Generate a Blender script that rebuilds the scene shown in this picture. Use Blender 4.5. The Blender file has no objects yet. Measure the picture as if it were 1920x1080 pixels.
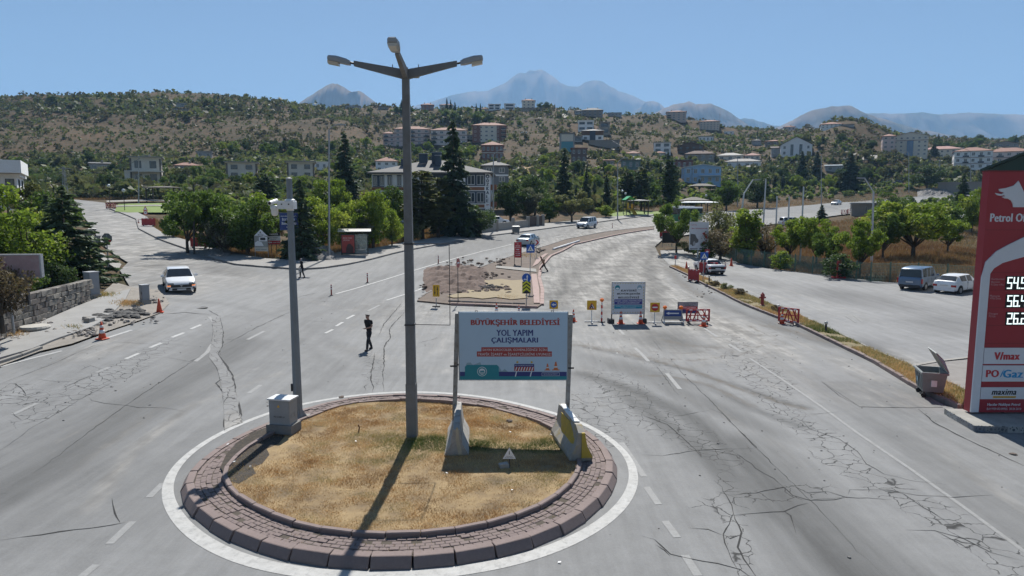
import bpy, math, random
import numpy as np
from mathutils import Vector, Matrix
from mathutils.geometry import delaunay_2d_cdt
from mathutils.bvhtree import BVHTree
random.seed(7); RS = np.random.RandomState(11)
SC = bpy.context.scene
COL = SC.collection
R = math.radians

# ---------------------------------------------------------------- camera, sky, sun, exposure
FPX, PITCH, CAMZ = 1280.0, R(6.9), 7.1          # drone camera: 24 mm lens, 7 m above the roundabout
cd = bpy.data.cameras.new('camera'); cam = bpy.data.objects.new('camera', cd); COL.objects.link(cam)
cd.sensor_width = 36; cd.lens = 24; cd.clip_start = .1; cd.clip_end = 40000
cam.location = (0, 0, CAMZ); cam.rotation_euler = (R(90) - PITCH, 0, 0); SC.camera = cam
SUN_EL, SUN_AZ = R(49.5), R(2.5)
W = bpy.data.worlds.new('World'); SC.world = W; W.use_nodes = True
wn = W.node_tree.nodes; wn.clear()
wo = wn.new('ShaderNodeOutputWorld'); wb = wn.new('ShaderNodeBackground'); ws = wn.new('ShaderNodeTexSky')
ws.sky_type = 'NISHITA'; ws.sun_disc = False; ws.sun_elevation = SUN_EL; ws.sun_rotation = SUN_AZ
ws.altitude = 1200; ws.air_density = 1.0; ws.dust_density = .6; ws.ozone_density = 2.2
wb.inputs[1].default_value = .05
W.node_tree.links.new(ws.outputs[0], wb.inputs[0]); W.node_tree.links.new(wb.outputs[0], wo.inputs[0])
sl = bpy.data.lights.new('sun', 'SUN'); sl.energy = 5.0; sl.angle = R(.53); sl.color = (1, .965, .9)
sun = bpy.data.objects.new('sun', sl); COL.objects.link(sun)
SV = Vector((math.sin(SUN_AZ)*math.cos(SUN_EL), math.cos(SUN_AZ)*math.cos(SUN_EL), math.sin(SUN_EL)))
sun.rotation_euler = SV.to_track_quat('Z', 'Y').to_euler(); sun.location = SV*50
SC.view_settings.view_transform = 'Standard'; SC.view_settings.look = 'None'
SC.view_settings.gamma = 1; SC.view_settings.use_curve_mapping = False; SC.view_settings.exposure = .70
SC.cycles.max_bounces = 12; SC.cycles.transparent_max_bounces = 8; SC.cycles.volume_bounces = 1
SC.cycles.diffuse_bounces = 6; SC.cycles.glossy_bounces = 2; SC.cycles.transmission_bounces = 8

# ---------------------------------------------------------------- terrain height function
def vnoise(x, y, seed=0):
    xi = np.floor(x).astype(int); yi = np.floor(y).astype(int); fx = x-xi; fy = y-yi
    fx = fx*fx*(3-2*fx); fy = fy*fy*(3-2*fy)
    def g(a, b):
        n = (a*374761393 + b*668265263 + seed*974634777) & 0xffffffff
        n = ((n ^ (n >> 13))*1274126177) & 0xffffffff
        return ((n ^ (n >> 16)) & 0xffff)/65535.0
    return (g(xi, yi)*(1-fx)+g(xi+1, yi)*fx)*(1-fy)+(g(xi, yi+1)*(1-fx)+g(xi+1, yi+1)*fx)*fy
def fbm(x, y, o=4, seed=0):
    x = np.asarray(x, float); y = np.asarray(y, float); s = 0*x; a = .5
    for i in range(o):
        s = s+a*(vnoise(x, y, seed+i)*2-1); x = x*2.03+11.3; y = y*2.03+5.7; a *= .5
    return s
TC = {  # along each line of sight (pixel column of the photo at the horizon): (distance, ground height)
 -300: [(15,.3),(25,.8),(35,1.6),(60,3.5),(100,6),(150,10),(250,22),(420,56),(550,86),(700,84)],
 0:    [(12,0),(17,.25),(26,.6),(35,1.4),(60,3),(100,5.5),(150,9),(210,14),(260,22),(420,60),(550,90),(700,88)],
 130:  [(16,0),(30,1.0),(40,1.6),(55,2.5),(90,4.9),(130,7.5),(160,9),(210,13.5),(260,21),(410,58),(550,91),(700,88)],
 280:  [(20,0),(30,.7),(37,1.3),(43,1.6),(55,2.2),(72,2.9),(95,4.2),(115,6.3),(150,8.7),(210,13.5),(260,20),(410,56),(560,95),(700,88)],
 400:  [(22,0),(30,.3),(40,1.1),(50,1.5),(71,2.6),(100,4.2),(150,7.5),(200,12),(260,20),(410,56),(570,98),(700,88)],
 567:  [(27,0),(35,.2),(45,.7),(54,1.2),(66,2.0),(90,3.1),(120,4.5),(160,8),(220,15),(280,23),(410,52),(570,88),(700,88)],
 690:  [(34,0),(45,.3),(58,1.1),(72,2.0),(90,2.9),(115,4.1),(150,6.4),(200,11),(270,20),(400,44),(560,83),(700,80)],
 760:  [(38,0),(50,.5),(72,2.0),(100,3.4),(130,4.6),(180,8),(260,17),(350,30),(440,47),(560,86),(700,84)],
 920:  [(45,0),(60,.6),(85,1.9),(103,3.1),(130,4.4),(180,8),(260,18),(350,33),(440,50),(560,84),(700,80)],
 1000: [(50,0),(60,.3),(66,.6),(85,1.8),(107,3.1),(130,4.4),(180,9),(260,20),(350,38),(440,56),(540,83),(620,88),(750,80)],
 1100: [(55,0),(70,.3),(85,1.0),(96,2.1),(107,3.1),(128,4.0),(150,6),(200,11),(260,20),(350,38),(450,57),(560,82),(700,78)],
 1265: [(50,0),(65,.4),(80,1.0),(105,2.6),(128,3.8),(160,5.5),(206,8.5),(250,16),(350,31),(450,50),(560,74),(700,70)],
 1420: [(50,0),(70,.5),(90,1.0),(120,2.7),(165,4.9),(185,5.8),(206,7),(250,12.5),(350,26),(450,42),(600,75),(750,72)],
 1570: [(48,0),(62,.5),(90,1.1),(130,3),(170,5.3),(206,7.3),(250,10),(300,16),(350,33),(400,53),(440,64),(500,60),(640,66),(750,66)],
 1730: [(40,0),(58,.5),(80,1.2),(110,2.4),(150,4),(190,6.5),(240,9.9),(300,15),(400,36),(500,54),(640,62),(750,60)],
 1920: [(30,0),(50,.4),(70,.9),(110,2.6),(150,4.3),(200,7),(300,15),(400,28),(500,45),(620,66),(750,60)],
 2250: [(30,0),(50,.4),(70,.9),(110,2.6),(150,4.3),(200,7),(300,15),(400,28),(500,45),(620,66),(750,60)]}
TY = np.geomspace(6, 1000, 320); TS = np.linspace(-1.5, 1.5, 301)
TZ = np.zeros((320, 301))
_pc = sorted(TC)
for i, Y in enumerate(TY):
    zc = [np.interp(Y, [0]+[a for a, b in TC[p]]+[900, 1000], [0]+[b for a, b in TC[p]]+[60, 55]) for p in _pc]
    TZ[i] = np.interp(TS*(Y+30), [(p-960)/FPX*Y for p in _pc], zc)
def _blur(a, n, ax):
    k = np.exp(-np.linspace(-2, 2, 2*n+1)**2); k /= k.sum()
    p = [(0, 0), (0, 0)]; p[ax] = (n, n); a = np.pad(a, p, mode='edge')
    return np.apply_along_axis(lambda m: np.convolve(m, k, 'valid'), ax, a)
TZ = _blur(_blur(TZ, 5, 0), 4, 1)
_X = TS[None]*(TY[:, None]+30); _Yg = np.repeat(TY[:, None], 301, 1)
TZ += np.clip((_Yg-190)/250, 0, 1)*(fbm(_X/38, _Yg/38, 4, 3)*7.5 + np.clip(fbm(_X/16, _Yg/11, 3, 8), 0, 1)*4)
def hh(x, y):
    x = np.asarray(x, float); y = np.asarray(y, float)
    i = np.clip(np.log(np.maximum(y, 6.001)/6)/math.log(1000/6)*319, 0, 318.999)
    j = np.clip((x/(np.maximum(y, 6)+30)+1.5)/3*300, 0, 299.999)
    i0 = i.astype(int); j0 = j.astype(int); a = i-i0; b = j-j0
    return (TZ[i0, j0]*(1-a)+TZ[i0+1, j0]*a)*(1-b)+(TZ[i0, j0+1]*(1-a)+TZ[i0+1, j0+1]*a)*b
def h(x, y): return float(hh(np.array([x]), np.array([y]))[0])
def ray(px, py):
    a = (px-960)/FPX; b = (540-py)/FPX
    return np.array([a, math.cos(PITCH)+b*math.sin(PITCH), -math.sin(PITCH)+b*math.cos(PITCH)])
_T = np.geomspace(4, 1100, 900)
def at(px, py, dz=0.0):
    "the point of the terrain (raised by dz) that the photo shows at this pixel"
    d = ray(px, py); X = d[0]*_T; Y = d[1]*_T; Z = CAMZ+d[2]*_T
    g = Z-hh(X, Y)-dz; k = np.argmax(g < 0)
    if g[k] >= 0: k = len(_T)-1
    t0, t1 = _T[max(k-1, 0)], _T[k]
    if g[max(k-1, 0)] > 0:
        f = g[k-1]/(g[k-1]-g[k]); t = t0+(t1-t0)*f
    else: t = t1
    x, y = d[0]*t, d[1]*t
    return Vector((x, y, h(x, y)+dz))
def P(px, py, Y):
    "the point on this line of sight at distance Y"
    d = ray(px, py); t = Y/d[1]; return Vector((d[0]*t, Y, CAMZ+d[2]*t))
def proj(v):
    x, y, z = v[0], v[1], v[2]-CAMZ
    f = y*math.cos(PITCH)-z*math.sin(PITCH); u = y*math.sin(PITCH)+z*math.cos(PITCH)
    return 960+FPX*x/f, 540-FPX*u/f
def mpp(p): return (p[1]*math.cos(PITCH)-(p[2]-CAMZ)*math.sin(PITCH))/FPX     # metres per photo pixel there
def yaw_px(a, b):
    p, q = at(*a), at(*b); return math.atan2(q.y-p.y, q.x-p.x)

# ---------------------------------------------------------------- materials
MATS = {}
def ramp(nt, fac, stops):
    r = nt.nodes.new('ShaderNodeValToRGB'); e = r.color_ramp.elements
    while len(e) < len(stops): e.new(.5)
    for k, (p, c) in enumerate(stops):
        e[k].position = p; e[k].color = (*c, 1) if len(c) == 3 else c
    nt.links.new(fac, r.inputs[0]); return r.outputs[0]
def nmat(name):
    m = bpy.data.materials.new(name); m.use_nodes = True
    nt = m.node_tree; b = nt.nodes['Principled BSDF']; return m, nt, b
def tc(nt, kind='Object', scale=(1, 1, 1), rot=(0, 0, 0)):
    t = nt.nodes.new('ShaderNodeTexCoord'); mp = nt.nodes.new('ShaderNodeMapping')
    mp.inputs['Scale'].default_value = scale; mp.inputs['Rotation'].default_value = rot
    nt.links.new(t.outputs[kind], mp.inputs[0]); return mp.outputs[0]
def noise(nt, v, scale, detail=4, rough=.6, out='Fac'):
    n = nt.nodes.new('ShaderNodeTexNoise'); n.inputs['Scale'].default_value = scale
    n.inputs['Detail'].default_value = detail; n.inputs['Roughness'].default_value = rough
    nt.links.new(v, n.inputs['Vector']); return n.outputs[out]
def mix(nt, fac, a, b, mode='MIX'):
    n = nt.nodes.new('ShaderNodeMix'); n.data_type = 'RGBA'; n.blend_type = mode
    for s, v in ((n.inputs[0], fac), (n.inputs[6], a), (n.inputs[7], b)):
        if isinstance(v, (int, float)): s.default_value = v
        elif isinstance(v, tuple): s.default_value = (*v, 1) if len(v) == 3 else v
        else: nt.links.new(v, s)
    return n.outputs[2]
def math_(nt, op, a, b=0.0, clamp=False):
    n = nt.nodes.new('ShaderNodeMath'); n.operation = op; n.use_clamp = clamp
    for s, v in ((n.inputs[0], a), (n.inputs[1], b)):
        if isinstance(v, (int, float)): s.default_value = v
        else: nt.links.new(v, s)
    return n.outputs[0]
def bump(nt, b, hgt, st=.3, dist=.02):
    n = nt.nodes.new('ShaderNodeBump'); n.inputs['Strength'].default_value = st; n.inputs['Distance'].default_value = dist
    nt.links.new(hgt, n.inputs['Height']); nt.links.new(n.outputs[0], b.inputs['Normal'])
def attr(nt, name):
    a = nt.nodes.new('ShaderNodeAttribute'); a.attribute_name = name; return a
def M(name, col, rough=.55, var=.18, scale=3, metal=0, bmp=0, spec=.4, dirt=None, coat=0):
    "weathered paint, plastic, metal, stone ...: one base colour with its own mottling and grime"
    if name in MATS: return MATS[name]
    m, nt, b = nmat(name)
    v = tc(nt)
    n1 = noise(nt, v, scale, 5, .65); n2 = noise(nt, v, scale*9, 3, .6)
    f = math_(nt, 'ADD', math_(nt, 'MULTIPLY', n1, .7), math_(nt, 'MULTIPLY', n2, .3))
    lo = tuple(c*(1-var) for c in col); hi = tuple(min(1, c*(1+var*.7)) for c in col)
    c = ramp(nt, f, [(.3, lo), (.7, hi)])
    if dirt:
        d = ramp(nt, noise(nt, v, scale*2.3, 6, .7), [(.5, (0, 0, 0)), (.75, (1, 1, 1))])
        c = mix(nt, math_(nt, 'MULTIPLY', d, dirt[1]), c, dirt[0])
    nt.links.new(c, b.inputs['Base Color'])
    b.inputs['Roughness'].default_value = rough; b.inputs['Metallic'].default_value = metal
    b.inputs['Specular IOR Level'].default_value = spec
    if coat: b.inputs['Coat Weight'].default_value = coat; b.inputs['Coat Roughness'].default_value = .06
    if bmp: bump(nt, b, n2, bmp, .02)
    MATS[name] = m; return m
def glass_m(name='dark_glass', col=(.02, .025, .03), rough=.06):
    if name in MATS: return MATS[name]
    m, nt, b = nmat(name); b.inputs['Base Color'].default_value = (*col, 1); b.inputs['Roughness'].default_value = rough
    b.inputs['Specular IOR Level'].default_value = .7; MATS[name] = m; return m
def asphalt(name, base, dirtcol, cracks=True):
    m, nt, b = nmat(name)
    v = tc(nt)
    grain = math_(nt, 'ADD', math_(nt, 'MULTIPLY', noise(nt, v, 60, 3, .75), .5), math_(nt, 'MULTIPLY', noise(nt, v, 17, 5, .85), .5)); mid = noise(nt, v, 1.7, 6, .7); big = noise(nt, v, .16, 5, .6)
    sx = noise(nt, tc(nt, scale=(2.2, .22, 1), rot=(0, 0, R(-28))), 1.0, 5, .65)
    sy = noise(nt, tc(nt, scale=(2.6, .2, 1), rot=(0, 0, R(62))), 1.0, 5, .65)
    f = math_(nt, 'ADD', math_(nt, 'MULTIPLY', grain, .34), math_(nt, 'MULTIPLY', mid, .16))
    f = math_(nt, 'ADD', f, math_(nt, 'MULTIPLY', big, .22))
    f = math_(nt, 'ADD', f, math_(nt, 'MULTIPLY', math_(nt, 'ADD', sx, sy), .17))
    c = ramp(nt, f, [(.38, tuple(k*.6 for k in base)), (.5, base), (.62, tuple(k*1.38 for k in base))])
    dk = attr(nt, 'dark').outputs['Fac']; du = attr(nt, 'dust').outputs['Fac']; al = attr(nt, 'alli').outputs['Fac']
    st = noise(nt, tc(nt, scale=(1.6, .16, 1), rot=(0, 0, R(35))), 1.3, 6, .7)
    dn = ramp(nt, math_(nt, 'ADD', math_(nt, 'MULTIPLY', du, 1.1), math_(nt, 'MULTIPLY', math_(nt, 'SUBTRACT', st, .5), 1.3)), [(.25, (0, 0, 0)), (.95, (1, 1, 1))])
    dm = ramp(nt, math_(nt, 'ADD', math_(nt, 'MULTIPLY', noise(nt, v, .6, 6, .7), .5), math_(nt, 'MULTIPLY', noise(nt, tc(nt, scale=(1.2, .14, 1), rot=(0, 0, R(20))), 1.5, 6, .72), .5)), [(.4, tuple(k*.5 for k in dirtcol)), (.49, tuple(k*.85 for k in dirtcol)), (.58, tuple(k*1.35 for k in dirtcol))])
    c = mix(nt, dn, c, dm)
    c = mix(nt, math_(nt, 'MULTIPLY', dk, math_(nt, 'ADD', .25, math_(nt, 'MULTIPLY', math_(nt, 'ADD', mid, st), .75)), True), c, (.40, .40, .40), 'MULTIPLY')
    mu = attr(nt, 'mud').outputs['Fac']; ms_ = noise(nt, tc(nt, scale=(1.5, .3, 1), rot=(0, 0, R(55))), 3, 6, .75)
    c = mix(nt, ramp(nt, math_(nt, 'ADD', mu, math_(nt, 'MULTIPLY', math_(nt, 'SUBTRACT', ms_, .5), 1.6)), [(.35, (0, 0, 0)), (1, (.9, .9, .9))]), c, (.10, .085, .068))
    if cracks:
        w = nt.nodes.new('ShaderNodeTexNoise'); w.inputs['Scale'].default_value = 2.2; w.inputs['Detail'].default_value = 4
        nt.links.new(v, w.inputs['Vector'])
        vv = nt.nodes.new('ShaderNodeVectorMath'); vv.operation = 'MULTIPLY_ADD'
        nt.links.new(w.outputs['Color'], vv.inputs[0]); vv.inputs[1].default_value = (.5, .5, 0); nt.links.new(v, vv.inputs[2])
        vo = nt.nodes.new('ShaderNodeTexVoronoi'); vo.feature = 'DISTANCE_TO_EDGE'; vo.inputs['Scale'].default_value = 1.9
        nt.links.new(vv.outputs[0], vo.inputs['Vector'])
        ln = ramp(nt, vo.outputs['Distance'], [(.006, (1, 1, 1)), (.03, (0, 0, 0))])
        msk = ramp(nt, math_(nt, 'MULTIPLY', al, math_(nt, 'ADD', mid, .45)), [(.3, (0, 0, 0)), (.52, (1, 1, 1))])
        c = mix(nt, math_(nt, 'MULTIPLY', math_(nt, 'MULTIPLY', ln, msk), .95), c, (.018, .018, .018))
    nt.links.new(c, b.inputs['Base Color']); b.inputs['Roughness'].default_value = .82; b.inputs['Specular IOR Level'].default_value = .35
    bump(nt, b, grain, .25, .01); MATS[name] = m; return m

# ---------------------------------------------------------------- objects
def tag(o, label=None, cat=None, group=None, kind=None):
    if label: o['label'] = label
    if cat: o['category'] = cat
    if group: o['group'] = group
    if kind: o['kind'] = kind
    return o
def link(name, me, mat=None, parent=None):
    o = bpy.data.objects.new(name, me); COL.objects.link(o)
    if mat and me is not None and not me.materials: me.materials.append(mat)
    if parent: o.parent = parent
    return o
def thing(name, label, cat, loc=(0, 0, 0), rz=0, group=None):
    o = bpy.data.objects.new(name, None); COL.objects.link(o); o.empty_display_size = .2
    o.location = loc; o.rotation_euler = (0, 0, rz); return tag(o, label, cat, group)
def kids(o): return [c for c in bpy.data.objects if c.parent == o]
def dup(src, parts, loc, rz, label, scale=None):
    "copy of a thing with copies of its parts and sub-parts; parts = {object: [children]} gathered once"
    r = src.copy(); COL.objects.link(r); r.location = loc; r.rotation_euler = (0, 0, rz); r['label'] = label
    if scale: r.scale = scale
    def rec(o, par):
        for c in parts.get(o, []):
            d = c.copy(); COL.objects.link(d); d.parent = par; rec(c, d)
    rec(src, r); return r
def tree_of(src):
    t = {}
    for o in bpy.data.objects:
        if o.parent: t.setdefault(o.parent, []).append(o)
    return t
class MB:
    def __init__(s): s.v = []; s.f = []
    def add(s, vs, fs):
        n = len(s.v); s.v += [tuple(v) for v in vs]; s.f += [tuple(i+n for i in f) for f in fs]; return s
    def box(s, x0, x1, y0, y1, z0, z1):
        return s.add([(x0,y0,z0),(x1,y0,z0),(x1,y1,z0),(x0,y1,z0),(x0,y0,z1),(x1,y0,z1),(x1,y1,z1),(x0,y1,z1)],
                     [(0,3,2,1),(4,5,6,7),(0,1,5,4),(1,2,6,5),(2,3,7,6),(3,0,4,7)])
    def cbox(s, x0, x1, y0, y1, z0, z1, c=.03):
        "box with a chamfered top edge"
        return s.add([(x0,y0,z0),(x1,y0,z0),(x1,y1,z0),(x0,y1,z0),(x0,y0,z1-c),(x1,y0,z1-c),(x1,y1,z1-c),(x0,y1,z1-c),
                      (x0+c,y0+c,z1),(x1-c,y0+c,z1),(x1-c,y1-c,z1),(x0+c,y1-c,z1)],
                     [(0,3,2,1),(8,9,10,11),(0,1,5,4),(1,2,6,5),(2,3,7,6),(3,0,4,7),(4,5,9,8),(5,6,10,9),(6,7,11,10),(7,4,8,11)])
    def bar(s, p0, p1, r0, r1=None, n=8, cap=True):
        r1 = r0 if r1 is None else r1
        a = Vector(p0); b = Vector(p1); d = (b-a).normalized()
        u = d.orthogonal().normalized(); w = d.cross(u)
        vs = []
        for c, r in ((a, r0), (b, r1)):
            for k in range(n):
                t = 2*math.pi*k/n; vs.append(c+(u*math.cos(t)+w*math.sin(t))*r)
        fs = [(k, (k+1) % n, n+(k+1) % n, n+k) for k in range(n)]
        if cap: fs += [tuple(range(n-1, -1, -1)), tuple(range(n, 2*n))]
        return s.add(vs, fs)
    def path(s, pts, r, n=6):
        for a, b in zip(pts[:-1], pts[1:]): s.bar(a, b, r, n=n)
        return s
    def sqbar(s, p0, p1, w0, d0, w1=None, d1=None):
        w1 = w0 if w1 is None else w1; d1 = d0 if d1 is None else d1
        (x0, y0, z0), (x1, y1, z1) = p0, p1
        return s.add([(x0-w0/2,y0-d0/2,z0),(x0+w0/2,y0-d0/2,z0),(x0+w0/2,y0+d0/2,z0),(x0-w0/2,y0+d0/2,z0),
                      (x1-w1/2,y1-d1/2,z1),(x1+w1/2,y1-d1/2,z1),(x1+w1/2,y1+d1/2,z1),(x1-w1/2,y1+d1/2,z1)],
                     [(0,3,2,1),(4,5,6,7),(0,1,5,4),(1,2,6,5),(2,3,7,6),(3,0,4,7)])
    def prism(s, poly, y0, y1):
        "outline in x,z pushed from y0 (front) to y1"
        n = len(poly); vs = [(x, y0, z) for x, z in poly]+[(x, y1, z) for x, z in poly]
        return s.add(vs, [tuple(range(n)), tuple(range(2*n-1, n-1, -1))]+[((k+1) % n, k, n+k, n+(k+1) % n) for k in range(n)])
    def prismz(s, poly, z0, z1):
        n = len(poly); vs = [(x, y, z0) for x, y in poly]+[(x, y, z1) for x, y in poly]
        return s.add(vs, [tuple(range(n-1, -1, -1)), tuple(range(n, 2*n))]+[(k, (k+1) % n, n+(k+1) % n, n+k) for k in range(n)])
    def prismx(s, poly, x0, x1):
        n = len(poly); vs = [(x0, y, z) for y, z in poly]+[(x1, y, z) for y, z in poly]
        return s.add(vs, [tuple(range(n-1, -1, -1)), tuple(range(n, 2*n))]+[(k, (k+1) % n, n+(k+1) % n, n+k) for k in range(n)])
    def lathe(s, prof, c=(0, 0, 0), n=12):
        vs = []; fs = []
        for r, z in prof:
            for k in range(n):
                t = 2*math.pi*k/n; vs.append((c[0]+r*math.cos(t), c[1]+r*math.sin(t), c[2]+z))
        for i in range(len(prof)-1):
            for k in range(n): fs.append((i*n+k, i*n+(k+1) % n, (i+1)*n+(k+1) % n, (i+1)*n+k))
        fs += [tuple(range(n-1, -1, -1)), tuple(range((len(prof)-1)*n, len(prof)*n))]
        return s.add(vs, fs)
    def disc(s, cx, cz, r, y0, y1, n=20, sz=1.0):
        return s.prism([(cx+r*math.cos(2*math.pi*k/n), cz+r*sz*math.sin(2*math.pi*k/n)) for k in range(n)], y0, y1)
    def mesh(s, name, mat=None, smooth=False):
        me = bpy.data.meshes.new(name); me.from_pydata(s.v, [], s.f); me.update()
        if mat: me.materials.append(mat)
        if smooth: me.polygons.foreach_set('use_smooth', [True]*len(me.polygons))
        return me
    def build(s, name, mat, parent=None, smooth=False): return link(name, s.mesh(name, mat, smooth), None, parent)
def np_mesh(name, V, F4, mat=None, attrs=None):
    "big quad or triangle mesh from numpy arrays"
    me = bpy.data.meshes.new(name); V = np.asarray(V, np.float32); F4 = np.asarray(F4, np.int32); k = F4.shape[1]
    me.vertices.add(len(V)); me.vertices.foreach_set('co', V.ravel())
    me.loops.add(F4.size); me.loops.foreach_set('vertex_index', F4.ravel())
    me.polygons.add(len(F4)); me.polygons.foreach_set('loop_start', np.arange(0, F4.size, k, dtype=np.int32))
    me.update(calc_edges=True)
    for n, a in (attrs or {}).items():
        A = me.attributes.new(n, 'FLOAT', 'POINT'); A.data.foreach_set('value', np.asarray(a, np.float32))
    if mat: me.materials.append(mat)
    return me
_txt = {}
def text_mesh(s, bold):
    k = (s, bold)
    if k not in _txt:
        c = bpy.data.curves.new('lettering', 'FONT'); c.body = s; c.resolution_u = 2; c.space_character = 1.0+bold*3; c.align_x = 'CENTER'; c.space_line = 1.0
        o = bpy.data.objects.new('lettering', c)
        me = bpy.data.meshes.new_from_object(o); bpy.data.objects.remove(o)
        V = np.zeros(len(me.vertices)*3); me.vertices.foreach_get('co', V); V = V.reshape(-1, 3)
        T = [tuple(p.vertices) for p in me.polygons]; _txt[k] = (V, T)
    return _txt[k]
def text(parent, s, cx, cz, w, hgt, y, mat, bold=.012, name='lettering', skew=0, rot=0):
    "lettering fitted to a w x hgt box centred on (cx, cz), standing on the plane y"
    V, T = text_mesh(s, bold)
    x = V[:, 0]; z = V[:, 1]
    x = (x-(x.min()+x.max())/2)/max(x.max()-x.min(), 1e-6)*w; z = (z-(z.min()+z.max())/2)/max(z.max()-z.min(), 1e-6)*hgt
    x = x+skew*z
    if rot: x, z = x*math.cos(rot)-z*math.sin(rot), x*math.sin(rot)+z*math.cos(rot)
    mb = MB()
    for i, dx in enumerate((0, -2.6, 2.6) if bold >= .012 else (0,)): mb.add([(cx+a+dx*bold*hgt, y-.0004*i, cz+c) for a, c in zip(x, z)], T)
    return mb.build(name, mat, parent)

# ---------------------------------------------------------------- ground sheets
def inpoly(x, y, poly):
    x = np.asarray(x); y = np.asarray(y); r = np.zeros(x.shape, bool); n = len(poly)
    for i in range(n):
        (x0, y0), (x1, y1) = poly[i][:2], poly[i-1][:2]
        if y0 == y1: continue
        c = ((y0 > y) != (y1 > y)) & (x < (x1-x0)*(y-y0)/(y1-y0)+x0); r ^= c
    return r
def densify(poly, f=.05, closed=True):
    out = []; n = len(poly)
    for i in range(n if closed else n-1):
        a = Vector(poly[i][:2]); b = Vector(poly[(i+1) % n][:2]); L = (b-a).length
        k = max(1, int(L/max(.4, f*max(10, min(a.y, b.y)))))
        out += [tuple(a.lerp(b, t/k)) for t in range(k)]
    if not closed: out.append(tuple(poly[-1][:2]))
    return out
def gpoly(pts): return [tuple(at(*p))[:2] for p in pts]
def sheet(name, poly, off, mat, step=.03, skirt=0, holes=(), attrs=None, parent=None, kind='structure', minstep=.4, zfun=None):
    poly = densify(poly); X = [p[0] for p in poly]; Y = [p[1] for p in poly]
    y = max(min(Y), 4); ys = []
    yy = min(Y)
    pts = []
    while yy < max(Y):
        st = max(minstep, step*max(yy, 0)); xs = np.arange(min(X), max(X), st*1.1)+random.random()*st*.5
        pts += [(a, yy+random.uniform(-.2, .2)*st) for a in xs]; yy += st
    pts = np.array(pts) if pts else np.zeros((0, 2))
    if len(pts):
        k = inpoly(pts[:, 0], pts[:, 1], poly)
        for q in holes: k &= ~inpoly(pts[:, 0], pts[:, 1], q)
        pts = pts[k]
    vin = [Vector(p) for p in poly]; n = len(vin)
    ed = [(i, (i+1) % n) for i in range(n)]
    vin += [Vector(p) for p in pts.tolist()]
    vo, eo, fo, *_ = delaunay_2d_cdt(vin, ed, [], 1, 1e-4)
    V = np.array([(v[0], v[1]) for v in vo])
    Z = (zfun(V[:, 0], V[:, 1]) if zfun else hh(V[:, 0], V[:, 1]))+off
    F = []
    for f in fo:
        a, b, c = (V[i] for i in f[:3])
        F.append(f if (b[0]-a[0])*(c[1]-a[1])-(b[1]-a[1])*(c[0]-a[0]) > 0 else f[::-1])
    VV = np.c_[V, Z].tolist()
    if skirt:
        cnt = {}
        for f in F:
            for i in range(len(f)):
                e = (f[i], f[(i+1) % len(f)]); cnt[e] = 1
        rim = [e for e in cnt if (e[1], e[0]) not in cnt]; mp = {}
        for a, b in rim:
            for q in (a, b):
                if q not in mp: mp[q] = len(VV); VV.append((VV[q][0], VV[q][1], VV[q][2]-skirt))
            F.append((b, a, mp[a], mp[b]))
    me = bpy.data.meshes.new(name); me.from_pydata(VV, [], [tuple(f) for f in F]); me.update()
    me.materials.append(mat)
    if attrs:
        A = np.array(VV); pr = np.array([proj(p) for p in VV])
        for k, fn in attrs.items():
            t = me.attributes.new(k, 'FLOAT', 'POINT'); t.data.foreach_set('value', np.clip(fn(pr[:, 0], pr[:, 1], A[:, 0], A[:, 1]), 0, 1).astype(np.float32))
    o = link(name, me, None, parent)
    if kind and not parent: o['kind'] = kind
    return o
def blobs(lst):
    "soft patches laid round traced spots: (px, py, radius px, radius py, slant, strength)"
    def fn(px, py, x, y):
        s = np.zeros(len(px))
        for (cx, cy, rx, ry, sl_, k) in lst:
            dx = px-cx; dy = py-cy-sl_*dx
            d = np.sqrt((dx/rx)**2+(dy/ry)**2); s = np.maximum(s, k*np.clip(1.6-d*1.15, 0, 1))
        return s
    return fn
# ================================================================ the setting
def ground_mat():
    m, nt, b = nmat('dry_ground'); v = tc(nt)
    n1 = noise(nt, v, .035, 6, .62); n2 = noise(nt, v, .35, 6, .68); n3 = noise(nt, v, 3.5, 4, .7)
    f = math_(nt, 'ADD', math_(nt, 'MULTIPLY', n1, .5), math_(nt, 'ADD', math_(nt, 'MULTIPLY', n2, .35), math_(nt, 'MULTIPLY', n3, .15)))
    c = ramp(nt, f, [(.33, (.036, .031, .023)), (.44, (.072, .052, .034)), (.53, (.13, .085, .052)), (.63, (.125, .073, .047))])
    rk = ramp(nt, noise(nt, tc(nt, scale=(1, 2.2, 1)), .11, 7, .72), [(.56, (0, 0, 0)), (.66, (1, 1, 1))])
    c = mix(nt, math_(nt, 'MULTIPLY', rk, .75), c, (.045, .04, .037))
    gr = ramp(nt, noise(nt, v, .5, 5, .7), [(.42, (0, 0, 0)), (.6, (1, 1, 1))])
    c = mix(nt, math_(nt, 'MULTIPLY', gr, .78), c, (.058, .056, .03))
    nt.links.new(c, b.inputs['Base Color']); b.inputs['Roughness'].default_value = .95; b.inputs['Specular IOR Level'].default_value = .1
    bump(nt, b, n2, .5, .3); return m
gy = np.r_[np.linspace(-45, 5, 14), np.geomspace(6, 1000, 250), [1400, 2200, 4000, 7000, 10800]]
gx = TS[None]*(np.maximum(gy, 6)[:, None]+30); gY = np.repeat(gy[:, None], 301, 1)
gz = hh(gx, np.minimum(gY, 1000))-np.where(gY < 300, np.clip(.08+.0012*gY, .08, .3)*np.clip((300-gY)/80, 0, 1), 0)
ii = (np.arange(len(gy)-1)[:, None]*301+np.arange(300)[None]).ravel()
ground = link('ground', np_mesh('ground', np.c_[gx.ravel(), gY.ravel(), gz.ravel()], np.c_[ii, ii+1, ii+302, ii+301], ground_mat()))
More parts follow.
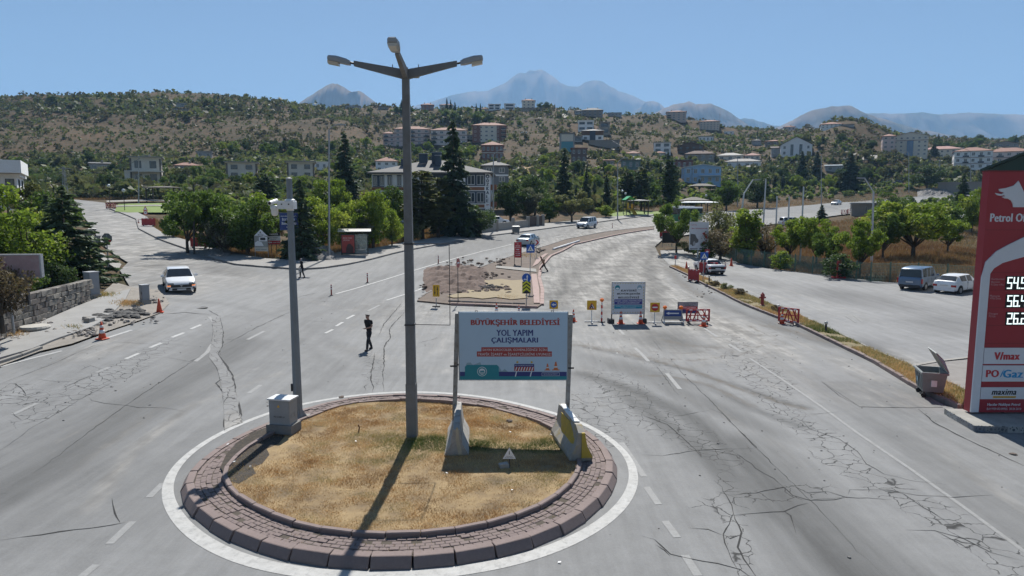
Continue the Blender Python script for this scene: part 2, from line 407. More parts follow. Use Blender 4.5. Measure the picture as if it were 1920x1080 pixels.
ground.data.polygons.foreach_set('use_smooth', [True]*len(ground.data.polygons)); tag(ground, kind='structure')

# ---- asphalt carriageways, traced outline
road_px = [(-700,800),(-300,765),(0,690),(75,662),(135,648),(205,622),(262,603),(300,588),(285,560),(245,540),(225,507),(240,492),(214,476),(192,458),(180,440),(168,420),(152,400),(120,378),
  (135,373.5),(196,380),(206,393),(256,412),(261,430),(300,450),(345,466),(400,486),(440,497),(500,502),(560,506),(603,504),(650,497),(700,486),(765,470),(840,456),(900,445),(965,437),(1050,426),(1130,416),(1225,404.5),
  (1320,398.5),(1420,392),(1500,386),(1600,378),(1730,368),(1830,360),(1830,371),(1735,381),(1650,393),(1560,405),(1470,417),(1400,427),(1320,436),(1245,447),(1228,462),(1236,478),(1262,500),(1292,517),(1327,537),(1400,574),(1448,593),(1496,611),(1558,641),(1640,681),(1720,730),(1775,762),(1830,772),(2100,785),(2700,900),(2900,1500),(-900,1500)]
road_poly = gpoly(road_px)
dust_f = blobs([(1150,470,190,70,-.15,1.0),(1120,530,140,60,0,1.05),(1250,570,160,50,.4,.8),(1360,620,190,50,.35,.6),(1200,640,260,40,.1,.45),(1450,700,170,35,.4,.35),(1150,720,120,20,.4,.3),
    (230,420,90,60,.3,.75),(270,480,110,50,.2,.75),(330,520,120,50,0,.55),(250,560,70,40,0,.8),(820,590,160,30,.05,.55),(900,640,140,50,0,.4),(1500,415,260,22,-.13,.5),(200,650,130,22,-.3,.5),(430,520,110,25,.1,.5),(130,400,70,30,.1,.7),(1600,690,120,20,.5,.5),(720,600,90,60,0,.35)])
dark_f = blobs([(1250,640,70,18,.15,1),(1205,700,110,14,.28,.8),(1330,760,150,16,.42,.8),(1480,605,120,10,.45,.9),(1400,560,100,12,.4,.7),(1310,840,200,20,.72,1),(1450,960,200,24,.75,.9),(1560,1050,180,26,.75,.8),
    (1190,560,60,14,0,.5),(1070,500,60,16,0,.6),(380,690,110,60,-.55,.55),(180,800,200,70,-.55,.4),(300,500,60,8,0,.5),(500,640,120,40,-.3,.25),(420,506,60,10,.1,.7),(880,470,160,14,-.27,.6),(1000,440,200,14,-.15,.6),(1640,740,70,30,.15,.5),(620,560,90,18,-.25,.3),(1500,395,200,10,-.12,.4),(180,900,330,130,-.1,.34),(300,760,260,60,-.5,.3),(560,620,160,50,-.3,.25)])
alli_f = blobs([(220,700,95,22,-.52,1),(120,745,110,26,-.5,.8),(30,740,60,26,0,.7),(300,650,45,14,-.4,.6),(1180,750,80,42,.5,1),(1120,790,60,36,.7,.9),(1260,800,90,26,.3,.9),(1330,840,70,24,.4,.8),(1380,985,34,80,2.6,1),(1350,950,60,20,0,.8),(1420,700,80,30,.4,.8),(1470,770,70,30,.7,.9),(1545,820,70,20,.55,1),(1600,880,80,22,.45,1),(1690,930,110,26,.5,1),(1800,990,90,34,.5,1),(1880,1040,60,40,.5,1),(1480,925,90,16,-.1,.9),(1390,650,60,20,.5,.6),(700,690,30,50,0,.5),(1240,690,40,30,1,.5)])
def bands(lst):
    "tyre polished or dirty bands along traced lines: (points, half width m, strength)"
    L = [(np.array([tuple(at(*p))[:2] for p in pts]), w, k) for pts, w, k in lst]
    def fn(px, py, x, y):
        s = np.zeros(len(x))
        for P_, w, k in L:
            d = np.full(len(x), 1e9)
            for a, b in zip(P_[:-1], P_[1:]):
                e = b-a; t = np.clip(((x-a[0])*e[0]+(y-a[1])*e[1])/(e@e), 0, 1); d = np.minimum(d, np.hypot(x-a[0]-t*e[0], y-a[1]-t*e[1]))
            s = np.maximum(s, k*np.exp(-(d/w)**2))
        return s
    return fn
bd_f = bands([([(1090,700),(1195,735),(1300,785),(1400,870),(1480,960),(1560,1050),(1600,1090)],.5,1.0),([(1380,830),(1500,950),(1600,1060),(1640,1100)],1.1,.8),([(460,640),(380,690),(300,740),(160,830),(0,930)],1.2,.75),([(1085,648),(1180,668),(1290,694),(1390,727),(1470,755),(1510,764)],.22,.9),([(1205,702),(1260,708),(1330,725),(1420,770),(1500,800)],.25,.8),([(1215,622),(1270,645),(1330,650)],.5,.7),([(1440,612),(1500,628),(1560,650)],.45,.7),
   ([(470,600),(600,560),(760,505),(960,450),(1130,424)],.5,.35),([(560,600),(760,530),(900,490),(1050,444)],.5,.35),([(1250,800),(1350,890),(1450,1000),(1520,1090)],.35,.5),([(1300,690),(1420,800),(1560,930),(1720,1090)],.3,.35),([(560,640),(640,690),(600,720),(450,770),(330,850),(250,980)],.5,.3),([(1500,700),(1640,790),(1800,900),(1920,1000)],.7,.3),([(300,560),(420,570),(560,600),(700,680)],.6,.3),([(1045,560),(1075,510),(1130,470),(1215,443)],1.2,.9),([(1030,600),(1060,555),(1090,540)],.9,.8),([(1130,600),(1150,540),(1175,490),(1225,455)],1.0,.8),([(1235,600),(1225,540),(1215,490),(1230,460)],.9,.95),([(1040,530),(1090,533),(1150,528)],1.1,.8),([(1090,505),(1150,500),(1190,492)],.9,.6),([(1240,470),(1255,510),(1300,545),(1400,590),(1480,620)],.8,.75),([(1040,470),(1100,460),(1180,443)],.5,.45),([(1060,590),(1150,575),(1280,590)],.5,.55)])
pale_f = bands([([(520,700),(360,760),(240,850),(170,960)],.35,.5),([(480,690),(300,760),(140,880)],.25,.45),([(640,650),(800,690),(1000,720),(1130,760)],.7,.4),([(900,620),(1050,640),(1200,700),(1400,800),(1560,920)],.5,.35),([(1380,600),(1420,630),(1400,660),(1300,690)],.35,.5),([(1350,610),(1390,640),(1350,665)],.3,.5),([(560,560),(700,590),(800,640)],.6,.4),([(1030,520),(1130,525),(1260,560),(1350,600),(1390,630)],.9,1.1),([(1040,575),(1110,520),(1165,475),(1230,448)],.5,1.0),([(1180,600),(1200,530),(1215,480),(1240,455)],.5,1.0),([(1280,600),(1250,540),(1225,490)],.4,1.1),([(100,830),(260,760),(420,720)],.2,.4),([(1700,800),(1800,870),(1920,960)],.5,.35)])
mud_f = bands([([(1070,645),(1180,664),(1290,692),(1400,733),(1470,757),(1512,767)],.22,.95),([(1200,703),(1260,706),(1330,722),(1410,762)],.22,.8),([(1235,636),(1290,648),(1350,652)],.5,.7),([(1435,610),(1490,622),(1545,640)],.55,.75),([(1395,606),(1425,622),(1428,648),(1385,668)],.13,.8),([(1370,606),(1400,625),(1400,648),(1350,668)],.12,.7),([(1420,604),(1455,625),(1455,655),(1405,680)],.12,.7),([(1060,638),(1150,655),(1250,676)],.5,.55),([(1240,672),(1300,676),(1360,668)],.25,.75),([(1230,660),(1290,663),(1345,655)],.2,.7),([(1110,600),(1160,575),(1190,545)],.5,.5),([(1245,500),(1275,530),(1310,555)],.6,.7)])
def dark2(a, b, c, d): return np.maximum(dark_f(a, b, c, d)*.8, bd_f(a, b, c, d))
def dust2(a, b, c, d): return np.maximum(dust_f(a, b, c, d), pale_f(a, b, c, d))
asph = asphalt('old_asphalt', (.172, .173, .172), (.245, .234, .216))
road = sheet('road', road_poly, 0, asph, step=.0105, minstep=.22, attrs={'dust': dust2, 'dark': dark2, 'alli': alli_f, 'mud': mud_f})
_bv = BVHTree.FromPolygons([v.co[:] for v in road.data.vertices], [tuple(p.vertices) for p in road.data.polygons])
def rz(x, y):
    q = _bv.ray_cast(Vector((x, y, 200)), Vector((0, 0, -1)))
    return q[0].z if q[0] is not None else h(x, y)
paint = M('road_paint', (.40, .40, .39), .7, .2, 3, dirt=((.22, .22, .22), .9))
paint_old = M('worn_road_paint', (.255, .255, .25), .75, .2, 4, dirt=((.19, .19, .19), .98))
tar = M('crack_dark', (.03, .03, .03), .9, .3)
def strip(mb, pts, w, off=.006, jitter=0, taper=False):
    "a painted or cracked line lying on the road along world points"
    P2 = [Vector(p[:2]) for p in pts]; out = []
    for a, b in zip(P2[:-1], P2[1:]):
        k = max(1, int((b-a).length/(.25 if jitter else .8))); out += [a.lerp(b, t/k) for t in range(k)]
    out.append(P2[-1])
    if jitter: out = [p+Vector((random.gauss(0, jitter), random.gauss(0, jitter))) for p in out]
    vs = []; n = len(out)
    for i, p in enumerate(out):
        d = (out[min(i+1, n-1)]-out[max(i-1, 0)]); d = d.normalized() if d.length > 1e-6 else Vector((1, 0)); q = Vector((-d.y, d.x))
        ww = w*(random.uniform(.35, 1.3) if jitter else 1)*(max(.15, 1-abs(2*i/(n-1)-1)**3) if taper else 1)
        for s in (-1, 1):
            c = p+q*s*ww/2; vs.append((c.x, c.y, rz(c.x, c.y)+off+.00025*max(0, c.y-20)))
    mb.add(vs, [(2*i, 2*i+2, 2*i+3, 2*i+1) for i in range(n-1)])
def line(name, groups, w, mat, off=.006):
    for g in groups:
        mb = MB(); strip(mb, [at(*p) for p in g], w, off); o = mb.build(name, mat); tag(o, kind='structure')
line('road_marking', [[(0,688),(60,672),(116,658)],[(200,634),(247,619)],[(630,551),(700,531),(760,512.5),(800,500),(860,483),(905,471),(960,458)],[(775,547),(830,530),(860,518),(900,506),(960,488),(985,480)],[(786,543),(860,511),(900,498)],[(725,563),(775,547)],
   [(1039,445),(1055,442)],[(1076,438),(1092,435)],[(1112,433),(1128,430)]], .16, paint)
line('road_marking', [[(358,617),(377,609)],[(322,633),(345,624)],[(281,652),(303,643)],[(236,673),(262,662)],[(610,625),(624,618)],[(630,612),(643,604)],[(650,598),(664,591)]], .16, paint)
line('road_marking', [[(1158,615),(1170,628)],[(1190,652),(1203,664),(1216,678)],[(1320,615),(1345,632)],[(1366,645),(1390,660)],[(180,699),(205,689)],[(25,777),(70,756)],[(464,637),(496,621)],[(466,738),(489,722)],[(205,1020),(249,978)],[(151,1083),(181,1059)],[(279,933),(306,906)],[(1212,913),(1235,946)],[(1247,977),(1270,1008)],[(1284,1041),(1309,1080)],[(1165,830),(1208,894)],[(690,583),(712,572)],[(1250,700),(1275,730)],
   [(392,594),(402,606),(405,622),(400,642),(388,661),(366,678)]], .17, paint_old)
line('road_marking', [[(1406,672),(1464,710),(1538,761),(1612,815),(1705,878),(1803,948),(1908,1025),(1990,1085)]], .11, paint_old)
# ---- cracks, seams and trench edges
cr = MB()
Zr = lambda L: [at(1200+x/2.571, 660+y/2.571) for x, y in L]
for L, w in (([(0,300),(130,350),(200,410),(265,470),(300,510)],.05),([(0,495),(110,500),(270,475),(420,468),(560,465)],.04),([(265,470),(380,480),(480,500),(560,560),(640,610),(690,650)],.035),([(360,620),(390,650),(415,690),(440,740),(450,780),(430,830),(400,880),(420,960),(460,1040),(480,1085)],.045),([(415,690),(560,680),(690,650),(740,690),(820,715),(990,700)],.045),
    ([(450,785),(590,778),(690,768),(760,740),(820,728)],.04),([(690,768),(725,790),(735,830),(745,870)],.05),([(450,780),(490,870),(470,940),(500,1000),(560,1085)],.06),([(400,880),(440,900),(490,880)],.04),([(230,848),(330,855),(400,885)],.03),([(0,885),(70,905),(150,975),(220,995),(380,1020),(480,1050),(540,1085)],.05),([(75,930),(150,985)],.03),
    ([(800,300),(780,330),(820,370),(900,400),(960,420),(1050,480),(1090,540),(1180,590),(1300,620),(1480,640)],.04),([(810,300),(960,292)],.03),([(790,680),(900,675),(990,700),(1100,705),(1210,715)],.04),([(820,715),(940,712),(1000,700)],.04),([(1000,690),(1010,665),(1200,665),(1330,690),(1500,700),(1700,690)],.035),([(1260,680),(1400,770),(1480,820),(1540,870)],.04),([(1280,858),(1420,862),(1560,900),(1640,940),(1700,970),(1851,1010)],.04),
    ([(1420,860),(1500,900),(1600,960)],.03),([(120,0),(210,110),(330,225),(475,375),(570,470),(700,600),(870,765),(1050,960),(1180,1085)],.03),([(475,375),(510,410),(560,465)],.06),([(110,0),(60,-60)],.03),([(1340,275),(1420,340),(1550,410),(1700,480),(1851,550)],.09),([(875,143),(960,210),(1060,265)],.03),([(1060,265),(1300,268)],.04),([(0,50),(80,70),(170,190),(190,210)],.03),([(100,290),(180,310),(340,280)],.03),([(330,270),(400,300),(470,370)],.03)):
    strip(cr, Zr(L), w*.62, .007, .014, True)
Zl = lambda L: [at(x/4, 620+y/4) for x, y in L]
for L, w in (([(780,85),(1100,98),(1570,122)],.03),([(0,400),(120,398),(170,440),(190,490),(250,505)],.04),([(650,490),(690,525),(780,545),(940,562),(1040,578),(1230,578),(1300,590),(1380,602)],.03),([(240,1080),(640,780),(940,565),(1180,400),(1400,260),(1560,140)],.03),([(0,402),(130,350),(420,240),(640,140),(780,85)],.03),([(0,905),(230,735),(560,540),(900,360)],.025),([(1010,150),(1060,180),(1130,170),(1210,170)],.03),([(1240,200),(1330,215),(1420,232),(1530,185)],.03),([(290,365),(440,385),(560,380)],.03),([(90,610),(110,640),(165,672)],.03),([(600,300),(680,262),(800,300)],.03),([(460,440),(560,390),(700,330)],.03)):
    strip(cr, Zl(L), w*.7, .007, .014, True)
Zt = lambda L: [at(360+x/4, 540+y/4) for x, y in L]
for L, w in (([(210,215),(232,330),(225,440),(190,490),(250,570),(300,650),(325,750),(335,850)],.09),([(150,230),(160,330),(140,450)],.04),([(130,520),(190,600),(215,690),(180,715),(235,780),(240,920)],.06),([(245,960),(245,1075)],.06),([(350,850),(375,990)],.07),([(120,165),(210,215)],.05),([(1580,105),(1500,200),(1440,270),(1400,360)],.05),([(1600,160),(1590,190),(1510,270),(1480,310),(1490,370),(1440,440),(1440,560),(1430,640),(1440,780)],.06),([(1370,480),(1360,560),(1350,610),(1340,690),(1360,740),(1350,790)],.06),
    ([(940,100),(1080,103)],.03),([(840,245),(960,252),(1080,262)],.025),([(1690,415),(1850,375)],.03),([(1600,0),(1560,20)],.02),([(770,165),(500,290),(220,440)],.03),([(240,370),(330,368)],.025),([(235,388),(320,386)],.025),([(1300,770),(1295,740),(1330,715)],.03)):
    strip(cr, Zt(L), w, .007, .015, True)
for L, w in (([(0,1013),(80,1002),(140,994),(235,980)],.045),([(210,935),(213,948),(217,962),(224,980)],.03),([(0,925),(15,925)],.05),([(180,497),(205,500),(260,500),(330,497),(420,493)],.08),([(160,440),(250,443),(330,440)],.06),([(335,470),(380,466)],.05),([(300,590),(345,586),(395,590)],.06),([(545,560),(600,548)],.03),([(1195,612),(1183,604)],.03)):
    strip(cr, [at(*p) for p in L], w, .007, .015, True)
tag(cr.build('cracks', tar, road), kind='stuff')
patch = asphalt('crazed_patch', (.17, .17, .168), (.30, .28, .25))
for pl, al in (([(397,597),(400,622),(395,652),(392,670),(407,690),(413,712),(418,740),(420,770),(421,805),(455,793),(447,770),(443,740),(435,712),(425,690),(408,664),(416,650),(418,622),(412,594)], .95),):
    q = sheet('road_patch', gpoly(pl), .012, patch, .012, minstep=.2, attrs={'alli': lambda a, b, c, d: np.full(len(a), al), 'dust': lambda a, b, c, d: np.where(b > 770, .45, .1)}, zfun=lambda X, Y: np.array([rz(a, b) for a, b in zip(X, Y)]))
dpatch = asphalt('dark_patch', (.135, .137, .137), (.25, .24, .22))
sheet('road_patch', gpoly([(1541,716),(1612,763),(1706,765),(1768,764),(1716,730),(1690,716)]), .012, dpatch, .015, attrs={'dust': lambda a, b, c, d: .35*(c > 11)}, zfun=lambda X, Y: np.array([rz(a, b) for a, b in zip(X, Y)]))
mb = MB(); c0 = at(378, 577); mb.lathe([(.34, 0), (.34, .02), (.27, .02), (.27, .012), (0.01, .014)], (0, 0, 0), 20)
mh = mb.build('manhole_cover', M('cast_iron', (.10, .095, .09), .6)); mh.location = (c0.x, c0.y, rz(c0.x, c0.y)+.002); tag(mh, 'round iron manhole cover in the asphalt beyond the cracked trench patch', 'manhole cover')

# ---- roundabout island
RC = np.array([-2.97, 18.8])
_o = [(338,920,0),(352,955,0),(430,1012,0),(540,1052,0),(660,1068,0),(860,1060,0),(1000,1028,0),(1090,985,0),(1140,935,0),(1157,900,0),(1120,820,.15),(1000,769,.15),(860,744,.15),(740,740,.15),(640,748,.15),(545,777,.15),(480,805,.1),(400,850,.05)]
def flat(px, py, z):
    d = ray(px, py); t = (z-CAMZ)/d[2]; return np.array([d[0]*t, d[1]*t])
_pp = np.array([flat(*p) for p in _o])-RC; _th = np.arctan2(_pp[:, 1], _pp[:, 0]); _rr = np.hypot(*_pp.T)
k = np.argsort(_th); tt = np.linspace(-math.pi, math.pi, 361); rr = np.interp(tt, _th[k], _rr[k], period=2*math.pi)
kk = np.exp(-np.linspace(-2, 2, 41)**2); kk /= kk.sum(); rr = np.convolve(np.r_[rr[-21:-1], rr, rr[1:21]], kk, 'valid')
def rad(t): return float(np.interp(t, tt, rr, period=2*math.pi))
def rp(t, d): r = rad(t)+d; return (RC[0]+r*math.cos(t), RC[1]+r*math.sin(t))
island = thing('roundabout', None, None, (RC[0], RC[1], 0)); tag(island, kind='structure')
kerb_red = M('red_concrete', (.215, .165, .152), .85, .22, 2.2, bmp=.15, dirt=((.16, .13, .115), .6))
paver_red = M('red_paver', (.20, .155, .145), .9, .3, 2.5, dirt=((.15, .125, .10), .6))
joint = M('joint_soil', (.085, .07, .055), .95, .3)
def arc_lengths(d, L):
    ts = np.linspace(-math.pi, math.pi, 721); p = np.array([rp(t, d) for t in ts]); s = np.r_[0, np.cumsum(np.hypot(*np.diff(p, axis=0).T))]
    n = int(round(s[-1]/L)); return np.interp(np.linspace(0, s[-1], n+1), s, ts), s[-1]/n
# outer kerb: battered blocks
def kerb_block(L, prof):
    "profile (outward, z) pushed along the tangent x"
    mb = MB(); n = len(prof); c = .012
    for sx, q in ((-L/2, .92), (-L/2+c, 1), (L/2-c, 1), (L/2, .92)):
        cx = sum(p[0] for p in prof)/n; cz = sum(p[1] for p in prof)/n
        mb.v += [(sx, cx+(p[0]-cx)*q, cz+(p[1]-cz)*q) for p in prof]
    for a in range(3): mb.f += [(a*n+i, a*n+(i+1) % n, (a+1)*n+(i+1) % n, (a+1)*n+i) for i in range(n)]
    mb.f += [tuple(range(n-1, -1, -1)), tuple(range(3*n, 4*n))]
    return mb.mesh('kerb_stone', kerb_red)
ts, L = arc_lengths(-.1, .84)
kms = [kerb_block(L-.03+e, [(0.02, -.05), (.0, .05), (-.11, .215), (-.13, .225), (-.30, .225), (-.30, -.05)]) for e in (0, .01, -.012)]
for i in range(len(ts)-1):
    t = (ts[i]+ts[i+1])/2; x, y = rp(t, random.gauss(0, .01)); a = rp(ts[i], 0); b = rp(ts[i+1], 0)
    o = link('kerb_stone', random.choice(kms), None, island); tl = math.atan2(a[1]-b[1], a[0]-b[0])
    o.location = (x-RC[0], y-RC[1], random.gauss(-.005, .006)); o.rotation_euler = (random.gauss(0, .012), random.gauss(0, .008), tl+random.gauss(0, .012))
ts, L = arc_lengths(-1.0, .72)
kms = [kerb_block(L-.015, [(0, 0), (0, .27), (-.02, .29), (-.12, .29), (-.12, 0)])]
for i in range(len(ts)-1):
    t = (ts[i]+ts[i+1])/2; x, y = rp(t, -.95+random.gauss(0, .008)); a = rp(ts[i], -1); b = rp(ts[i+1], -1)
    o = link('inner_kerb_stone', kms[0], None, island)
    o.location = (x-RC[0], y-RC[1], random.gauss(0, .008)); o.rotation_euler = (random.gauss(0, .03), 0, math.atan2(a[1]-b[1], a[0]-b[0])+random.gauss(0, .01))
# paving bricks, five rings: the 300 nearest the camera singly, the rest joined
pms = []
for k in range(4):
    mb = MB(); mb.cbox(-.095, .095, -.058, .058, -.06, 0, .007); pms.append(mb.mesh('paving_brick', paver_red))
br = []
for ring in range(5):
    d = -.30-.065-ring*.13; ts, L = arc_lengths(d, .205)
    for i in range(len(ts)-1):
        t = (ts[i]+ts[i+1])/2+.5*(ring % 2)*(ts[1]-ts[0]); x, y = rp(t, d+random.gauss(0, .004)); a = rp(t-.01, d); b = rp(t+.01, d)
        br.append((x, y, .19+random.gauss(0, .006)-.012*math.sin(3*t+ring)**2, math.atan2(a[1]-b[1], a[0]-b[0])+random.gauss(0, .03), random.gauss(0, .02), random.gauss(0, .02)))
br.sort(key=lambda q: math.hypot(q[0], q[1]))
rest = MB()
for i, (x, y, z, a, e1, e2) in enumerate(br):
    if i < 300:
        o = link('paving_brick', random.choice(pms), None, island); o.location = (x-RC[0], y-RC[1], z); o.rotation_euler = (e1, e2, a)
    else:
        c, s = math.cos(a), math.sin(a)
        q = [(x-RC[0]+u*c-w*s, y-RC[1]+u*s+w*c, z+u*e2+w*e1) for u, w in ((-.095,-.058),(.095,-.058),(.095,.058),(-.095,.058))]
        rest.add(q+[(p[0], p[1], p[2]-.05) for p in q], [(0,1,2,3),(0,4,5,1),(1,5,6,2),(2,6,7,3),(3,7,4,0)])
tag(rest.build('paving_bricks', paver_red, island), kind='stuff')
ring = [rp(t, -.2) for t in np.linspace(-math.pi, math.pi, 120)[:-1]]
sheet('paving_bed', ring, .172, joint, .03, zfun=lambda X, Y: 0*X)
# lawn
def lawn_z(x, y): return .215+.05*np.sin(x*.9+1)*np.cos(y*.8)+.07*np.exp(-((x+2.9)**2+(y-18.8)**2)/9)
lawn_ring = [rp(t, -1.04) for t in np.linspace(-math.pi, math.pi, 120)[:-1]]
m, nt, b = nmat('lawn_soil'); v = tc(nt)
c = ramp(nt, noise(nt, v, 1.2, 6, .7), [(.3, (.12, .085, .05)), (.5, (.25, .175, .09)), (.7, (.37, .265, .135))])
nt.links.new(c, b.inputs['Base Color']); b.inputs['Roughness'].default_value = .95
sheet('lawn', lawn_ring, 0, m, .02, zfun=lawn_z)
sheet('bare_soil', [tuple(flat(*p, .25)) for p in [(413,874),(424,850),(444,828),(474,808),(505,797),(528,800),(534,814),(522,828),(500,838),(505,850),(492,868),(474,876),(480,888),(462,900),(448,908),(428,902)]], .006, M('black_soil', (.05, .042, .034), .95, .5, 5, bmp=.6, dirt=((.12, .09, .06), .7)), .01, zfun=lawn_z)
def leaf_like(name, stops, trans=.3, at_name='tone', rough=.6):
    m, nt, b = nmat(name); a = attr(nt, at_name).outputs['Fac']; oi = nt.nodes.new('ShaderNodeObjectInfo')
    f = math_(nt, 'ADD', a, math_(nt, 'MULTIPLY', math_(nt, 'SUBTRACT', oi.outputs['Random'], .5), .35))
    c = ramp(nt, f, stops); nt.links.new(c, b.inputs['Base Color']); b.inputs['Roughness'].default_value = rough; b.inputs['Specular IOR Level'].default_value = .25
    t = nt.nodes.new('ShaderNodeBsdfTranslucent'); nt.links.new(mix(nt, .5, c, (.9, .95, .35), 'MULTIPLY') if trans > .2 else c, t.inputs[0])
    ms = nt.nodes.new('ShaderNodeMixShader'); ms.inputs[0].default_value = trans
    nt.links.new(b.outputs[0], ms.inputs[1]); nt.links.new(t.outputs[0], ms.inputs[2]); nt.links.new(ms.outputs[0], nt.nodes['Material Output'].inputs[0])
    MATS[name] = m; return m
def blades(name, x, y, z, hgt, wid, tone, mat, lean=.8, label=None):
    n = len(x); a = RS.rand(n)*2*math.pi; l = (RS.rand(n)*.7+.3)*lean*hgt; b = RS.rand(n)*2*math.pi
    dx = np.cos(a)*wid; dy = np.sin(a)*wid
    V = np.empty((n, 3, 3)); V[:, 0] = np.c_[x-dx, y-dy, z]; V[:, 1] = np.c_[x+dx, y+dy, z]; V[:, 2] = np.c_[x+np.cos(b)*l, y+np.sin(b)*l, z+hgt]
    me = np_mesh(name, V.reshape(-1, 3), np.arange(3*n).reshape(-1, 3), mat, {'tone': np.repeat(tone, 3)})
    return tag(link(name, me), kind='stuff')
N = 165000
th = RS.rand(N)*2*math.pi; rq = np.sqrt(RS.rand(N)); ro = np.interp(th-math.pi, tt, rr)-1.06
x = RC[0]+np.cos(th-math.pi)*rq*ro; y = RC[1]+np.sin(th-math.pi)*rq*ro
clump = fbm(x*1.3, y*1.3, 4, 2); soil = np.exp(-(((x+7.0)/1.1)**2+((y-18.6)/1.6)**2))+np.exp(-(((x-.3)/1.3)**2+((y-15.4)/.5)**2))*.6
keep = RS.rand(N) > np.clip(soil*1.5-.1+np.where(clump < -.25, .4, 0), 0, .86)
x, y, clump = x[keep], y[keep], clump[keep]; n = len(x)
green = np.clip(1.25*np.exp(-(((x+1.6)/1.9)**2+((y-18.9)/.75)**2))+np.exp(-(((x-1.2)/.8)**2+((y-19.0)/.6)**2))+.55*np.exp(-(((x+3.6)/.9)**2+((y-17.9)/.8)**2))+.4*np.exp(-(((x+5.8)/.9)**2+((y-21.2)/.5)**2))+fbm(x*.8+5, y*.8, 3, 9)*.35, 0, 1)
tone = np.clip(.30+.7*fbm(x*1.1, y*1.6, 5, 4)+RS.normal(0, .10, n), 0, .6)*(1-green)+green*(.8+.2*RS.rand(n))
straw = leaf_like('lawn_blade', [(0, (.22, .13, .05)), (.25, (.50, .285, .105)), (.55, (.68, .50, .26)), (.72, (.33, .30, .11)), (.9, (.10, .15, .035))], .18)
blades('grass', x, y, lawn_z(x, y)-.01, RS.uniform(.022, .062, n)*(1+.6*green)*(1+1.1*fbm(x*2.2, y*2.2, 3, 21)), .006, tone, straw, 1.3)
# weeds between the pavers
t = RS.rand(1500)*2*math.pi-math.pi; t = t[(np.sin(t*7)+np.sin(t*13+1) > .3)]; d = RS.choice([-.28, -.44, -.62, -.93], len(t)); pts = np.array([rp(a, b_+random.gauss(0, .02)) for a, b_ in zip(t, d)])
blades('weeds', pts[:, 0], pts[:, 1], np.full(len(t), .19), RS.uniform(.02, .07, len(t)), .006, RS.uniform(.15, 1, len(t)), straw, 1)
# white ring round the kerb
q = np.array([flat(*p, 0) for p in [(303,920),(318,965),(370,1020),(480,1068),(545,1080),(1000,1052),(1100,1010),(1180,945),(1197,895),(1150,825),(1000,764),(880,740),(740,734),(600,750),(500,775),(420,808),(340,860)]])-RC
kth = np.arctan2(q[:, 1], q[:, 0]); kr = np.hypot(*q.T); ks = np.argsort(kth)
rw = np.interp(tt, kth[ks], kr[ks], period=2*math.pi); rw = np.convolve(np.r_[rw[-21:-1], rw, rw[1:21]], kk, 'valid')
mb = MB(); vs = []
for i, a in enumerate(tt):
    wd = .2+.17*max(0, -math.sin(a)); r0 = max(rw[i]-wd, rr[i]+.0); r1 = max(rw[i], rr[i]+.06)
    for r in (r0, (r0+r1)/2, r1):
        X = RC[0]+r*math.cos(a); Y = RC[1]+r*math.sin(a); vs.append((X, Y, rz(X, Y)+.0065))
mb.add(vs, [(3*i+j, 3*i+1+j, 3*i+4+j, 3*i+3+j) for i in range(360) for j in (0, 1)])
tag(mb.build('road_marking', M('ring_paint', (.42, .415, .40), .75, .2, 2.5, dirt=((.22, .22, .215), .95))), kind='structure')

# ---- pavements, verge, car park, median
conc = M('pale_concrete', (.30, .285, .26), .9, .22, 1.2, bmp=.1, dirt=((.2, .185, .165), .7))
pave_m = M('grey_pavers', (.27, .262, .25), .9, .2, 1.4, dirt=((.36, .33, .28), .6))
kgrey = M('grey_kerb', (.23, .215, .20), .9, .2, 2)
lot_m = asphalt('car_park_asphalt', (.19, .19, .19), (.27, .26, .24), False)
verge_soil = M('verge_soil', (.22, .18, .10), .95, .4, 2.5, dirt=((.12, .11, .05), .7))
def kerb_line(parent, pts, L, prof_w, hgt, mat, name='kerb_stone', z0=0, max_y=95, off=0):
    "individual kerb stones along a world polyline; beyond max_y one joined strip"
    P2 = densify(pts, .001, False) if False else [tuple(p[:2]) for p in pts]
    seg = [0.0]
    for a, b in zip(P2[:-1], P2[1:]): seg.append(seg[-1]+math.hypot(b[0]-a[0], b[1]-a[1]))
    n = max(1, int(seg[-1]/L)); X = np.interp(np.linspace(0, seg[-1], n+1), seg, [p[0] for p in P2]); Y = np.interp(np.linspace(0, seg[-1], n+1), seg, [p[1] for p in P2])
    L = seg[-1]/n
    mb = MB(); mb.cbox(-L/2+.012, L/2-.012, -prof_w/2, prof_w/2, -.15, hgt, .02); me = mb.mesh(name, mat); far = MB()
    for i in range(n):
        cx, cy = (X[i]+X[i+1])/2, (Y[i]+Y[i+1])/2; a = math.atan2(Y[i+1]-Y[i], X[i+1]-X[i]); za, zb = h(X[i], Y[i]), h(X[i+1], Y[i+1])
        if cy <= max_y:
            o = link(name, me, None, parent); o.location = (cx, cy, (za+zb)/2+z0+random.gauss(0, .006)); o.rotation_euler = (random.gauss(0, .01), -math.atan2(zb-za, L), a)
        else:
            ux, uy = math.cos(a)*L/2, math.sin(a)*L/2; px_, py_ = -math.sin(a)*prof_w/2, math.cos(a)*prof_w/2
            q = [(cx-ux-px_, cy-uy-py_, za+z0+hgt), (cx+ux-px_, cy+uy-py_, zb+z0+hgt), (cx+ux+px_, cy+uy+py_, zb+z0+hgt), (cx-ux+px_, cy-uy+py_, za+z0+hgt)]
            far.add(q+[(a_, b_, c_-.4) for a_, b_, c_ in q], [(0,1,2,3),(4,5,1,0),(5,6,2,1),(6,7,3,2),(7,4,0,3)])
    if far.v: tag(far.build('kerb', mat, parent), kind='stuff')
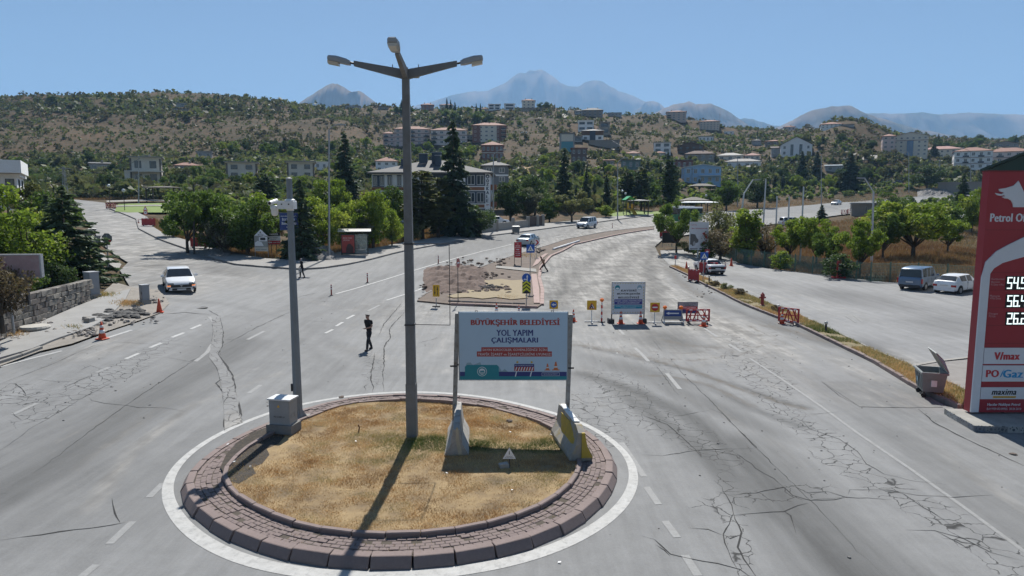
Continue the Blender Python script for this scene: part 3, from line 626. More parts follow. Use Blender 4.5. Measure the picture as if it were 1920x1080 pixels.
# far-side pavement (bus stop corner and up both roads)
kp = [(206,392.5),(256,412),(261,430),(300,450),(345,466),(400,486),(440,497),(500,502),(560,506),(603,504),(650,497),(700,486),(765,470),(840,456),(900,445),(965,437),(1050,426),(1130,416),(1225,404.5)]
ip = [(1225,400),(1130,409),(1050,417),(965,424),(920,427),(840,443),(765,455),(700,467),(655,471),(620,478),(560,490),(500,487),(450,478),(400,468),(350,452),(310,441),(285,425),(276,408),(240,392)]
pav = sheet('pavement', gpoly(kp)+gpoly(ip), .13, pave_m, .025, skirt=.35)
kerb_line(pav, gpoly(kp), .9, .16, .145, kgrey, max_y=88)
# right-hand verge between road and car park
kv = [(1256,501),(1290,517),(1310,529),(1327,537.5),(1360,554),(1400,574),(1448,593),(1496,611),(1558,641),(1640,681),(1720,730),(1800,768)]
iv = [(1815,738),(1736,703),(1690,682),(1640,661),(1590,637),(1545,615),(1495,592),(1420,562),(1352,536),(1310,517),(1271,501)]
verge = sheet('verge', gpoly(kv)+gpoly(iv), .11, verge_soil, .02, skirt=.25)
kerb_line(verge, gpoly(kv), .8, .17, .17, kerb_red)
kerb_line(verge, gpoly(iv[::-1]), 1.0, .09, .15, conc, 'edging_stone')
lot = sheet('car_park', gpoly([(1271,501),(1310,517),(1352,536),(1420,562),(1495,592),(1545,615),(1590,637),(1640,661),(1690,682),(1736,703),(1815,738),(1990,800),(2500,860),(2400,620),(2100,590),(1920,547),(1830,538),(1740,531.5),(1660,529.5),(1560,518),(1430,502),(1385,494),(1360,480),(1320,471),(1275,468),(1238,470),(1240,482),(1255,497)]), .03, lot_m, .02,
   attrs={'dust': blobs([(1290,490,60,25,.3,.8),(1500,560,200,25,.3,.35),(1700,690,80,30,.3,.7),(1400,520,120,20,.2,.3)]), 'dark': blobs([(1600,560,120,14,.15,.5),(1400,525,90,9,.2,.4),(1650,660,50,12,.45,.9),(1780,610,70,20,.1,.4)])})
lp = sheet('block_paving', gpoly([(1690,690),(1740,683),(1812,676),(1990,660),(2100,760),(1990,790),(1812,735),(1760,712)]), .05, M('paving_grey', (.23, .215, .2), .9, .2, 2), .02)
mb = MB(); strip(mb, [at(1700,690), at(1760,679), at(1830,671)], .22, .075)
tag(mb.build('drain_channel', conc), kind='structure')
line('road_marking', [[(1588,645-50),(1605,606)],[(1600,592),(1617,605)],[(1400,541),(1425,552),(1436,557)]], .08, paint_old, .045)
# the median being rebuilt
mp_ = [(782,566),(845,572),(1008,578),(1018,571),(1016,545),(1011,522),(1014,502),(1032,481),(1076,459),(1140,444.5),(1225,430),(1226,425),(1140,435),(1060,450),(1000,469),(940,488),(880,511),(834,534),(795,555)]
soil_m = M('dug_soil', (.16, .125, .10), .95, .35, 1.1, bmp=.4, dirt=((.11, .095, .085), .8))
med = sheet('median', gpoly(mp_), .10, soil_m, .018, skirt=.25)
kpink = M('pink_kerb', (.36, .255, .225), .85, .2, 2)
kerb_line(med, gpoly([(845,572),(930,575),(1008,578)]), .8, .22, .17, kpink)
kerb_line(med, gpoly([(1016,573),(1017,545),(1011,522),(1014,502),(1032,481),(1076,459),(1140,444.5),(1225,430)]), .8, .3, .15, kpink, max_y=90)
kerb_line(med, gpoly([(786,562),(795,555),(834,534),(880,511),(940,488),(1000,469),(1060,450),(1140,435),(1226,425)]), .9, .14, .14, kgrey, max_y=90)
kerb_line(med, gpoly([(840,568),(930,571),(985,573)]), .8, .1, .2, kgrey, 'edging_stone')
sheet('sand', gpoly([(880,536),(900,527),(915,529),(940,526),(960,529),(985,527),(988,540),(984,552),(990,562),(960,565),(930,561),(905,564),(880,561),(850,562),(838,559),(858,554),(880,552),(872,545)]), .16, M('sand', (.29, .235, .15), .95, .15, 2), .015)
pk = M('pink_pavers', (.36, .26, .23), .9, .2, 3)
sheet('paving', gpoly([(996,517),(1006,517),(1011,545),(1012,572),(1001,572),(999,545)]), .17, pk, .015)
sheet('paving', gpoly([(998,503),(1009,497),(1018,486),(1028,478),(1022,478),(1006,488)]), .17, pk, .015)
sheet('paving', gpoly([(930,501),(1005,507),(1006,513),(930,505)]), .17, conc, .015)
# bare corner and footway by the stone wall
sheet('gravel_corner', gpoly([(-300,760),(0,688),(75,660),(135,646),(205,621),(262,602),(300,588),(318,570),(300,545),(250,540),(215,530),(180,560),(100,600),(0,640),(-200,690)]), .045, M('gravel_soil', (.27, .245, .215), .95, .3, 1.3, bmp=.4, dirt=((.15, .14, .125), .8)), .015)
sheet('footway', gpoly([(-300,752),(0,676),(60,659),(105,640),(170,618),(205,598),(235,565),(245,545),(190,560),(140,580),(90,602),(30,632),(0,645),(-200,700)]), .13, M('worn_footway', (.29, .285, .275), .9, .15, 1.2), .015, skirt=.2)
kl = thing('footway_kerb', None, None, (0, 0, 0)); tag(kl, kind='structure')
kerb_line(kl, gpoly([(-250,742),(0,683),(48,667),(78,655)]), 1.0, .16, .16, conc)
sheet('footpath', gpoly([(170,450),(182,470),(205,483),(228,497),(222,508),(198,492),(172,474),(160,455)]), .08, conc, .02)
# park lawn and path far up the side road
sheet('park_lawn', gpoly([(215,398),(222,384),(300,382),(400,383),(420,392),(400,399),(300,400),(240,400)]), .15, M('mown_grass', (.16, .22, .05), .9, .2, .8), .02)
sheet('park_path', gpoly([(215,388),(420,389),(420,391),(215,390)]), .25, conc, .02)
sheet('park_path', gpoly([(200,378),(420,378.5),(420,381),(200,380.5)]), .2, conc, .02)
sheet('park_lawn', gpoly([(1150,407),(1240,402),(1245,398),(1180,396),(1140,401)]), .15, M('mown_grass', (.16, .22, .05)), .02)
# lanes climbing the hill behind
dl = M('pale_lane', (.38, .35, .31), .95, .15)
sheet('hill_lane', gpoly([(962,308),(968,308),(975,322),(985,330),(1010,337),(1005,341),(975,336),(962,325)]), .5, dl, .02)
sheet('hill_lane', gpoly([(1047,214),(1060,215),(1085,229),(1078,230)]), .5, dl, .02)
sheet('yard', gpoly([(1608,296),(1650,293),(1650,303),(1610,302)]), .6, dl, .02)
sheet('bare_earth', gpoly([(972,308),(985,306),(1010,325),(1015,335),(990,330)]), .35, M('ochre_earth', (.38, .26, .14), .95, .2, .3), .02)

# ---- heaps, rubble and stones
def lump(r, n=2, seed=None, flat_=.7):
    rs = np.random.RandomState(seed); mb = MB(); prof = [(.02, -.5), (.75, -.35), (1, 0), (.7, .38), (.05, .5)]
    mb.lathe(prof, (0, 0, 0), 7); mb.v = [(v[0]*r*rs.uniform(.7, 1.2), v[1]*r*rs.uniform(.7, 1.2), v[2]*r*1.4*flat_*rs.uniform(.75, 1.2)) for v in mb.v]; return mb
def rubble(name, spots, rmin, rmax, mat, dz=0.0, fl=.7):
    "a heap of broken pieces nobody could count"
    mb = MB()
    for (px, py, sx, sy, n) in spots:
        for k in range(n):
            p = at(px+random.gauss(0, sx), py+random.gauss(0, sy)); r = random.uniform(rmin, rmax)*random.uniform(.5, 1)
            l = lump(r, seed=random.randrange(9999), flat_=fl); a = random.random()*6.28; c, s = math.cos(a), math.sin(a)
            mb.add([(p.x+v[0]*c-v[1]*s, p.y+v[0]*s+v[1]*c, p.z+dz+v[2]+r*.2) for v in l.v], l.f)
    return tag(mb.build(name, mat), kind='stuff')
tarm = M('broken_asphalt', (.085, .083, .08), .9, .4, 2, dirt=((.3, .28, .26), .55))
rubble('asphalt_rubble', [(225,592,18,3.5,60),(250,590,14,4,50),(200,597,10,3,20)], .12, .36, tarm, .05, .45)
rubble('stone_rubble', [(15,636,18,3,46),(70,608,14,2.5,34),(165,625,16,4,38),(120,628,24,4,26),(290,564,8,3,18),(205,607,40,3,30)], .06, .17, M('pale_rubble', (.33, .30, .27), .95, .25, 2), .08)
rubble('soil_clods', [(835,545,26,5,70),(895,520,22,6,60),(920,545,18,3,60),(870,500,20,6,40),(940,495,16,4,20),(1010,470,10,3,14)], .1, .34, M('clods', (.17, .13, .105), .95, .35, 1.5), .12, .6)
rubble('asphalt_rubble', [(915,543,14,2.5,40)], .12, .3, M('dark_clods', (.09, .08, .075), .95, .35, 1.5), .15, .6)
rubble('soil_clods', [(1255,455,10,14,70),(1300,515,16,6,60),(1340,545,20,6,30)], .05, .16, M('loose_soil', (.22, .19, .165), .95, .3, 1.5), .02, .5)
rubble('gravel_bits', [(700,560,240,30,60),(1300,660,200,40,130),(1500,820,250,90,60),(250,700,200,60,50),(600,620,120,40,30),(1150,560,60,20,60)], .015, .05, M('grit', (.2, .19, .18), .95, .4, 2), .0)
def heap(name, px0, px1, py0, py1, hgt, mat, n=34):
    p = [at(px0, py1), at(px1, py1), at(px1, py0), at(px0, py0)]; V = []; F = []
    for j in range(n):
        for i in range(n):
            u, v = i/(n-1), j/(n-1); a = p[0].lerp(p[1], u); b_ = p[3].lerp(p[2], u); q = a.lerp(b_, v)
            e = min(1, 4*u*(1-u)*1.4)*min(1, 4*v*(1-v)*1.4); V.append((q.x, q.y, q.z-.1+hgt*e*(1+.9*float(fbm(np.array([q.x*1.2]), np.array([q.y*1.2]), 4, 5)[0]))))
    F = [(j*n+i, j*n+i+1, (j+1)*n+i+1, (j+1)*n+i) for j in range(n-1) for i in range(n-1)]
    mb = MB(); mb.add(V, F); return tag(mb.build(name, mat, smooth=False), kind='stuff')
heap('soil_heap', 790, 920, 498, 556, .55, M('reddish_soil', (.15, .105, .085), .95, .5, 2.2, bmp=.6, dirt=((.09, .075, .068), .8)))
heap('soil_heap', 850, 900, 530, 548, .3, soil_m)
heap('gravel_heap', 552, 634, 476, 491, .9, M('grey_gravel', (.2, .19, .18), .95, .3, 3, bmp=.5))
heap('gravel_heap', 385, 440, 470, 484, .5, M('grey_gravel', (.2, .19, .18)))
heap('gravel_heap', 1720, 1790, 356, 369, 1.1, M('grey_gravel', (.2, .19, .18)))
# ---- dry stone wall on the near corner
wall = thing('stone_wall', 'coursed grey stone garden wall below the cedar beside the footway', 'wall')
stm = [M('wall_stone_%s' % k, c, .95, .3, 2.2, bmp=.5, dirt=((.13, .115, .1), .7)) for k, c in (('grey', (.20, .185, .165)), ('pale', (.25, .23, .20)), ('brown', (.16, .14, .125)))]
a, b_ = at(-150, 704), at(168, 566); a.z += .02; d = (b_-a); Lw = math.hypot(d.x, d.y); ya = math.atan2(d.y, d.x)
wall.location = a; wall.rotation_euler = (0, 0, ya)
vr = []
for k in range(9):
    mb = MB(); mb.cbox(-.5, .5, -.5, .5, -.5, .5, .07); mb.v = [(v[0]+random.gauss(0, .018), v[1]+random.gauss(0, .05), v[2]+random.gauss(0, .025)) for v in mb.v]; vr.append(mb.mesh('stone', stm[k % 3]))
slope = (b_.z-a.z)/Lw; zt0, zt1 = 2.35, 1.25+(b_.z-a.z); z = -.2; course = 0
while z < 2.9:
    ch = random.choice((.27, .3, .34)); x = -.3*random.random()
    while x < Lw:
        w = random.uniform(.3, .62); top = zt0+(zt1-zt0)*(x/Lw)
        if z+ch > slope*x and z+ch*.6 < top:
            o = link('stone', random.choice(vr), None, wall); o.location = (x+w/2, .16+random.gauss(0, .018), z+ch/2); o.scale = (w-.028, .42, ch-.026); o.rotation_euler = (0, random.gauss(0, .012), random.gauss(0, .02))
        x += w
    z += ch
mb = MB(); mb.add([(0, .22, -.5), (Lw, .22, -.5), (Lw, .22, zt1-.15), (0, .22, zt0-.15), (0, .34, -.5), (Lw, .34, -.5), (Lw, .34, zt1-.15), (0, .34, zt0-.15)], [(0,1,2,3),(5,4,7,6),(3,2,6,7)])
mb.build('core', M('mortar', (.12, .11, .1), .95), wall)
# ================================================================ street furniture, signs, barriers
galv = M('galvanised', (.34, .35, .36), .5, .15, 4, metal=.5)
steel = M('grey_steel', (.25, .265, .28), .55, .12, 3)
darkm = M('dark_metal', (.045, .045, .048), .5, .2)
white_p = M('white_paint', (.74, .74, .73), .5, .1, 3, dirt=((.45, .42, .38), .5))
red_p = M('red_plastic', (.42, .035, .04), .5, .2, 3, dirt=((.3, .12, .1), .5))
orange_p = M('orange_cone', (.62, .085, .03), .5, .15, 5, dirt=((.28, .1, .06), .5))
refl_w = M('reflective_white', (.72, .72, .72), .4, .1)
black_p = M('black_print', (.02, .02, .022), .6, .1)
blue_s = M('sign_blue', (.02, .10, .42), .45, .12, 6)
navy = M('sign_navy', (.03, .055, .19), .5, .12)
yellow_s = M('sign_yellow', (.72, .40, .02), .5, .1, 5, dirt=((.45, .3, .08), .4))
red_s = M('sign_red', (.50, .03, .035), .45, .1, 5)
white_s = M('sign_white', (.78, .79, .80), .45, .06, 3)
rust = M('rust', (.17, .09, .05), .85, .4, 5)
conc_p = M('post_concrete', (.195, .2, .202), .9, .22, 1.6, bmp=.1, dirt=((.16, .15, .135), .7))
def prop(name, label, cat, px, py, rz_=0, group=None, dz=0.0):
    p = at(px, py); p.z += dz
    return thing(name, label, cat, p, rz_, group)
def loc(t, px, py, Y=None):
    "x, z in the frame of an unrotated thing of the pixel seen in its own plane"
    q = P(px, py, t.location.y if Y is None else Y); return q.x-t.location.x, q.z-t.location.z
def tri(cx, cz, r): return [(cx-r*.87, cz-r*.5), (cx+r*.87, cz-r*.5), (cx, cz+r)]
def arrow(mb, x0, x1, cz, w, y0, y1, hd=.5):
    "arrow from x0 to x1"
    s = 1 if x1 > x0 else -1; L = abs(x1-x0)*hd; xm = x1-s*L
    p = [(x0, cz-w/2), (xm, cz-w/2), (xm, cz-w*1.3), (x1, cz), (xm, cz+w*1.3), (xm, cz+w/2), (x0, cz+w/2)]
    mb.prism(p if s > 0 else p[::-1], y0, y1)
def up_arrow(mb, cx, z0, z1, w, y0, y1):
    s = 1 if z1 > z0 else -1; zm = z1-s*abs(z1-z0)*.4
    p = [(cx-w/2, z0), (cx+w/2, z0), (cx+w/2, zm), (cx+w*1.3, zm), (cx, z1), (cx-w*1.3, zm), (cx-w/2, zm)]
    mb.prism(p if s > 0 else p[::-1], y0, y1)

# ---- four-armed lamp post on the island
lp_ = thing('street_lamp', 'tall concrete street lamp with four arms standing on the roundabout', 'street lamp', Vector((-2.94, 19.45, .2)))
xt, zt = loc(lp_, 763, 138)
mb = MB(); mb.sqbar((0, 0, -.3), (0, 0, 1.75), .31, .31, .295, .295); mb.sqbar((0, 0, 1.75), (0, 0, zt), .27, .27, .19, .19)
for s in (-1, 1): mb.sqbar((s*.10, -.008, 1.75), (s*.068, -.008, zt-.6), .05, .285, .04, .20)
mb.build('post', conc_p, lp_)
for dx, dy in ((-1, 0), (1, 0), (0, -1), (0, 1)):
    a = Vector((dx*.06, dy*.06, zt-.02)); b = Vector((dx*1.42, dy*1.42, zt+.27)); u = Vector((dx, dy, .2)).normalized()
    mb = MB(); w = Vector((-dy, dx, 0))
    vs = []
    for c, r1, r2 in ((a, .07, .13), (b, .05, .07)):
        vs += [c-w*r1-Vector((0,0,r2)), c+w*r1-Vector((0,0,r2)), c+w*r1+Vector((0,0,r2)), c-w*r1+Vector((0,0,r2))]
    mb.add(vs, [(0,1,2,3),(7,6,5,4),(0,4,5,1),(1,5,6,2),(2,6,7,3),(3,7,4,0)])
    m2 = MB(); m2.bar(a.lerp(b, .22)+Vector((0, 0, .1)), a.lerp(b, .22)+Vector((0, 0, .2)), .012)
    mb.add(m2.v, m2.f); ar = mb.build('arm', conc_p, lp_)
    sp = MB(); sp.bar(b, b+u*.12, .03); sp.build('spigot', darkm, ar)
    hd = MB(); n = 7; prof = [(0, .08, .05, -.06), (.1, .12, .08, -.07), (.38, .145, .10, -.06), (.60, .12, .075, -.06), (.63, .09, .04, -.05)]
    vs = []
    for l, hw, top, bot in prof:
        c = b+u*(.1+l)
        vs += [c-w*hw+Vector((0,0,bot)), c+w*hw+Vector((0,0,bot)), c+w*hw*1.02+Vector((0,0,top*.4)), c+w*hw*.7+Vector((0,0,top)), c-w*hw*.7+Vector((0,0,top)), c-w*hw*1.02+Vector((0,0,top*.4))]
    hd.add(vs, [(i*6+j, i*6+(j+1) % 6, i*6+6+(j+1) % 6, i*6+6+j) for i in range(4) for j in range(6)]+[(5,4,3,2,1,0),(24,25,26,27,28,29)])
    lh = hd.build('lamp_head', M('lamp_grey', (.33, .345, .36), .5, .15), lp_)
    ln = MB(); c0 = b+u*.42; c1 = b+u*.72; vs = []
    for c in (c0, c1):
        vs += [c-w*.13-Vector((0,0,.07)), c+w*.13-Vector((0,0,.07)), c+w*.09-Vector((0,0,.15)), c-w*.09-Vector((0,0,.15))]
    ln.add(vs, [(3,2,1,0),(4,5,6,7),(0,1,5,4),(1,2,6,5),(2,3,7,6),(3,0,4,7)]); ln.build('lens', M('lamp_lens', (.5, .48, .42), .2, .1, spec=.6), lh)
x0, z0 = loc(lp_, 843, 457); x1, z1 = loc(lp_, 843, 608)
fr = MB(); fr.path([(.08, -.14, z0+.02), (x0, -.14, z0), (x0, -.14, z1), (.08, -.14, z1+.02)], .011); fr.build('banner_frame', darkm, lp_)
for zz in (z0, z1):
    mb = MB(); mb.box(-.15, .15, -.15, .15, zz-.02, zz+.02); mb.build('clamp', darkm, lp_)
for zz in (2.6, 5.9): pass

# ---- camera mast and cabinet
cp = thing('camera_pole', 'grey steel mast with white surveillance cameras beside the island cabinet', 'camera pole', Vector((-7.02, 21.75, .15)))
xt, zt = loc(cp, 535, 336)
mb = MB(); mb.bar((0, 0, -.1), (0, 0, zt), .155, .095, 8); mb.build('mast', M('mast_grey', (.19, .215, .235), .5, .12, 2), cp, False)
mb = MB(); mb.lathe([(.098, zt), (.105, zt+.01), (.1, zt+.03), (.02, zt+.05)], (0, 0, 0), 8); mb.build('mast_cap', galv, cp)
mb = MB(); mb.box(-.32, .32, -.32, .32, -.02, .06); mb.build('base_plate', conc, cp)
for a in range(4):
    mb = MB(); mb.prismx([(.14, .06), (.28, .06), (.14, .3)], -.012, .012); q = mb.build('gusset', steel, cp); q.rotation_euler = (0, 0, a*math.pi/2+.4)
mb = MB(); mb.box(-.165, -.10, -.13, -.10, .95, 1.2); mb.build('hatch', darkm, cp)
xa, za = loc(cp, 524, 392); xb, zb = loc(cp, 553.5, 376.5)
mb = MB(); mb.cbox(xa, xb, -.2, .16, za, zb, .015); hb = mb.build('camera_housing', white_p, cp)
mb = MB(); mb.lathe([(.17, zb), (.17, zb+.03), (.11, zb+.06)], (0, 0, 0), 10); mb.build('collar', white_p, cp); mb = MB(); mb.lathe([(.12, za-.05), (.12, za)], (0, 0, 0), 10); mb.build('collar', white_p, cp)
for x in (.14, .36):
    mb = MB(); mb.disc(xa+x, za+.15, .022, -.215, -.19, 10); mb.build('bolt', darkm, hb)
xd, zd = loc(cp, 517, 392)
mb = MB(); mb.lathe([(.03, -.20), (.09, -.17), (.115, -.08), (.11, 0), (.13, .02), (.13, .12), (.05, .14)], (xd, -.1, zd-.02), 12); mb.build('dome_camera', white_p, cp, True)
xd, zd = loc(cp, 513, 379.5)
mb = MB(); mb.bar((xd+.06, .1, zd+.05), (xd-.03, -.28, zd-.03), .072, .072, 12); bc = mb.build('bullet_camera', white_p, cp, False)
mb = MB(); mb.bar((xd-.028, -.27, zd-.028), (xd-.033, -.295, zd-.034), .045, n=12); mb.build('camera_lens', black_p, bc)
mb = MB(); mb.bar((xd+.05, .02, zd-.02), (xa+.05, .02, zb-.05), .025); mb.build('bracket', white_p, cp)
cb = thing('utility_cabinet', 'white lidded grey utility cabinet on a concrete plinth at the island edge', 'cabinet', Vector((-7.02, 20.35, .2)), R(-12))
mb = MB(); mb.box(-.42, .42, -.3, .3, -.15, .27); mb.build('plinth', M('plinth_conc', (.20, .195, .185), .9, .2, 2), cb)
cabm = M('cabinet_grey', (.29, .30, .305), .55, .1, 1.5)
mb = MB(); mb.box(-.34, .34, -.23, .23, .27, 1.03); cbb = mb.build('body', cabm, cb)
mb = MB(); mb.box(-.38, .38, -.27, .27, 1.03, 1.075); mb.add([(-.38,-.27,1.075),(.38,-.27,1.075),(.38,.27,1.075),(-.38,.27,1.075),(-.3,0,1.10),(.3,0,1.10)], [(0,1,5,4),(1,2,5),(2,3,4,5),(3,0,4)]); mb.build('lid', M('lid_white', (.6, .61, .61), .5, .1), cb)
mb = MB(); mb.box(-.31, .31, -.238, -.23, .42, 1.0); dr = mb.build('door', cabm, cb)
text(dr, 'M2-G/38KL-A', .0, .52, .36, .055, -.2405, M('stencil', (.08, .08, .08), .7))
mb = MB(); mb.prism(tri(-.02, .84, .055), -.242, -.238); mb.build('warning_label', yellow_s, dr)
for y in (-.08, .1):
    mb = MB(); mb.box(.34, .35, y-.06, y+.06, .48, .6); mb.build('vent', darkm if False else cabm, cbb)

# ---- project billboard on two concrete barriers
bb = thing('billboard', 'large pale municipal roadworks billboard on two steel poles over the island', 'billboard', Vector((0, 20.1, .15)))
xL, zB = loc(bb, 862, 711.5); xR, zT = loc(bb, 1064, 585)
pale = M('banner_pale', (.42, .56, .69), .5, .04, .8)
mb = MB(); mb.box(xL, xR, -.05, .0, zB, zT); pn = mb.build('panel', pale, bb)
mb = MB(); mb.box(xL-.03, xR+.03, 0, .05, zB-.03, zB+.03); mb.box(xL-.03, xR+.03, 0, .05, zT-.03, zT+.02); mb.box(xL-.03, xL+.02, 0, .05, zB+.03, zT-.03); mb.box(xR-.02, xR+.03, 0, .05, zB+.03, zT-.03); mb.build('panel_frame', galv, bb)
def bz(u, v): return xL+(xR-xL)*u/677, zT-(zT-zB)*v/438          # layout of the panel in units of the photo's crop
bred = M('print_red', (.36, .055, .05), .5, .05); bnavy = M('print_navy', (.035, .05, .20), .5, .05); bteal = M('print_teal', (.02, .235, .29), .5, .05); bgrey = M('print_bluegrey', (.25, .38, .46), .5, .05); bor = M('print_orange', (.55, .16, .06), .5, .05)
def btxt(s, u0, u1, v0, v1, m, bold=.015, par=None, y=-.053):
    a, b_ = bz(u0, v1), bz(u1, v0); return text(par or pn, s, (a[0]+b_[0])/2, (a[1]+b_[1])/2, b_[0]-a[0], b_[1]-a[1], y, m, bold)
def bbox(u0, u1, v0, v1, m, nm, y=-.0515, par=None):
    a, b_ = bz(u0, v1), bz(u1, v0); q = MB(); q.box(a[0], b_[0], y, -.049, a[1], b_[1]); return q.build(nm, m, par or pn)
btxt('BÜYÜKŞEHİR BELEDİYESİ', 76, 627, 36, 92, bred, .02); btxt('YOL YAPIM', 234, 461, 112, 152, bnavy, .016); btxt('ÇALIŞMALARI', 202, 492, 160, 204, bnavy, .016)
bbox(138, 554, 225, 253, bred, 'red_band'); bbox(110, 581, 252, 286, bred, 'red_band', -.0513)
lite = M('print_white', (.62, .68, .72), .5, .04)
btxt('SAYIN SÜRÜCÜLER; GÜVENLİĞİNİZ İÇİN', 146, 546, 230, 252, lite, .004, None, -.054); btxt('TRAFİK İŞARET ve İŞARETÇİLERİNE UYUNUZ!', 116, 576, 257, 283, lite, .004, None, -.054)
bbox(2, 675, 385, 417, bnavy, 'navy_band', -.0512); bbox(2, 676, 414, 436, bteal, 'teal_band', -.0514)
mb = MB(); pts = [(34, 420), (34, 352), (46, 340), (236, 340), (248, 352), (248, 420)]; mb.prism([bz(*p) for p in pts], -.0525, -.049); sl_ = mb.build('teal_slab', bteal, pn)
mb = MB()
for tr in ([(40,340),(48,326),(70,324),(84,340)],[(88,340),(130,322),(138,340)],[(248,385),(250,352),(268,385)],[(262,385),(285,366),(305,385)]): mb.prism([bz(*p) for p in tr][::-1], -.0505, -.049)
mb.build('block_print', bgrey, pn)
c0 = bz(142, 383); mb = MB(); mb.disc(c0[0], c0[1], .145, -.056, -.052, 28); em = mb.build('emblem', lite, pn)
mb = MB(); mb.disc(c0[0], c0[1], .128, -.057, -.055, 28); e2 = mb.build('emblem_ring', bteal, em)
mb = MB(); mb.disc(c0[0], c0[1], .095, -.058, -.056, 28); mb.build('emblem_disc', lite, em)
mb = MB(); mb.prism([(c0[0]-.085, c0[1]-.02), (c0[0]-.03, c0[1]+.035), (c0[0], c0[1]+.01), (c0[0]+.03, c0[1]+.045), (c0[0]+.085, c0[1]-.02)][::-1], -.0595, -.057); mb.box(c0[0]-.07, c0[0]+.07, -.0595, -.057, c0[1]-.06, c0[1]-.035); mb.build('emblem_mountain', bteal, em)
bbox(345, 470, 334, 352, bnavy, 'barrier_print', -.0535); btxt('BÜYÜKŞEHİR ÇALIŞIYOR', 352, 464, 338, 348, lite, .01, None, -.0545); bbox(345, 470, 352, 380, bred, 'barrier_print', -.0535)
mb = MB()
for k in range(7): mb.prism([bz(350+k*17, 378), bz(356+k*17, 378), bz(364+k*17, 354), bz(358+k*17, 354)][::-1], -.0545, -.05)
for u in (346, 440): mb.prism([bz(u+2, 416), bz(u+9, 416), bz(u+18, 380), bz(u+11, 380)][::-1], -.0545, -.05)
mb.build('stripe_print', lite, pn)
for u in (364, 454):
    q = bz(u, 322); mb = MB(); mb.disc(q[0], q[1], .033, -.0535, -.05, 12); mb.build('lamp_print', M('print_yellow', (.6, .42, .08), .5), pn)
for u, s in ((554, 1.0), (606, 1.25)):
    v = 376; mb = MB(); mb.prism([bz(u-19*s, v), bz(u+19*s, v), bz(u+19*s, v-5*s), bz(u-19*s, v-5*s)], -.0535, -.05); mb.prism([bz(u-11*s, v-5*s), bz(u+11*s, v-5*s), bz(u+3*s, v-45*s), bz(u-3*s, v-45*s)], -.0535, -.05); cn = mb.build('cone_print', bor, pn)
    mb = MB(); mb.prism([bz(u-8.5*s, v-15*s), bz(u+8.5*s, v-15*s), bz(u+7*s, v-22*s), bz(u-7*s, v-22*s)], -.0545, -.051); mb.build('cone_band', lite, pn)
btxt('www.kayseri.bel.tr', 528, 618, 394, 406, lite, .005, None, -.0545)
mb = MB(); a, b_ = bz(519, 411), bz(629, 391); mb.path([(a[0], -.054, a[1]), (b_[0], -.054, a[1]), (b_[0], -.054, b_[1]), (a[0], -.054, b_[1]), (a[0], -.054, a[1])], .006, 4); mb.build('search_box', lite, pn)
rustp = M('rusted_galv', (.30, .30, .29), .6, .25, 3, metal=.3, dirt=((.15, .10, .07), .9))
for (tx, ty), (bx, by) in (((857, 588), (851, 772)), ((1070.5, 590), (1063, 777))):
    a = loc(bb, tx, ty); b_ = loc(bb, bx, by); mb = MB(); mb.sqbar((b_[0], .07, b_[1]-.55), (a[0], .07, a[1]), .13, .09); po = mb.build('pole', rustp, bb)
    for k, zz in enumerate((a[1]-.12, zB+.45, (a[1]+b_[1])/2-.1)):
        mb = MB(); sx = 1 if bx < 900 else -1; xx = b_[0]+(a[0]-b_[0])*(zz-b_[1])/(a[1]-b_[1])
        mb.box(min(xx+sx*.05, xx+sx*(.22 if k < 2 else -.16)), max(xx+sx*.05, xx+sx*(.22 if k < 2 else -.16)), .02, .05, zz-.025, zz+.025); mb.build('bracket', darkm, po)
for u in (.16, .86):
    xx = xL+(xR-xL)*u; mb = MB(); mb.path([(xx-.03, -.02, zT), (xx-.03, -.02, zT+.05), (xx+.03, -.02, zT+.05), (xx+.03, -.02, zT)], .008, 5); mb.build('lifting_eye', darkm, bb)
def nj(name, label, p0, ang, L, mt, paint_side):
    t = thing(name, label, 'concrete barrier', p0, ang)
    pr = [(-.33, -.05), (.33, -.05), (.33, .12), (.16, .42), (.09, .95), (-.09, .95), (-.16, .42), (-.33, .12)]
    mb = MB(); n = 8; rs = np.random.RandomState(int(p0.x*10) & 99)
    secs = np.linspace(0, L, 9)
    for i, y in enumerate(secs): mb.v += [(x*(1+rs.normal(0, .025)), y+(rs.normal(0, .02) if i in (0, 8) else 0), z*(1-(.07*rs.rand() if z > .9 else 0))+(-.12 if (i == 0 and z > .9) else 0)) for x, z in pr]
    mb.f = [(i*n+k, i*n+(k+1) % n, (i+1)*n+(k+1) % n, (i+1)*n+k) for i in range(8) for k in range(n)]+[tuple(range(n-1, -1, -1)), tuple(range(8*n, 9*n))]
    mb.build('block', mt, t)
    for x, c in paint_side:
        q = MB(); q.prism([(x*.32-.05, .1), (x*.32+.07, .1), (x*.10+.04, .55), (x*.06+.03, .88), (x*.06-.03, .88), (x*.10-.05, .55)], -.022, .0); q.build('painted_band', c, t)
    return t
njm = M('barrier_concrete', (.37, .355, .33), .85, .25, 2.2, bmp=.3, dirt=((.19, .17, .145), .8))
yel = M('faded_yellow', (.46, .33, .05), .75, .2, 3, dirt=((.25, .21, .13), .7))
nj('concrete_barrier', 'pale worn concrete barrier under the billboard pole nearest the lamp post', Vector((-1.52, 18.05, .2)), R(3), 2.3, njm, ((.3, M('cream_flake', (.45, .40, .30), .8)),))
BR = nj('concrete_barrier', 'yellow painted chipped concrete barrier under the billboard pole beside the kerb', Vector((1.88, 17.85, .2)), R(9), 2.35, M('barrier_concrete_b', (.34, .32, .285), .85, .25, 2.2, bmp=.3, dirt=((.40, .28, .05), .8)), ())
mb = MB(); mb.prism([(0, .1), (.31, .1), (.15, .42), (.085, .80), (0, .80)], -.05, .0); mb.build('painted_band', yel, BR)
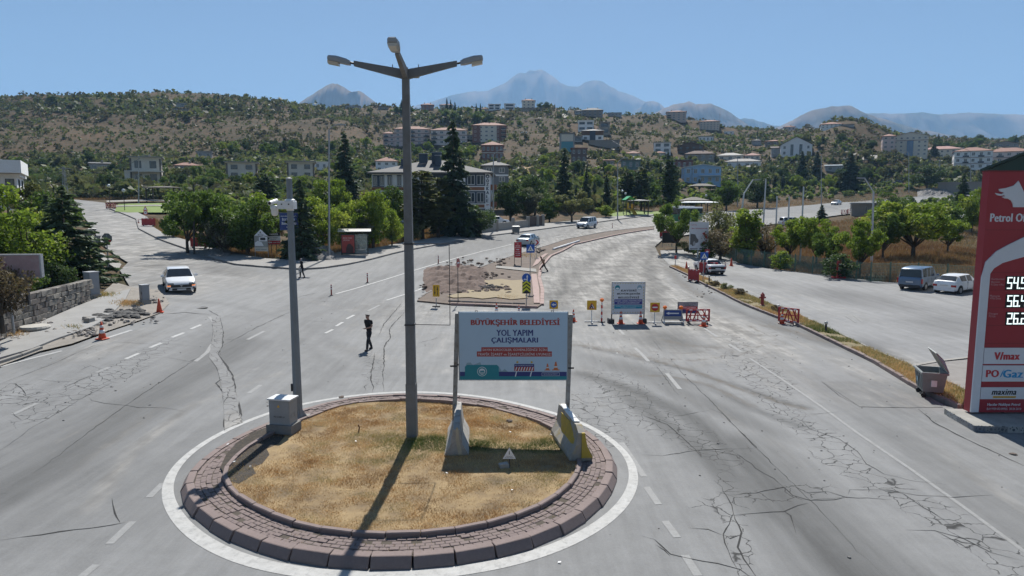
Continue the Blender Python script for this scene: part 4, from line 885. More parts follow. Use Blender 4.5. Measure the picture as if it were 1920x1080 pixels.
for y0, y1 in ((.5, .8), (.85, 1.5), (1.6, 2.2)): mb = MB(); mb.cbox(-.085, .08, y0, y1, .93, .965, .02); mb.v = [(v[0]+random.gauss(0, .012), v[1]+random.gauss(0, .03), v[2]) for v in mb.v]; mb.build('white_flake', white_p, BR)
mb = MB(); mb.prismx([(.3, .2), (1.5, .25), (1.9, .8), (.9, .85), (.2, .6)], -.21, -.18); mb.v = [(v[0]+(.0 if v[2] < .4 else .085), v[1], v[2]) for v in mb.v]; mb.build('painted_band', yel, BR)
ts_ = prop('warning_sign', 'little white triangular notice on a short spike in the billboard shade', 'sign', 955, 894, dz=.2)
mb = MB(); mb.bar((0, 0, -.1), (0, 0, .5), .014); mb.build('post', darkm, ts_)
mb = MB(); mb.prism(tri(0, .40, .2), -.02, -.008); pl = mb.build('plate', white_s, ts_)
mb = MB(); mb.prism(tri(0, .40, .21), -.007, .0); mb.build('plate_rim', darkm, ts_)
for s, z, w in (('DİKKAT', .37, .17), ('ELEKTRİK', .335, .23)): text(pl, s, 0, z, w, .024, -.022, black_p)
mb = MB(); mb.prism([(-.012, .42), (.012, .42), (.004, .52), (-.004, .52)], -.023, -.019); mb.build('symbol', black_p, pl)
jb = prop('junction_box', 'small broken concrete block lying in the billboard shade', 'block', 945, 894, .3, dz=.22)
mb = MB(); mb.cbox(-.12, .12, -.1, .1, -.05, .17, .03); mb.v = [(v[0]+random.gauss(0, .012), v[1]+random.gauss(0, .012), v[2]+random.gauss(0, .01)) for v in mb.v]; mb.build('block', njm, jb)
st_ = prop('rusty_stake', 'rusty iron stake sticking out of the dry lawn', 'stake', 673, 826, dz=.2)
mb = MB(); mb.path([(0, 0, -.1), (.0, 0, .1), (.025, .01, .2), (-.005, 0, .3)], .022, 6); mb.build('rod', rust, st_)
for px, py, lb in ((955, 803, 'small brown rock lying on the dry lawn behind the billboard'), (641, 757, 'dark pebble at the far rim of the dry lawn')):
    q = prop('rock', lb, 'rock', px, py, dz=.25); lump(.11, seed=px, flat_=.6).build('stone', M('brown_rock', (.14, .11, .09), .9, .3), q)
for px, py in ((957, 828), (1033, 833), (838, 908), (470, 895), (428, 852), (440, 886), (960, 941), (1049, 1056), (79, 688), (1157, 663), (1108, 656), (668, 846)):
    q = at(px, py); mb = MB(); mb.add([(-.035, -.02, 0), (.03, -.015, .01), (.03, .025, .02), (-.025, .02, .01)], [(0, 1, 2, 3)]); o = mb.build('litter', white_p); o.location = (q.x, q.y, q.z+(.30 if 400 < px < 1080 and 740 < py < 990 else .02)); o.rotation_euler = (0, 0, px)
    tag(o, 'scrap of white paper litter lying on the ground', 'litter', 'scraps of litter on the ground')

# ---- petrol price sign
pq = P(1818, 774, 22.1); pt = thing('petrol_sign', 'tall red petrol station price totem with white arch stripe', 'petrol sign', Vector((pq.x, 22.1, pq.z)))
_, zt = loc(pt, 1852, 322); Wd = 3.0
def sx(px, py): return loc(pt, px, py)
tred = M('totem_red', (.34, .03, .042), .42, .06, .8); twhite = M('totem_white', (.66, .67, .70), .45, .05)
mb = MB(); mb.box(0, Wd, .0, .32, .02, zt); mb.build('body', tred, pt)
mb = MB(); mb.box(-.02, Wd+.02, -.02, .34, zt, zt+.04); mb.build('cap', M('totem_dark', (.2, .025, .03), .5), pt)
out = [sx(x, y) for x, y in [(1818,774),(1828,620),(1837,520),(1847,491),(1867,471),(1891,458),(1920,444)]]; inn = [sx(x, y) for x, y in [(1920,481),(1898,487),(1878,493),(1862,503),(1855,513),(1846,620),(1839,774)]]
out[0] = (.0, .03); out[1] = (.0, out[1][1]); out[2] = (.0, out[2][1]); xi = inn[-2][0]; inn[-1] = (xi, .03); inn[-3] = (xi, inn[-3][1])
ext = [(out[-1][0]+.6, out[-1][1]+.10), (Wd-.01, out[-1][1]+.16)]; ex2 = [(Wd-.01, inn[0][1]+.16), (inn[0][0]+.6, inn[0][1]+.10)]
L1 = out+ext; L2 = (ex2+inn)[::-1]; mb = MB()
n = len(L1)
for i in range(n-1): mb.prism([L1[i], L2[i], L2[i+1], L1[i+1]], -.045, -.001)
mb.build('arch_stripe', twhite, pt)
mb = MB()
for y in (431, 511, 544, 577, 610, 644): q = sx(1860, y); mb.box(xi if y > 500 else .02, Wd-.02, -.004, 0, q[1]-.008, q[1]+.008)
mb.build('panel_joint', M('totem_dark', (.2, .025, .03)), pt)
def panel(y0, y1, nm): a = sx(1850, y1); b_ = sx(1850, y0); q = MB(); q.box(xi+.03, Wd-.06, -.03, 0, a[1], b_[1]); return q.build(nm, twhite, pt), (a[1]+b_[1])/2, b_[1]-a[1]
k_ = mpp(pt.location)
pnl, zc, hh_ = panel(652, 682, 'brand_panel'); text(pnl, 'V/max', sx(1887, 666)[0], zc, .82, .26, -.034, M('vm_red', (.5, .04, .05), .5), .03)
pnl, zc, hh_ = panel(685, 715, 'brand_panel'); text(pnl, 'PO', sx(1858, 700)[0]+.03, zc, .40, .25, -.034, M('vm_red', (.5, .04, .05)), .03); text(pnl, 'Gaz', sx(1898, 700)[0], zc-.005, .64, .27, -.034, M('gaz_blue', (.03, .28, .55), .5), .03)
mb = MB(); xx = sx(1877, 700)[0]; mb.prism([(xx-.06, zc-.14), (xx-.01, zc-.1), (xx+.07, zc+.14), (xx+.01, zc+.06)], -.036, -.03); mb.build('flame_mark', M('gaz_blue', (.03, .28, .55)), pnl)
pnl, zc, hh_ = panel(726, 748, 'brand_panel'); text(pnl, 'maxima', sx(1882, 736)[0], zc+.045, .80, .19, -.034, black_p, .02, skew=.2)
mb = MB(); a = sx(1864, 742); mb.box(a[0]-.06, a[0]+.70, -.034, -.03, zc-.155, zc-.095); yb = mb.build('yellow_band', yellow_s, pnl); text(yb, 'MOTOR YAĞLARI', a[0]+.32, zc-.125, .66, .035, -.036, black_p)
a = sx(1879, 759); text(pt, 'Hacılar Nakliyat Petrol', a[0]+.05, a[1], 1.08, .115, -.006, twhite, .015); a = sx(1880, 766.5); text(pt, 'BAY/939-82/39955  30.04.2010', a[0]+.04, a[1], 1.14, .075, -.006, twhite, .01)
dog = [(1908.6,339),(1900,348),(1886,352.5),(1872,354.5),(1873,358.5),(1882,361.5),(1877,364),(1865,362),(1868.5,366),(1875,367.3),(1882,366),(1884,368),(1877.5,369),(1883,372),(1889,372.5),(1895,376),(1898,382),(1899,388.5),(1930,388.5),(1926,376),(1917,356)]
mb = MB(); mb.prism([sx(*p) for p in dog], -.03, 0); mb.build('wolf_emblem', twhite, pt)
a = sx(1857, 408); text(pt, 'Petrol Ofisi', a[0]+.68, a[1], 1.36, .27, -.006, twhite, .02)
led = bpy.data.materials.new('led_digits'); led.use_nodes = True; e = led.node_tree.nodes['Principled BSDF']; e.inputs['Base Color'].default_value = (.7, .75, .75, 1); e.inputs['Emission Color'].default_value = (.85, 1, .98, 1); e.inputs['Emission Strength'].default_value = .75
SEG = {'0': 'abcdef', '1': 'bc', '2': 'abged', '3': 'abgcd', '4': 'fgbc', '5': 'afgcd', '6': 'afgedc', '9': 'abfgcd'}
for s, y0, y1 in (('54.9', 519.5, 541.5), ('56.4', 553.5, 575), ('26.2', 586.5, 608)):
    a = sx(1886, y1); b_ = sx(1886, y0); q = MB(); q.box(a[0]-.03, Wd-.1, -.012, 0, a[1]-.03, b_[1]+.03); ds = q.build('price_display', black_p, pt)
    x = a[0]+.02; H = b_[1]-a[1]; w = .16; t_ = .036; mb = MB()
    for ch in s:
        if ch == '.': mb.box(x-.02, x+.025, -.018, -.012, a[1], a[1]+.045); x += .05; continue
        z0, zm, z1 = a[1], (a[1]+b_[1])/2, b_[1]
        for g in SEG[ch]:
            r = {'a': (x, x+w, z1-t_, z1), 'd': (x, x+w, z0, z0+t_), 'g': (x, x+w, zm-t_/2, zm+t_/2), 'f': (x, x+t_, zm, z1), 'b': (x+w-t_, x+w, zm, z1), 'e': (x, x+t_, z0, zm), 'c': (x+w-t_, x+w, z0, zm)}[g]
            mb.box(r[0], r[1], -.018-.0002*'abcdefg'.index(g), -.012, r[2], r[3])
        x += w+.04
    mb.build('digits', led, ds)
for ls in ((('Kurşunsuz', 1870, 523.5, .42), ('Benzin', 1865.5, 528.5, .28), ('95 Oktan V/Max', 1869, 533.5, .44)), (('Motorin', 1864, 555, .32), ('V/Max Diesel', 1865, 559.5, .36)), (('Otogaz', 1861, 588.5, .30), ('PO/Gaz', 1859, 593, .22))):
    for s, px, py, w in ls: a = sx(px, py); text(pt, s, a[0]+.02, a[1], w, .085 if py < 527 or s in ('Motorin', 'Otogaz') else .065, -.006, M('print_pink', (.55, .32, .33), .5), .01)
for x in (.35, 1.2, 2.2):
    mb = MB(); mb.bar((x, .16, -.16), (x, .16, .03), .06); mb.build('foot', darkm, pt)
pl_ = at(1826, 809); pb = at(1770, 776)
pth = thing('sign_plinth', 'low plinth clad in patterned tiles under the petrol totem', 'plinth', Vector((pl_.x, pl_.y, 0)), math.atan2(pb.y-pl_.y, pb.x-pl_.x)-math.pi/2)
D_ = (pb-pl_).length; mb = MB(); mb.box(0, 4.6, 0, D_, -.1, pq.z-.04); mb.build('slab', M('slab_conc', (.30, .29, .265), .9, .25, 1.5, dirt=((.2, .19, .17), .7)), pth)
tl = [M('tile_%s' % n_, c, .4, .2, 9) for n_, c in (('grey', (.22, .225, .23)), ('pale', (.36, .36, .35)), ('blue', (.16, .18, .21)))]
tdk = M('tile_figure', (.09, .10, .115), .45, .2)
hz = pq.z-.04; tw = .33
for side, L in (('f', 1.7), ('l', D_)):
    for i in range(int(L/tw)):
        mb = MB(); c0 = (i+.5)*tw
        if side == 'f': mb.box(c0-tw/2+.006, c0+tw/2-.006, -.014, -.001, .0, hz-.01)
        else: mb.box(-.014, -.001, c0-tw/2+.006, c0+tw/2-.006, .0, hz-.01)
        t_ = mb.build('tile', random.choice(tl), pth); mb = MB()
        for k in range(random.choice((4, 6, 8))):
            a = k*math.pi/4+random.choice((0, .4)); r = .11; q = (c0+r*math.cos(a), hz/2+r*math.sin(a)*.9); s = .025
            pr = [(q[0]-s, q[1]), (q[0], q[1]-s), (q[0]+s, q[1]), (q[0], q[1]+s)]
            if side == 'f': mb.prism(pr, -.0165, -.014)
            else: mb.prismx([(u, v) for u, v in pr], -.0165, -.014)
        if side == 'f': mb.disc(c0, hz/2, .045, -.0165, -.014, 8)
        mb.build('tile_figure', tdk, t_)
kerb_line(thing('plinth_kerb', None, None), [(pl_.x+1.75, pl_.y-.02), (pl_.x+2.4, pl_.y-.35), (pl_.x+3.2, pl_.y-.95), (pl_.x+4.4, pl_.y-2.2), (pl_.x+5.5, pl_.y-4)], .75, .3, .3, kerb_red)
bpy.data.objects['plinth_kerb']['kind'] = 'structure'
q = prop('rock', 'dark stone lying on the asphalt in front of the petrol totem', 'rock', 1899, 852); lump(.12, seed=5, flat_=.6).build('stone', M('brown_rock', (.14, .11, .09)), q)

# ---- waste containers
def container(label, px, py, rz_, s=1.0, lid=1, col=(.235, .255, .255), open_=True):
    t = prop('waste_container', label, 'waste container', px, py, rz_); t.scale = (s,)*3
    m = M('bin_%d' % int(col[0]*1000), col, .5, .15, 2, metal=.3, dirt=((.15, .15, .14), .6))
    mb = MB(); b0, b1 = (.50, .36), (.62, .45); z0, z1 = .26, 1.08; T = []
    for (a, b_), z in ((b0, z0), (b1, z1)): T += [(-a, -b_, z), (a, -b_, z), (a, b_, z), (-a, b_, z)]
    T += [(-b1[0]+.03, -b1[1]+.03, z1), (b1[0]-.03, -b1[1]+.03, z1), (b1[0]-.03, b1[1]-.03, z1), (-b1[0]+.03, b1[1]-.03, z1)]+[(-b1[0]+.05, -b1[1]+.05, .75), (b1[0]-.05, -b1[1]+.05, .75), (b1[0]-.05, b1[1]-.05, .75), (-b1[0]+.05, b1[1]-.05, .75)]
    mb.add(T, [(3,2,1,0),(0,1,5,4),(1,2,6,5),(2,3,7,6),(3,0,4,7),(4,5,9,8),(5,6,10,9),(6,7,11,10),(7,4,8,11),(8,9,13,12),(9,10,14,13),(10,11,15,14),(11,8,12,15),(12,13,14,15)])
    bd = mb.build('body', m, t)
    mb = MB(); mb.box(-.66, .66, -.49, -.45, 1.0, 1.07); mb.box(-.66, .66, .45, .49, 1.0, 1.07); mb.box(-.66, -.62, -.45, .45, 1.0, 1.07); mb.box(.62, .66, -.45, .45, 1.0, 1.07); mb.build('rim', m, bd)
    for x in (-.4, -.13, .13, .4):
        mb = MB(); mb.sqbar((x, -.385, .34), (x*1.2, -.445, .95), .05, .03); mb.build('rib', m, bd)
    mb = MB(); mb.add([(-.64, 0, 0), (.64, 0, 0), (.62, -.92, .0), (-.62, -.92, .0), (-.64, 0, .04), (.64, 0, .04), (.5, -.5, .14), (-.5, -.5, .14), (.62, -.92, .04), (-.62, -.92, .04)], [(3,2,1,0),(0,1,5,4),(4,5,6,7),(7,6,8,9),(1,2,8,6,5),(0,4,7,9,3),(2,3,9,8)])
    ld = mb.build('lid', m, t); ld.location = (0, .46, 1.09); ld.rotation_euler = (R(-58) if open_ else 0, 0, 0)
    for x, y in ((-.42, -.3), (.42, -.3), (-.42, .3), (.42, .3)):
        mb = MB(); mb.bar((x-.03, y, .1), (x+.03, y, .1), .1, n=12); wv = mb.build('wheel', black_p, t); mb = MB(); mb.box(x-.05, x+.05, y-.03, y+.03, .12, .27); mb.build('fork', darkm, wv)
    return t, bd
t, bd = container('dented grey waste container with propped open lid on the kerb near the petrol totem', 1742, 741, R(-108), .92)
mb = MB(); mb.box(.56, .60, -.1, .1, .5, .75); q = mb.build('sticker', white_p, bd)
mb = MB(); mb.add([(-.22, -.435, .55), (-.02, -.435, .55), (-.02, -.455, .75), (-.22, -.455, .75)], [(0,1,2,3)]); mb.build('municipal_mark', M('print_bluegrey', (.25, .38, .46)), bd)
container('grey waste container with raised lid beside the side road below the cedar', 175, 461, R(80), .9, col=(.24, .255, .26))
container('grey waste container on the pavement kerb near the garden wall', 967, 438, R(10), .95, col=(.2, .21, .21), open_=False)
container('dark low container far up the side road edge', 137, 402, 0, .7, col=(.09, .095, .1), open_=False)

# ---- cones
cone0 = None
def cone(label, px, py, s=1.0, plain=False, dz=.01, group='traffic cones around the works'):
    t = prop('traffic_cone', label, 'traffic cone', px, py, random.random()*6, group, dz); t.scale = (s,)*3
    mb = MB(); mb.cbox(-.2, .2, -.2, .2, 0, .04, .015); mb.build('base', orange_p, t)
    r = lambda z: .155-.125*(z-.04)/.71
    mb = MB(); mb.lathe([(r(z), z) for z in (.04, .2, .4, .6, .75)], (0, 0, 0), 12); mb.build('body', orange_p, t, True)
    if not plain:
        for a, b_ in ((.26, .40), (.50, .60)):
            mb = MB(); mb.lathe([(r(a)+.004, a), (r(b_)+.004, b_)], (0, 0, 0), 12); mb.build('reflective_band', refl_w, t, True)
    return t
cone('orange cone with two white bands on the crumbled road edge near the wall', 192, 636, 1.08)
cone('plain red cone beside the small grey cabinet', 299, 586, 1.02, True)
cone('cone partly hidden behind the billboard in front of the median kerb', 931, 590, 1.0)
cone('short orange cone behind the billboard nearest the chevron sign', 973, 588, .75)
cone('striped cone just beside the billboard pole and roadworks sign', 1075, 603, 1.0)
cone('striped cone at the lamp post side of the white project board', 1164, 607, 1.0)
cone('striped cone at the no entry side of the white project board', 1201, 607, 1.0)
cone('striped cone leaning in front of the red lattice barrier', 1319, 612, 1.0)
cone('cone hidden behind the red barrier on the kerb', 1466, 607, .95)
cone('plain orange cone in front of the white saloon', 1287, 504, 1.0, True)
cone('tall orange cone at the end of the green fence', 1371, 499, 1.15, True)
cone('small faded cone behind the white saloon boot', 1360, 501, .7)
cone('tiny cone far up the side road by a red barrier', 260, 420, .9)
# ---- flexible marker posts
for lb, px, py in (('red marker post standing alone near the start of the white line', 621.5, 554), ('red marker post on the white line across from the bus shelter', 689, 530), ('red marker post beside the lamp post on the bend', 822, 494), ('far marker post on the road behind the white van', 1148, 427), ('red marker post on the asphalt left of the silver car board', 1105, 1) )[:4]:
    t = prop('marker_post', lb, 'marker post', px, py, 0, 'flexible marker posts along the lane line')
    mb = MB(); mb.bar((0, 0, 0), (0, 0, .04), .12, .1, 12); mb.build('base', black_p, t); mb = MB(); mb.bar((0, 0, .04), (0, 0, .78), .05, .045, 10); mb.build('tube', M('marker_red', (.36, .06, .05), .5), t)
    for z in (.45, .62):
        mb = MB(); mb.bar((0, 0, z), (0, 0, z+.07), .053, .053, 10); mb.build('reflective_band', refl_w, t)
# ---- red plastic barriers
def rbarrier(label, px, py, w, hgt, rz_=0, solid=False, dz=.0):
    t = prop('plastic_barrier', label, 'road barrier', px, py, rz_, 'red plastic barriers', dz)
    z0 = .14; b = .07; mb = MB()
    mb.box(-w/2, w/2, -.03, .03, hgt-.10, hgt); mb.box(-w/2, w/2, -.03, .03, z0, z0+.09); mb.box(-w/2, -w/2+.1, -.03, .03, z0+.09, hgt-.1); mb.box(w/2-.1, w/2, -.03, .03, z0+.09, hgt-.1); mb.build('frame', red_p, t)
    n = 6 if solid else 4
    for k in range(n):
        x0 = -w/2+.1+(w-.2)*k/n; x1 = x0+(w-.2)/n*(1.2 if solid else .95); q = MB(); s = 1 if k < n/2 else -1
        if s < 0: x0, x1 = x1, x0
        q.prism([(x0, z0+.09), (x0+b, z0+.09), (x1, hgt-.1), (x1-b, hgt-.1)], -.02, .02); q.build('strut', red_p, t)
    for k in (-1, 0, 1):
        q = MB(); x = k*w*.3; q.box(x-.025, x+.025, -.022, .022, z0+.09, hgt-.1); q.build('strut', red_p, t)
    q = MB(); q.box(-w/2+.1, w/2-.1, -.018, .018, (z0+hgt)/2-.03, (z0+hgt)/2+.03); q.build('strut', red_p, t)
    if solid:
        q = MB(); q.box(-w/2+.1, w/2-.1, -.008, .008, z0+.09, hgt-.1); q.build('infill', red_p, t)
    for k in (-1, 0, 1):
        for z in (hgt-.085, z0+.02):
            q = MB(); q.box(k*w*.3-.09, k*w*.3+.09, -.034, -.03, z, z+.06); q.build('reflector', refl_w, t)
    for s in (-1, 1):
        q = MB(); q.prismx([(-.3, 0), (.3, 0), (.3, .05), (.05, .16), (-.05, .16), (-.3, .05)], s*w*.36-.05, s*w*.36+.05); q.build('foot', black_p, t)
    return t
rbarrier('red lattice barrier beside the blue arrow board', 1308, 607, 1.45, .9)
rbarrier('red barrier standing askew on the long verge kerb', 1478, 608, 1.25, 1.0, R(-42))
rbarrier('red barrier close behind the blue crossing sign beside the white saloon', 1328, 514, 1.75, 1.15, R(-8), True)
rbarrier('narrow red barrier seen end on at the verge corner', 1300, 529, 1.35, 1.15, R(-62), True)
rbarrier('bleached red barrier on the pavement beside the green trees', 374, 467, 1.75, 1.05, R(4), True, .1)
rbarrier('red barrier by the warning sign far up the side road', 279, 426, 1.75, 1.1, R(8), True, .1)
rbarrier('toppled red barrier at the corner of the little park', 208, 393, 1.9, .95, R(-12), False, .15)
rbarrier('red barrier at the top of the side road', 117, 377, .9, 1.0, R(20), True)
rbarrier('red and white barrier row beside the stone hut', 1583, 402, 1.8, 1.1, R(10), False); rbarrier('second red barrier touching the stone hut corner', 1594, 400, 1.7, 1.1, R(10), False)
rbarrier('red barrier behind the dark board under the roadside tree', 1246, 446, 1.6, 1.1, R(15), True)

# ---- signs
def post_sign(name, label, px, py, hgt, r=.032, rz_=0, dz=.1, mat=None, group=None):
    t = prop(name, label, 'sign', px, py, rz_, group, dz); mb = MB(); mb.bar((0, 0, -.1), (0, 0, hgt), r); mb.build('post', mat or galv, t); return t
def hz_of(t, px, py): return loc(t, px, py)[1]
# octagonal stop sign seen from behind
t = post_sign('stop_sign', 'back of an octagonal stop sign at the side road kerb', 203.5, 500, hz_of(prop('x', None, None, 203.5, 500), 203, 440), .045, dz=.0); bpy.data.objects.remove(bpy.data.objects['x'])
zc = hz_of(t, 203, 447); mb = MB(); mb.prism([(.43*math.cos(math.pi/8+k*math.pi/4), zc+.43*math.sin(math.pi/8+k*math.pi/4)) for k in range(8)], .05, .065); pl = mb.build('plate', M('plate_back', (.22, .235, .25), .5, .15), t)
mb = MB(); mb.disc(.22, zc-.2, .1, .04, .05, 10); mb.build('sticker', red_s, pl)
# island signs on the median
t = post_sign('road_sign', 'round blue turn sign above a yellow black chevron board on the median', 987, 575, 2.0); zr = hz_of(t, 987, 521); zq = hz_of(t, 987, 539)
mb = MB(); mb.disc(0, zr, .31, -.05, -.035, 28); pl = mb.build('plate', blue_s, t); mb = MB(); mb.disc(0, zr, .33, -.035, -.03, 28); mb.build('plate_rim', white_s, t)
mb = MB(); up_arrow(mb, .05, zr-.22, zr+.23, .055, -.056, -.05); arrow(mb, .03, -.22, zr-.1, .05, -.0558, -.05); mb.build('arrow', white_s, pl)
mb = MB(); mb.box(-.29, .29, -.05, -.035, zq-.42, zq+.42); pl = mb.build('chevron_board', black_p, t)
for k in range(3):
    z = zq-.36+.25*k; mb = MB(); mb.prism([(-.27, z), (0, z+.22), (.27, z), (.27, z+.15), (0, z+.37), (-.27, z+.15)], -.056, -.05); mb.build('chevron', M('chevron_yellow', (.62, .62, .03), .5), pl)
t = post_sign('crossing_sign', 'square blue pedestrian crossing sign on a tall post on the median', 993.5, 547, 1.0, dz=.1); zc = hz_of(t, 995, 466); bpy.data.objects.remove(kids(t)[0]); mb = MB(); mb.bar((0, 0, -.1), (0.03, 0, zc), .032); mb.build('post', galv, t)
def crossing(t, cx, zc, s):
    mb = MB(); mb.box(cx-s, cx+s, -.06, -.04, zc-s, zc+s); pl = mb.build('plate', blue_s, t); mb = MB(); mb.prism(tri(cx, zc-.05, s*.88), -.066, -.06); tr = mb.build('triangle', white_s, pl)
    mb = MB(); mb.disc(cx, zc+s*.25, s*.09, -.071, -.066, 8); mb.prism([(cx-s*.08, zc-.2*s), (cx+s*.1, zc-.2*s), (cx+s*.06, zc+s*.16), (cx-s*.06, zc+s*.16)], -.071, -.066)
    for a, b_ in ((-.3, -.02), (.3, .04)): mb.prism([(cx+a*s-.02, zc-.42*s), (cx+a*s+.03, zc-.42*s), (cx+b_*s+.03, zc-.2*s), (cx+b_*s-.02, zc-.2*s)], -.0705, -.066)
    mb.build('walking_figure', black_p, tr)
crossing(t, .04, zc, .33)
t = post_sign('bend_sign', 'white sign with a red chevron beside the silver car', 1005.5, 484, 1.0, .03); zc = hz_of(t, 1006, 454.5); bpy.data.objects.remove(kids(t)[0]); mb = MB(); mb.bar((0, 0, -.1), (0, 0, zc+.2), .03); mb.build('post', galv, t)
mb = MB(); mb.box(-.2, .33, -.05, -.035, zc-.33, zc+.33); pl = mb.build('plate', white_s, t); mb = MB(); mb.prism([(-.12, zc-.28), (.08, zc-.28), (.30, zc), (.08, zc+.28), (-.12, zc+.28), (.1, zc)], -.056, -.05); mb.build('chevron', red_s, pl)
t = prop('notice_board', 'upright red notice board on two legs on the median', 'sign', 971, 498, R(-8), dz=.1); zt = hz_of(t, 971, 454); zb = hz_of(t, 971, 483)
mb = MB(); mb.box(-.36, .36, -.04, 0, zb, zt); pl = mb.build('panel', red_s, t)
for s in (-1, 1): mb = MB(); mb.box(s*.36-.025, s*.36+.025, .0, .05, -.1, zt); mb.build('leg', darkm, t)
Hh = zt-zb
for s, f, w in (('T.C.', .88, .16), ('HACILAR', .76, .44), ('BELEDİYESİ', .65, .54), ('FEN İŞLERİ', .38, .48), ('YOL YAPIM', .26, .46), ('ÇALIŞMASI', .14, .46)): text(pl, s, 0, zb+Hh*f, w, .105, -.043, white_s, .02)
mb = MB(); arrow(mb, -.2, .2, zb+Hh*.52, .05, -.046, -.04); mb.build('arrow', white_s, pl)
t = post_sign('yellow_sign', 'yellow board with opposed black arrows at the tip of the median', 818, 575, .6, .03, dz=.02); z0 = hz_of(t, 818, 556); z1 = hz_of(t, 818, 534); mb = MB(); mb.box(-.22, .24, -.05, -.035, z0, z1); pl = mb.build('plate', yellow_s, t)
mb = MB(); up_arrow(mb, -.08, z1-.08, z0+.07, .04, -.055, -.05); up_arrow(mb, .1, z0+.07, z1-.08, .04, -.055, -.05); mb.build('arrow', black_p, pl)
mb = MB(); mb.box(-.25, .25, -.2, .2, -.02, .05); mb.build('base', black_p, t)
t = post_sign('round_sign', 'round red sign seen edge on at the median tip', 859, 570, 1.0, .028, R(72), dz=.1); zc = hz_of(t, 859.5, 493); bpy.data.objects.remove(kids(t)[0]); mb = MB(); mb.bar((0, 0, -.1), (0, 0, zc), .028); mb.build('post', darkm, t); mb = MB(); mb.disc(0, zc, .33, -.04, -.025, 20); pl = mb.build('plate', M('faded_red', (.42, .12, .11), .5), t); mb = MB(); mb.box(-.2, .2, -.045, -.04, zc-.05, zc+.05); mb.build('bar', white_s, pl)
def tstand(t, col=galv):
    mb = MB(); mb.box(-.42, .42, -.02, .06, .04, .09); mb.box(-.05, .05, -.35, .45, .0, .04); mb.build('stand', col, t)
def ysign(label, px, py, pyc, s, kind):
    t = post_sign('roadworks_sign', label, px, py, .5, .03, 0, .01); bpy.data.objects.remove(kids(t)[0]); zc = hz_of(t, px, pyc)
    mb = MB(); mb.bar((0, 0, 0), (0, 0, zc), .03); mb.build('post', white_p, t); tstand(t)
    mb = MB(); mb.cbox(-s, s, -.06, -.04, zc-s, zc+s, .01); pl = mb.build('plate', yellow_s, t)
    if kind == 'arrow':
        mb = MB(); mb.disc(0, zc, s*.72, -.066, -.06, 24); d = mb.build('disc', blue_s, pl); mb = MB(); arrow(mb, s*.5, -s*.5, zc, .08, -.071, -.066); mb.build('arrow', white_s, d)
    if kind == 'works':
        mb = MB(); mb.prism(tri(0, zc-.09, s*.86), -.066, -.06); d = mb.build('triangle', red_s, pl); mb = MB(); mb.prism(tri(0, zc-.09, s*.62), -.07, -.066); w = mb.build('field', white_s, d)
        mb = MB(); mb.disc(-.02, zc+.04, .035, -.074, -.07, 8); mb.prism([(-.13, zc-.2), (-.06, zc-.2), (.02, zc-.03), (-.05, zc+.01)], -.074, -.07); mb.prism([(.04, zc-.2), (.1, zc-.2), (.02, zc-.02), (-.03, zc-.05)], -.0738, -.07); mb.build('worker', black_p, w)
    if kind == 'noentry':
        mb = MB(); mb.disc(0, zc, s*.74, -.066, -.06, 24); d = mb.build('disc', red_s, pl); mb = MB(); mb.box(-s*.52, s*.52, -.07, -.066, zc-s*.13, zc+s*.13); mb.build('bar', white_s, d)
    return t
ysign('yellow square sign with a blue arrow disc by the median corner', 1038, 590, 571, .28, 'arrow')
ysign('yellow square sign with a red roadworks triangle', 1109, 605, 572, .29, 'works')
ysign('yellow square sign with a red no entry disc', 1227, 607, 576, .29, 'noentry')
t = prop('beacon_post', 'red and white striped post with an amber beacon beside the roadworks sign', 'beacon post', 1128, 604); zt = hz_of(t, 1128, 566)
mb = MB(); mb.bar((0, 0, 0), (0, 0, .06), .24, .2, 12); mb.build('base', black_p, t)
for k in range(6):
    a = .06+(zt-.06)*k/6; mb = MB(); mb.bar((0, 0, a), (0, 0, a+(zt-.06)/6), .052); mb.build('tube_band', refl_w if k % 2 else red_s, t)
amber = M('amber_lens', (.75, .17, .02), .25, .1, spec=.6)
def beacon(t, x, z, y=0):
    mb = MB(); mb.lathe([(.05, 0), (.13, .09), (.13, .17), (.04, .23)], (x, y, z), 10); mb.build('beacon', amber, t)
beacon(t, 0, zt)
# white project board
t = prop('project_board', 'white framed municipal works board with navy and turquoise bands', 'sign board', 1177, 606, R(2)); zb = hz_of(t, 1177, 588); zt = hz_of(t, 1177, 529); w = 61*mpp(t.location)/2
mb = MB(); mb.box(-w, w, -.04, 0, zb, zt); pl = mb.build('panel', M('board_white', (.66, .67, .70), .5, .06), t)
mb = MB(); mb.box(-w-.03, -w, -.05, .04, zb-.03, zt+.03); mb.box(w, w+.03, -.05, .04, zb-.03, zt+.03); mb.box(-w, w, -.05, .04, zt, zt+.03); mb.box(-w, w, -.05, .04, zb-.03, zb); mb.build('frame', galv, t)
for s in (-1, 1):
    mb = MB(); mb.box(s*w-.03, s*w+.03, .0, .06, -.0, zb-.03); lg = mb.build('leg', darkm, t); mb = MB(); mb.cbox(s*w-.22, s*w+.16, -.1, .3, 0, .3, .06); mb.v = [(v[0]+random.gauss(0, .02), v[1]+random.gauss(0, .02), v[2]) for v in mb.v]; mb.build('ballast', darkm, t)
Hh = zt-zb
for s, f, wd, hgt in (('KAYSERİ', .745, .93, .10), ('BÜYÜKŞEHİR', .635, 1.40, .105), ('BELEDİYESİ', .525, 1.25, .105)): text(pl, s, .02, zb+Hh*f, wd, hgt*Hh*.8, -.043, black_p, .03)
mb = MB(); mb.box(-w*.86, w*.86, -.043, -.04, zb+Hh*.29, zb+Hh*.46); bd = mb.build('navy_band', M('board_navy', (.05, .05, .24), .5), pl)
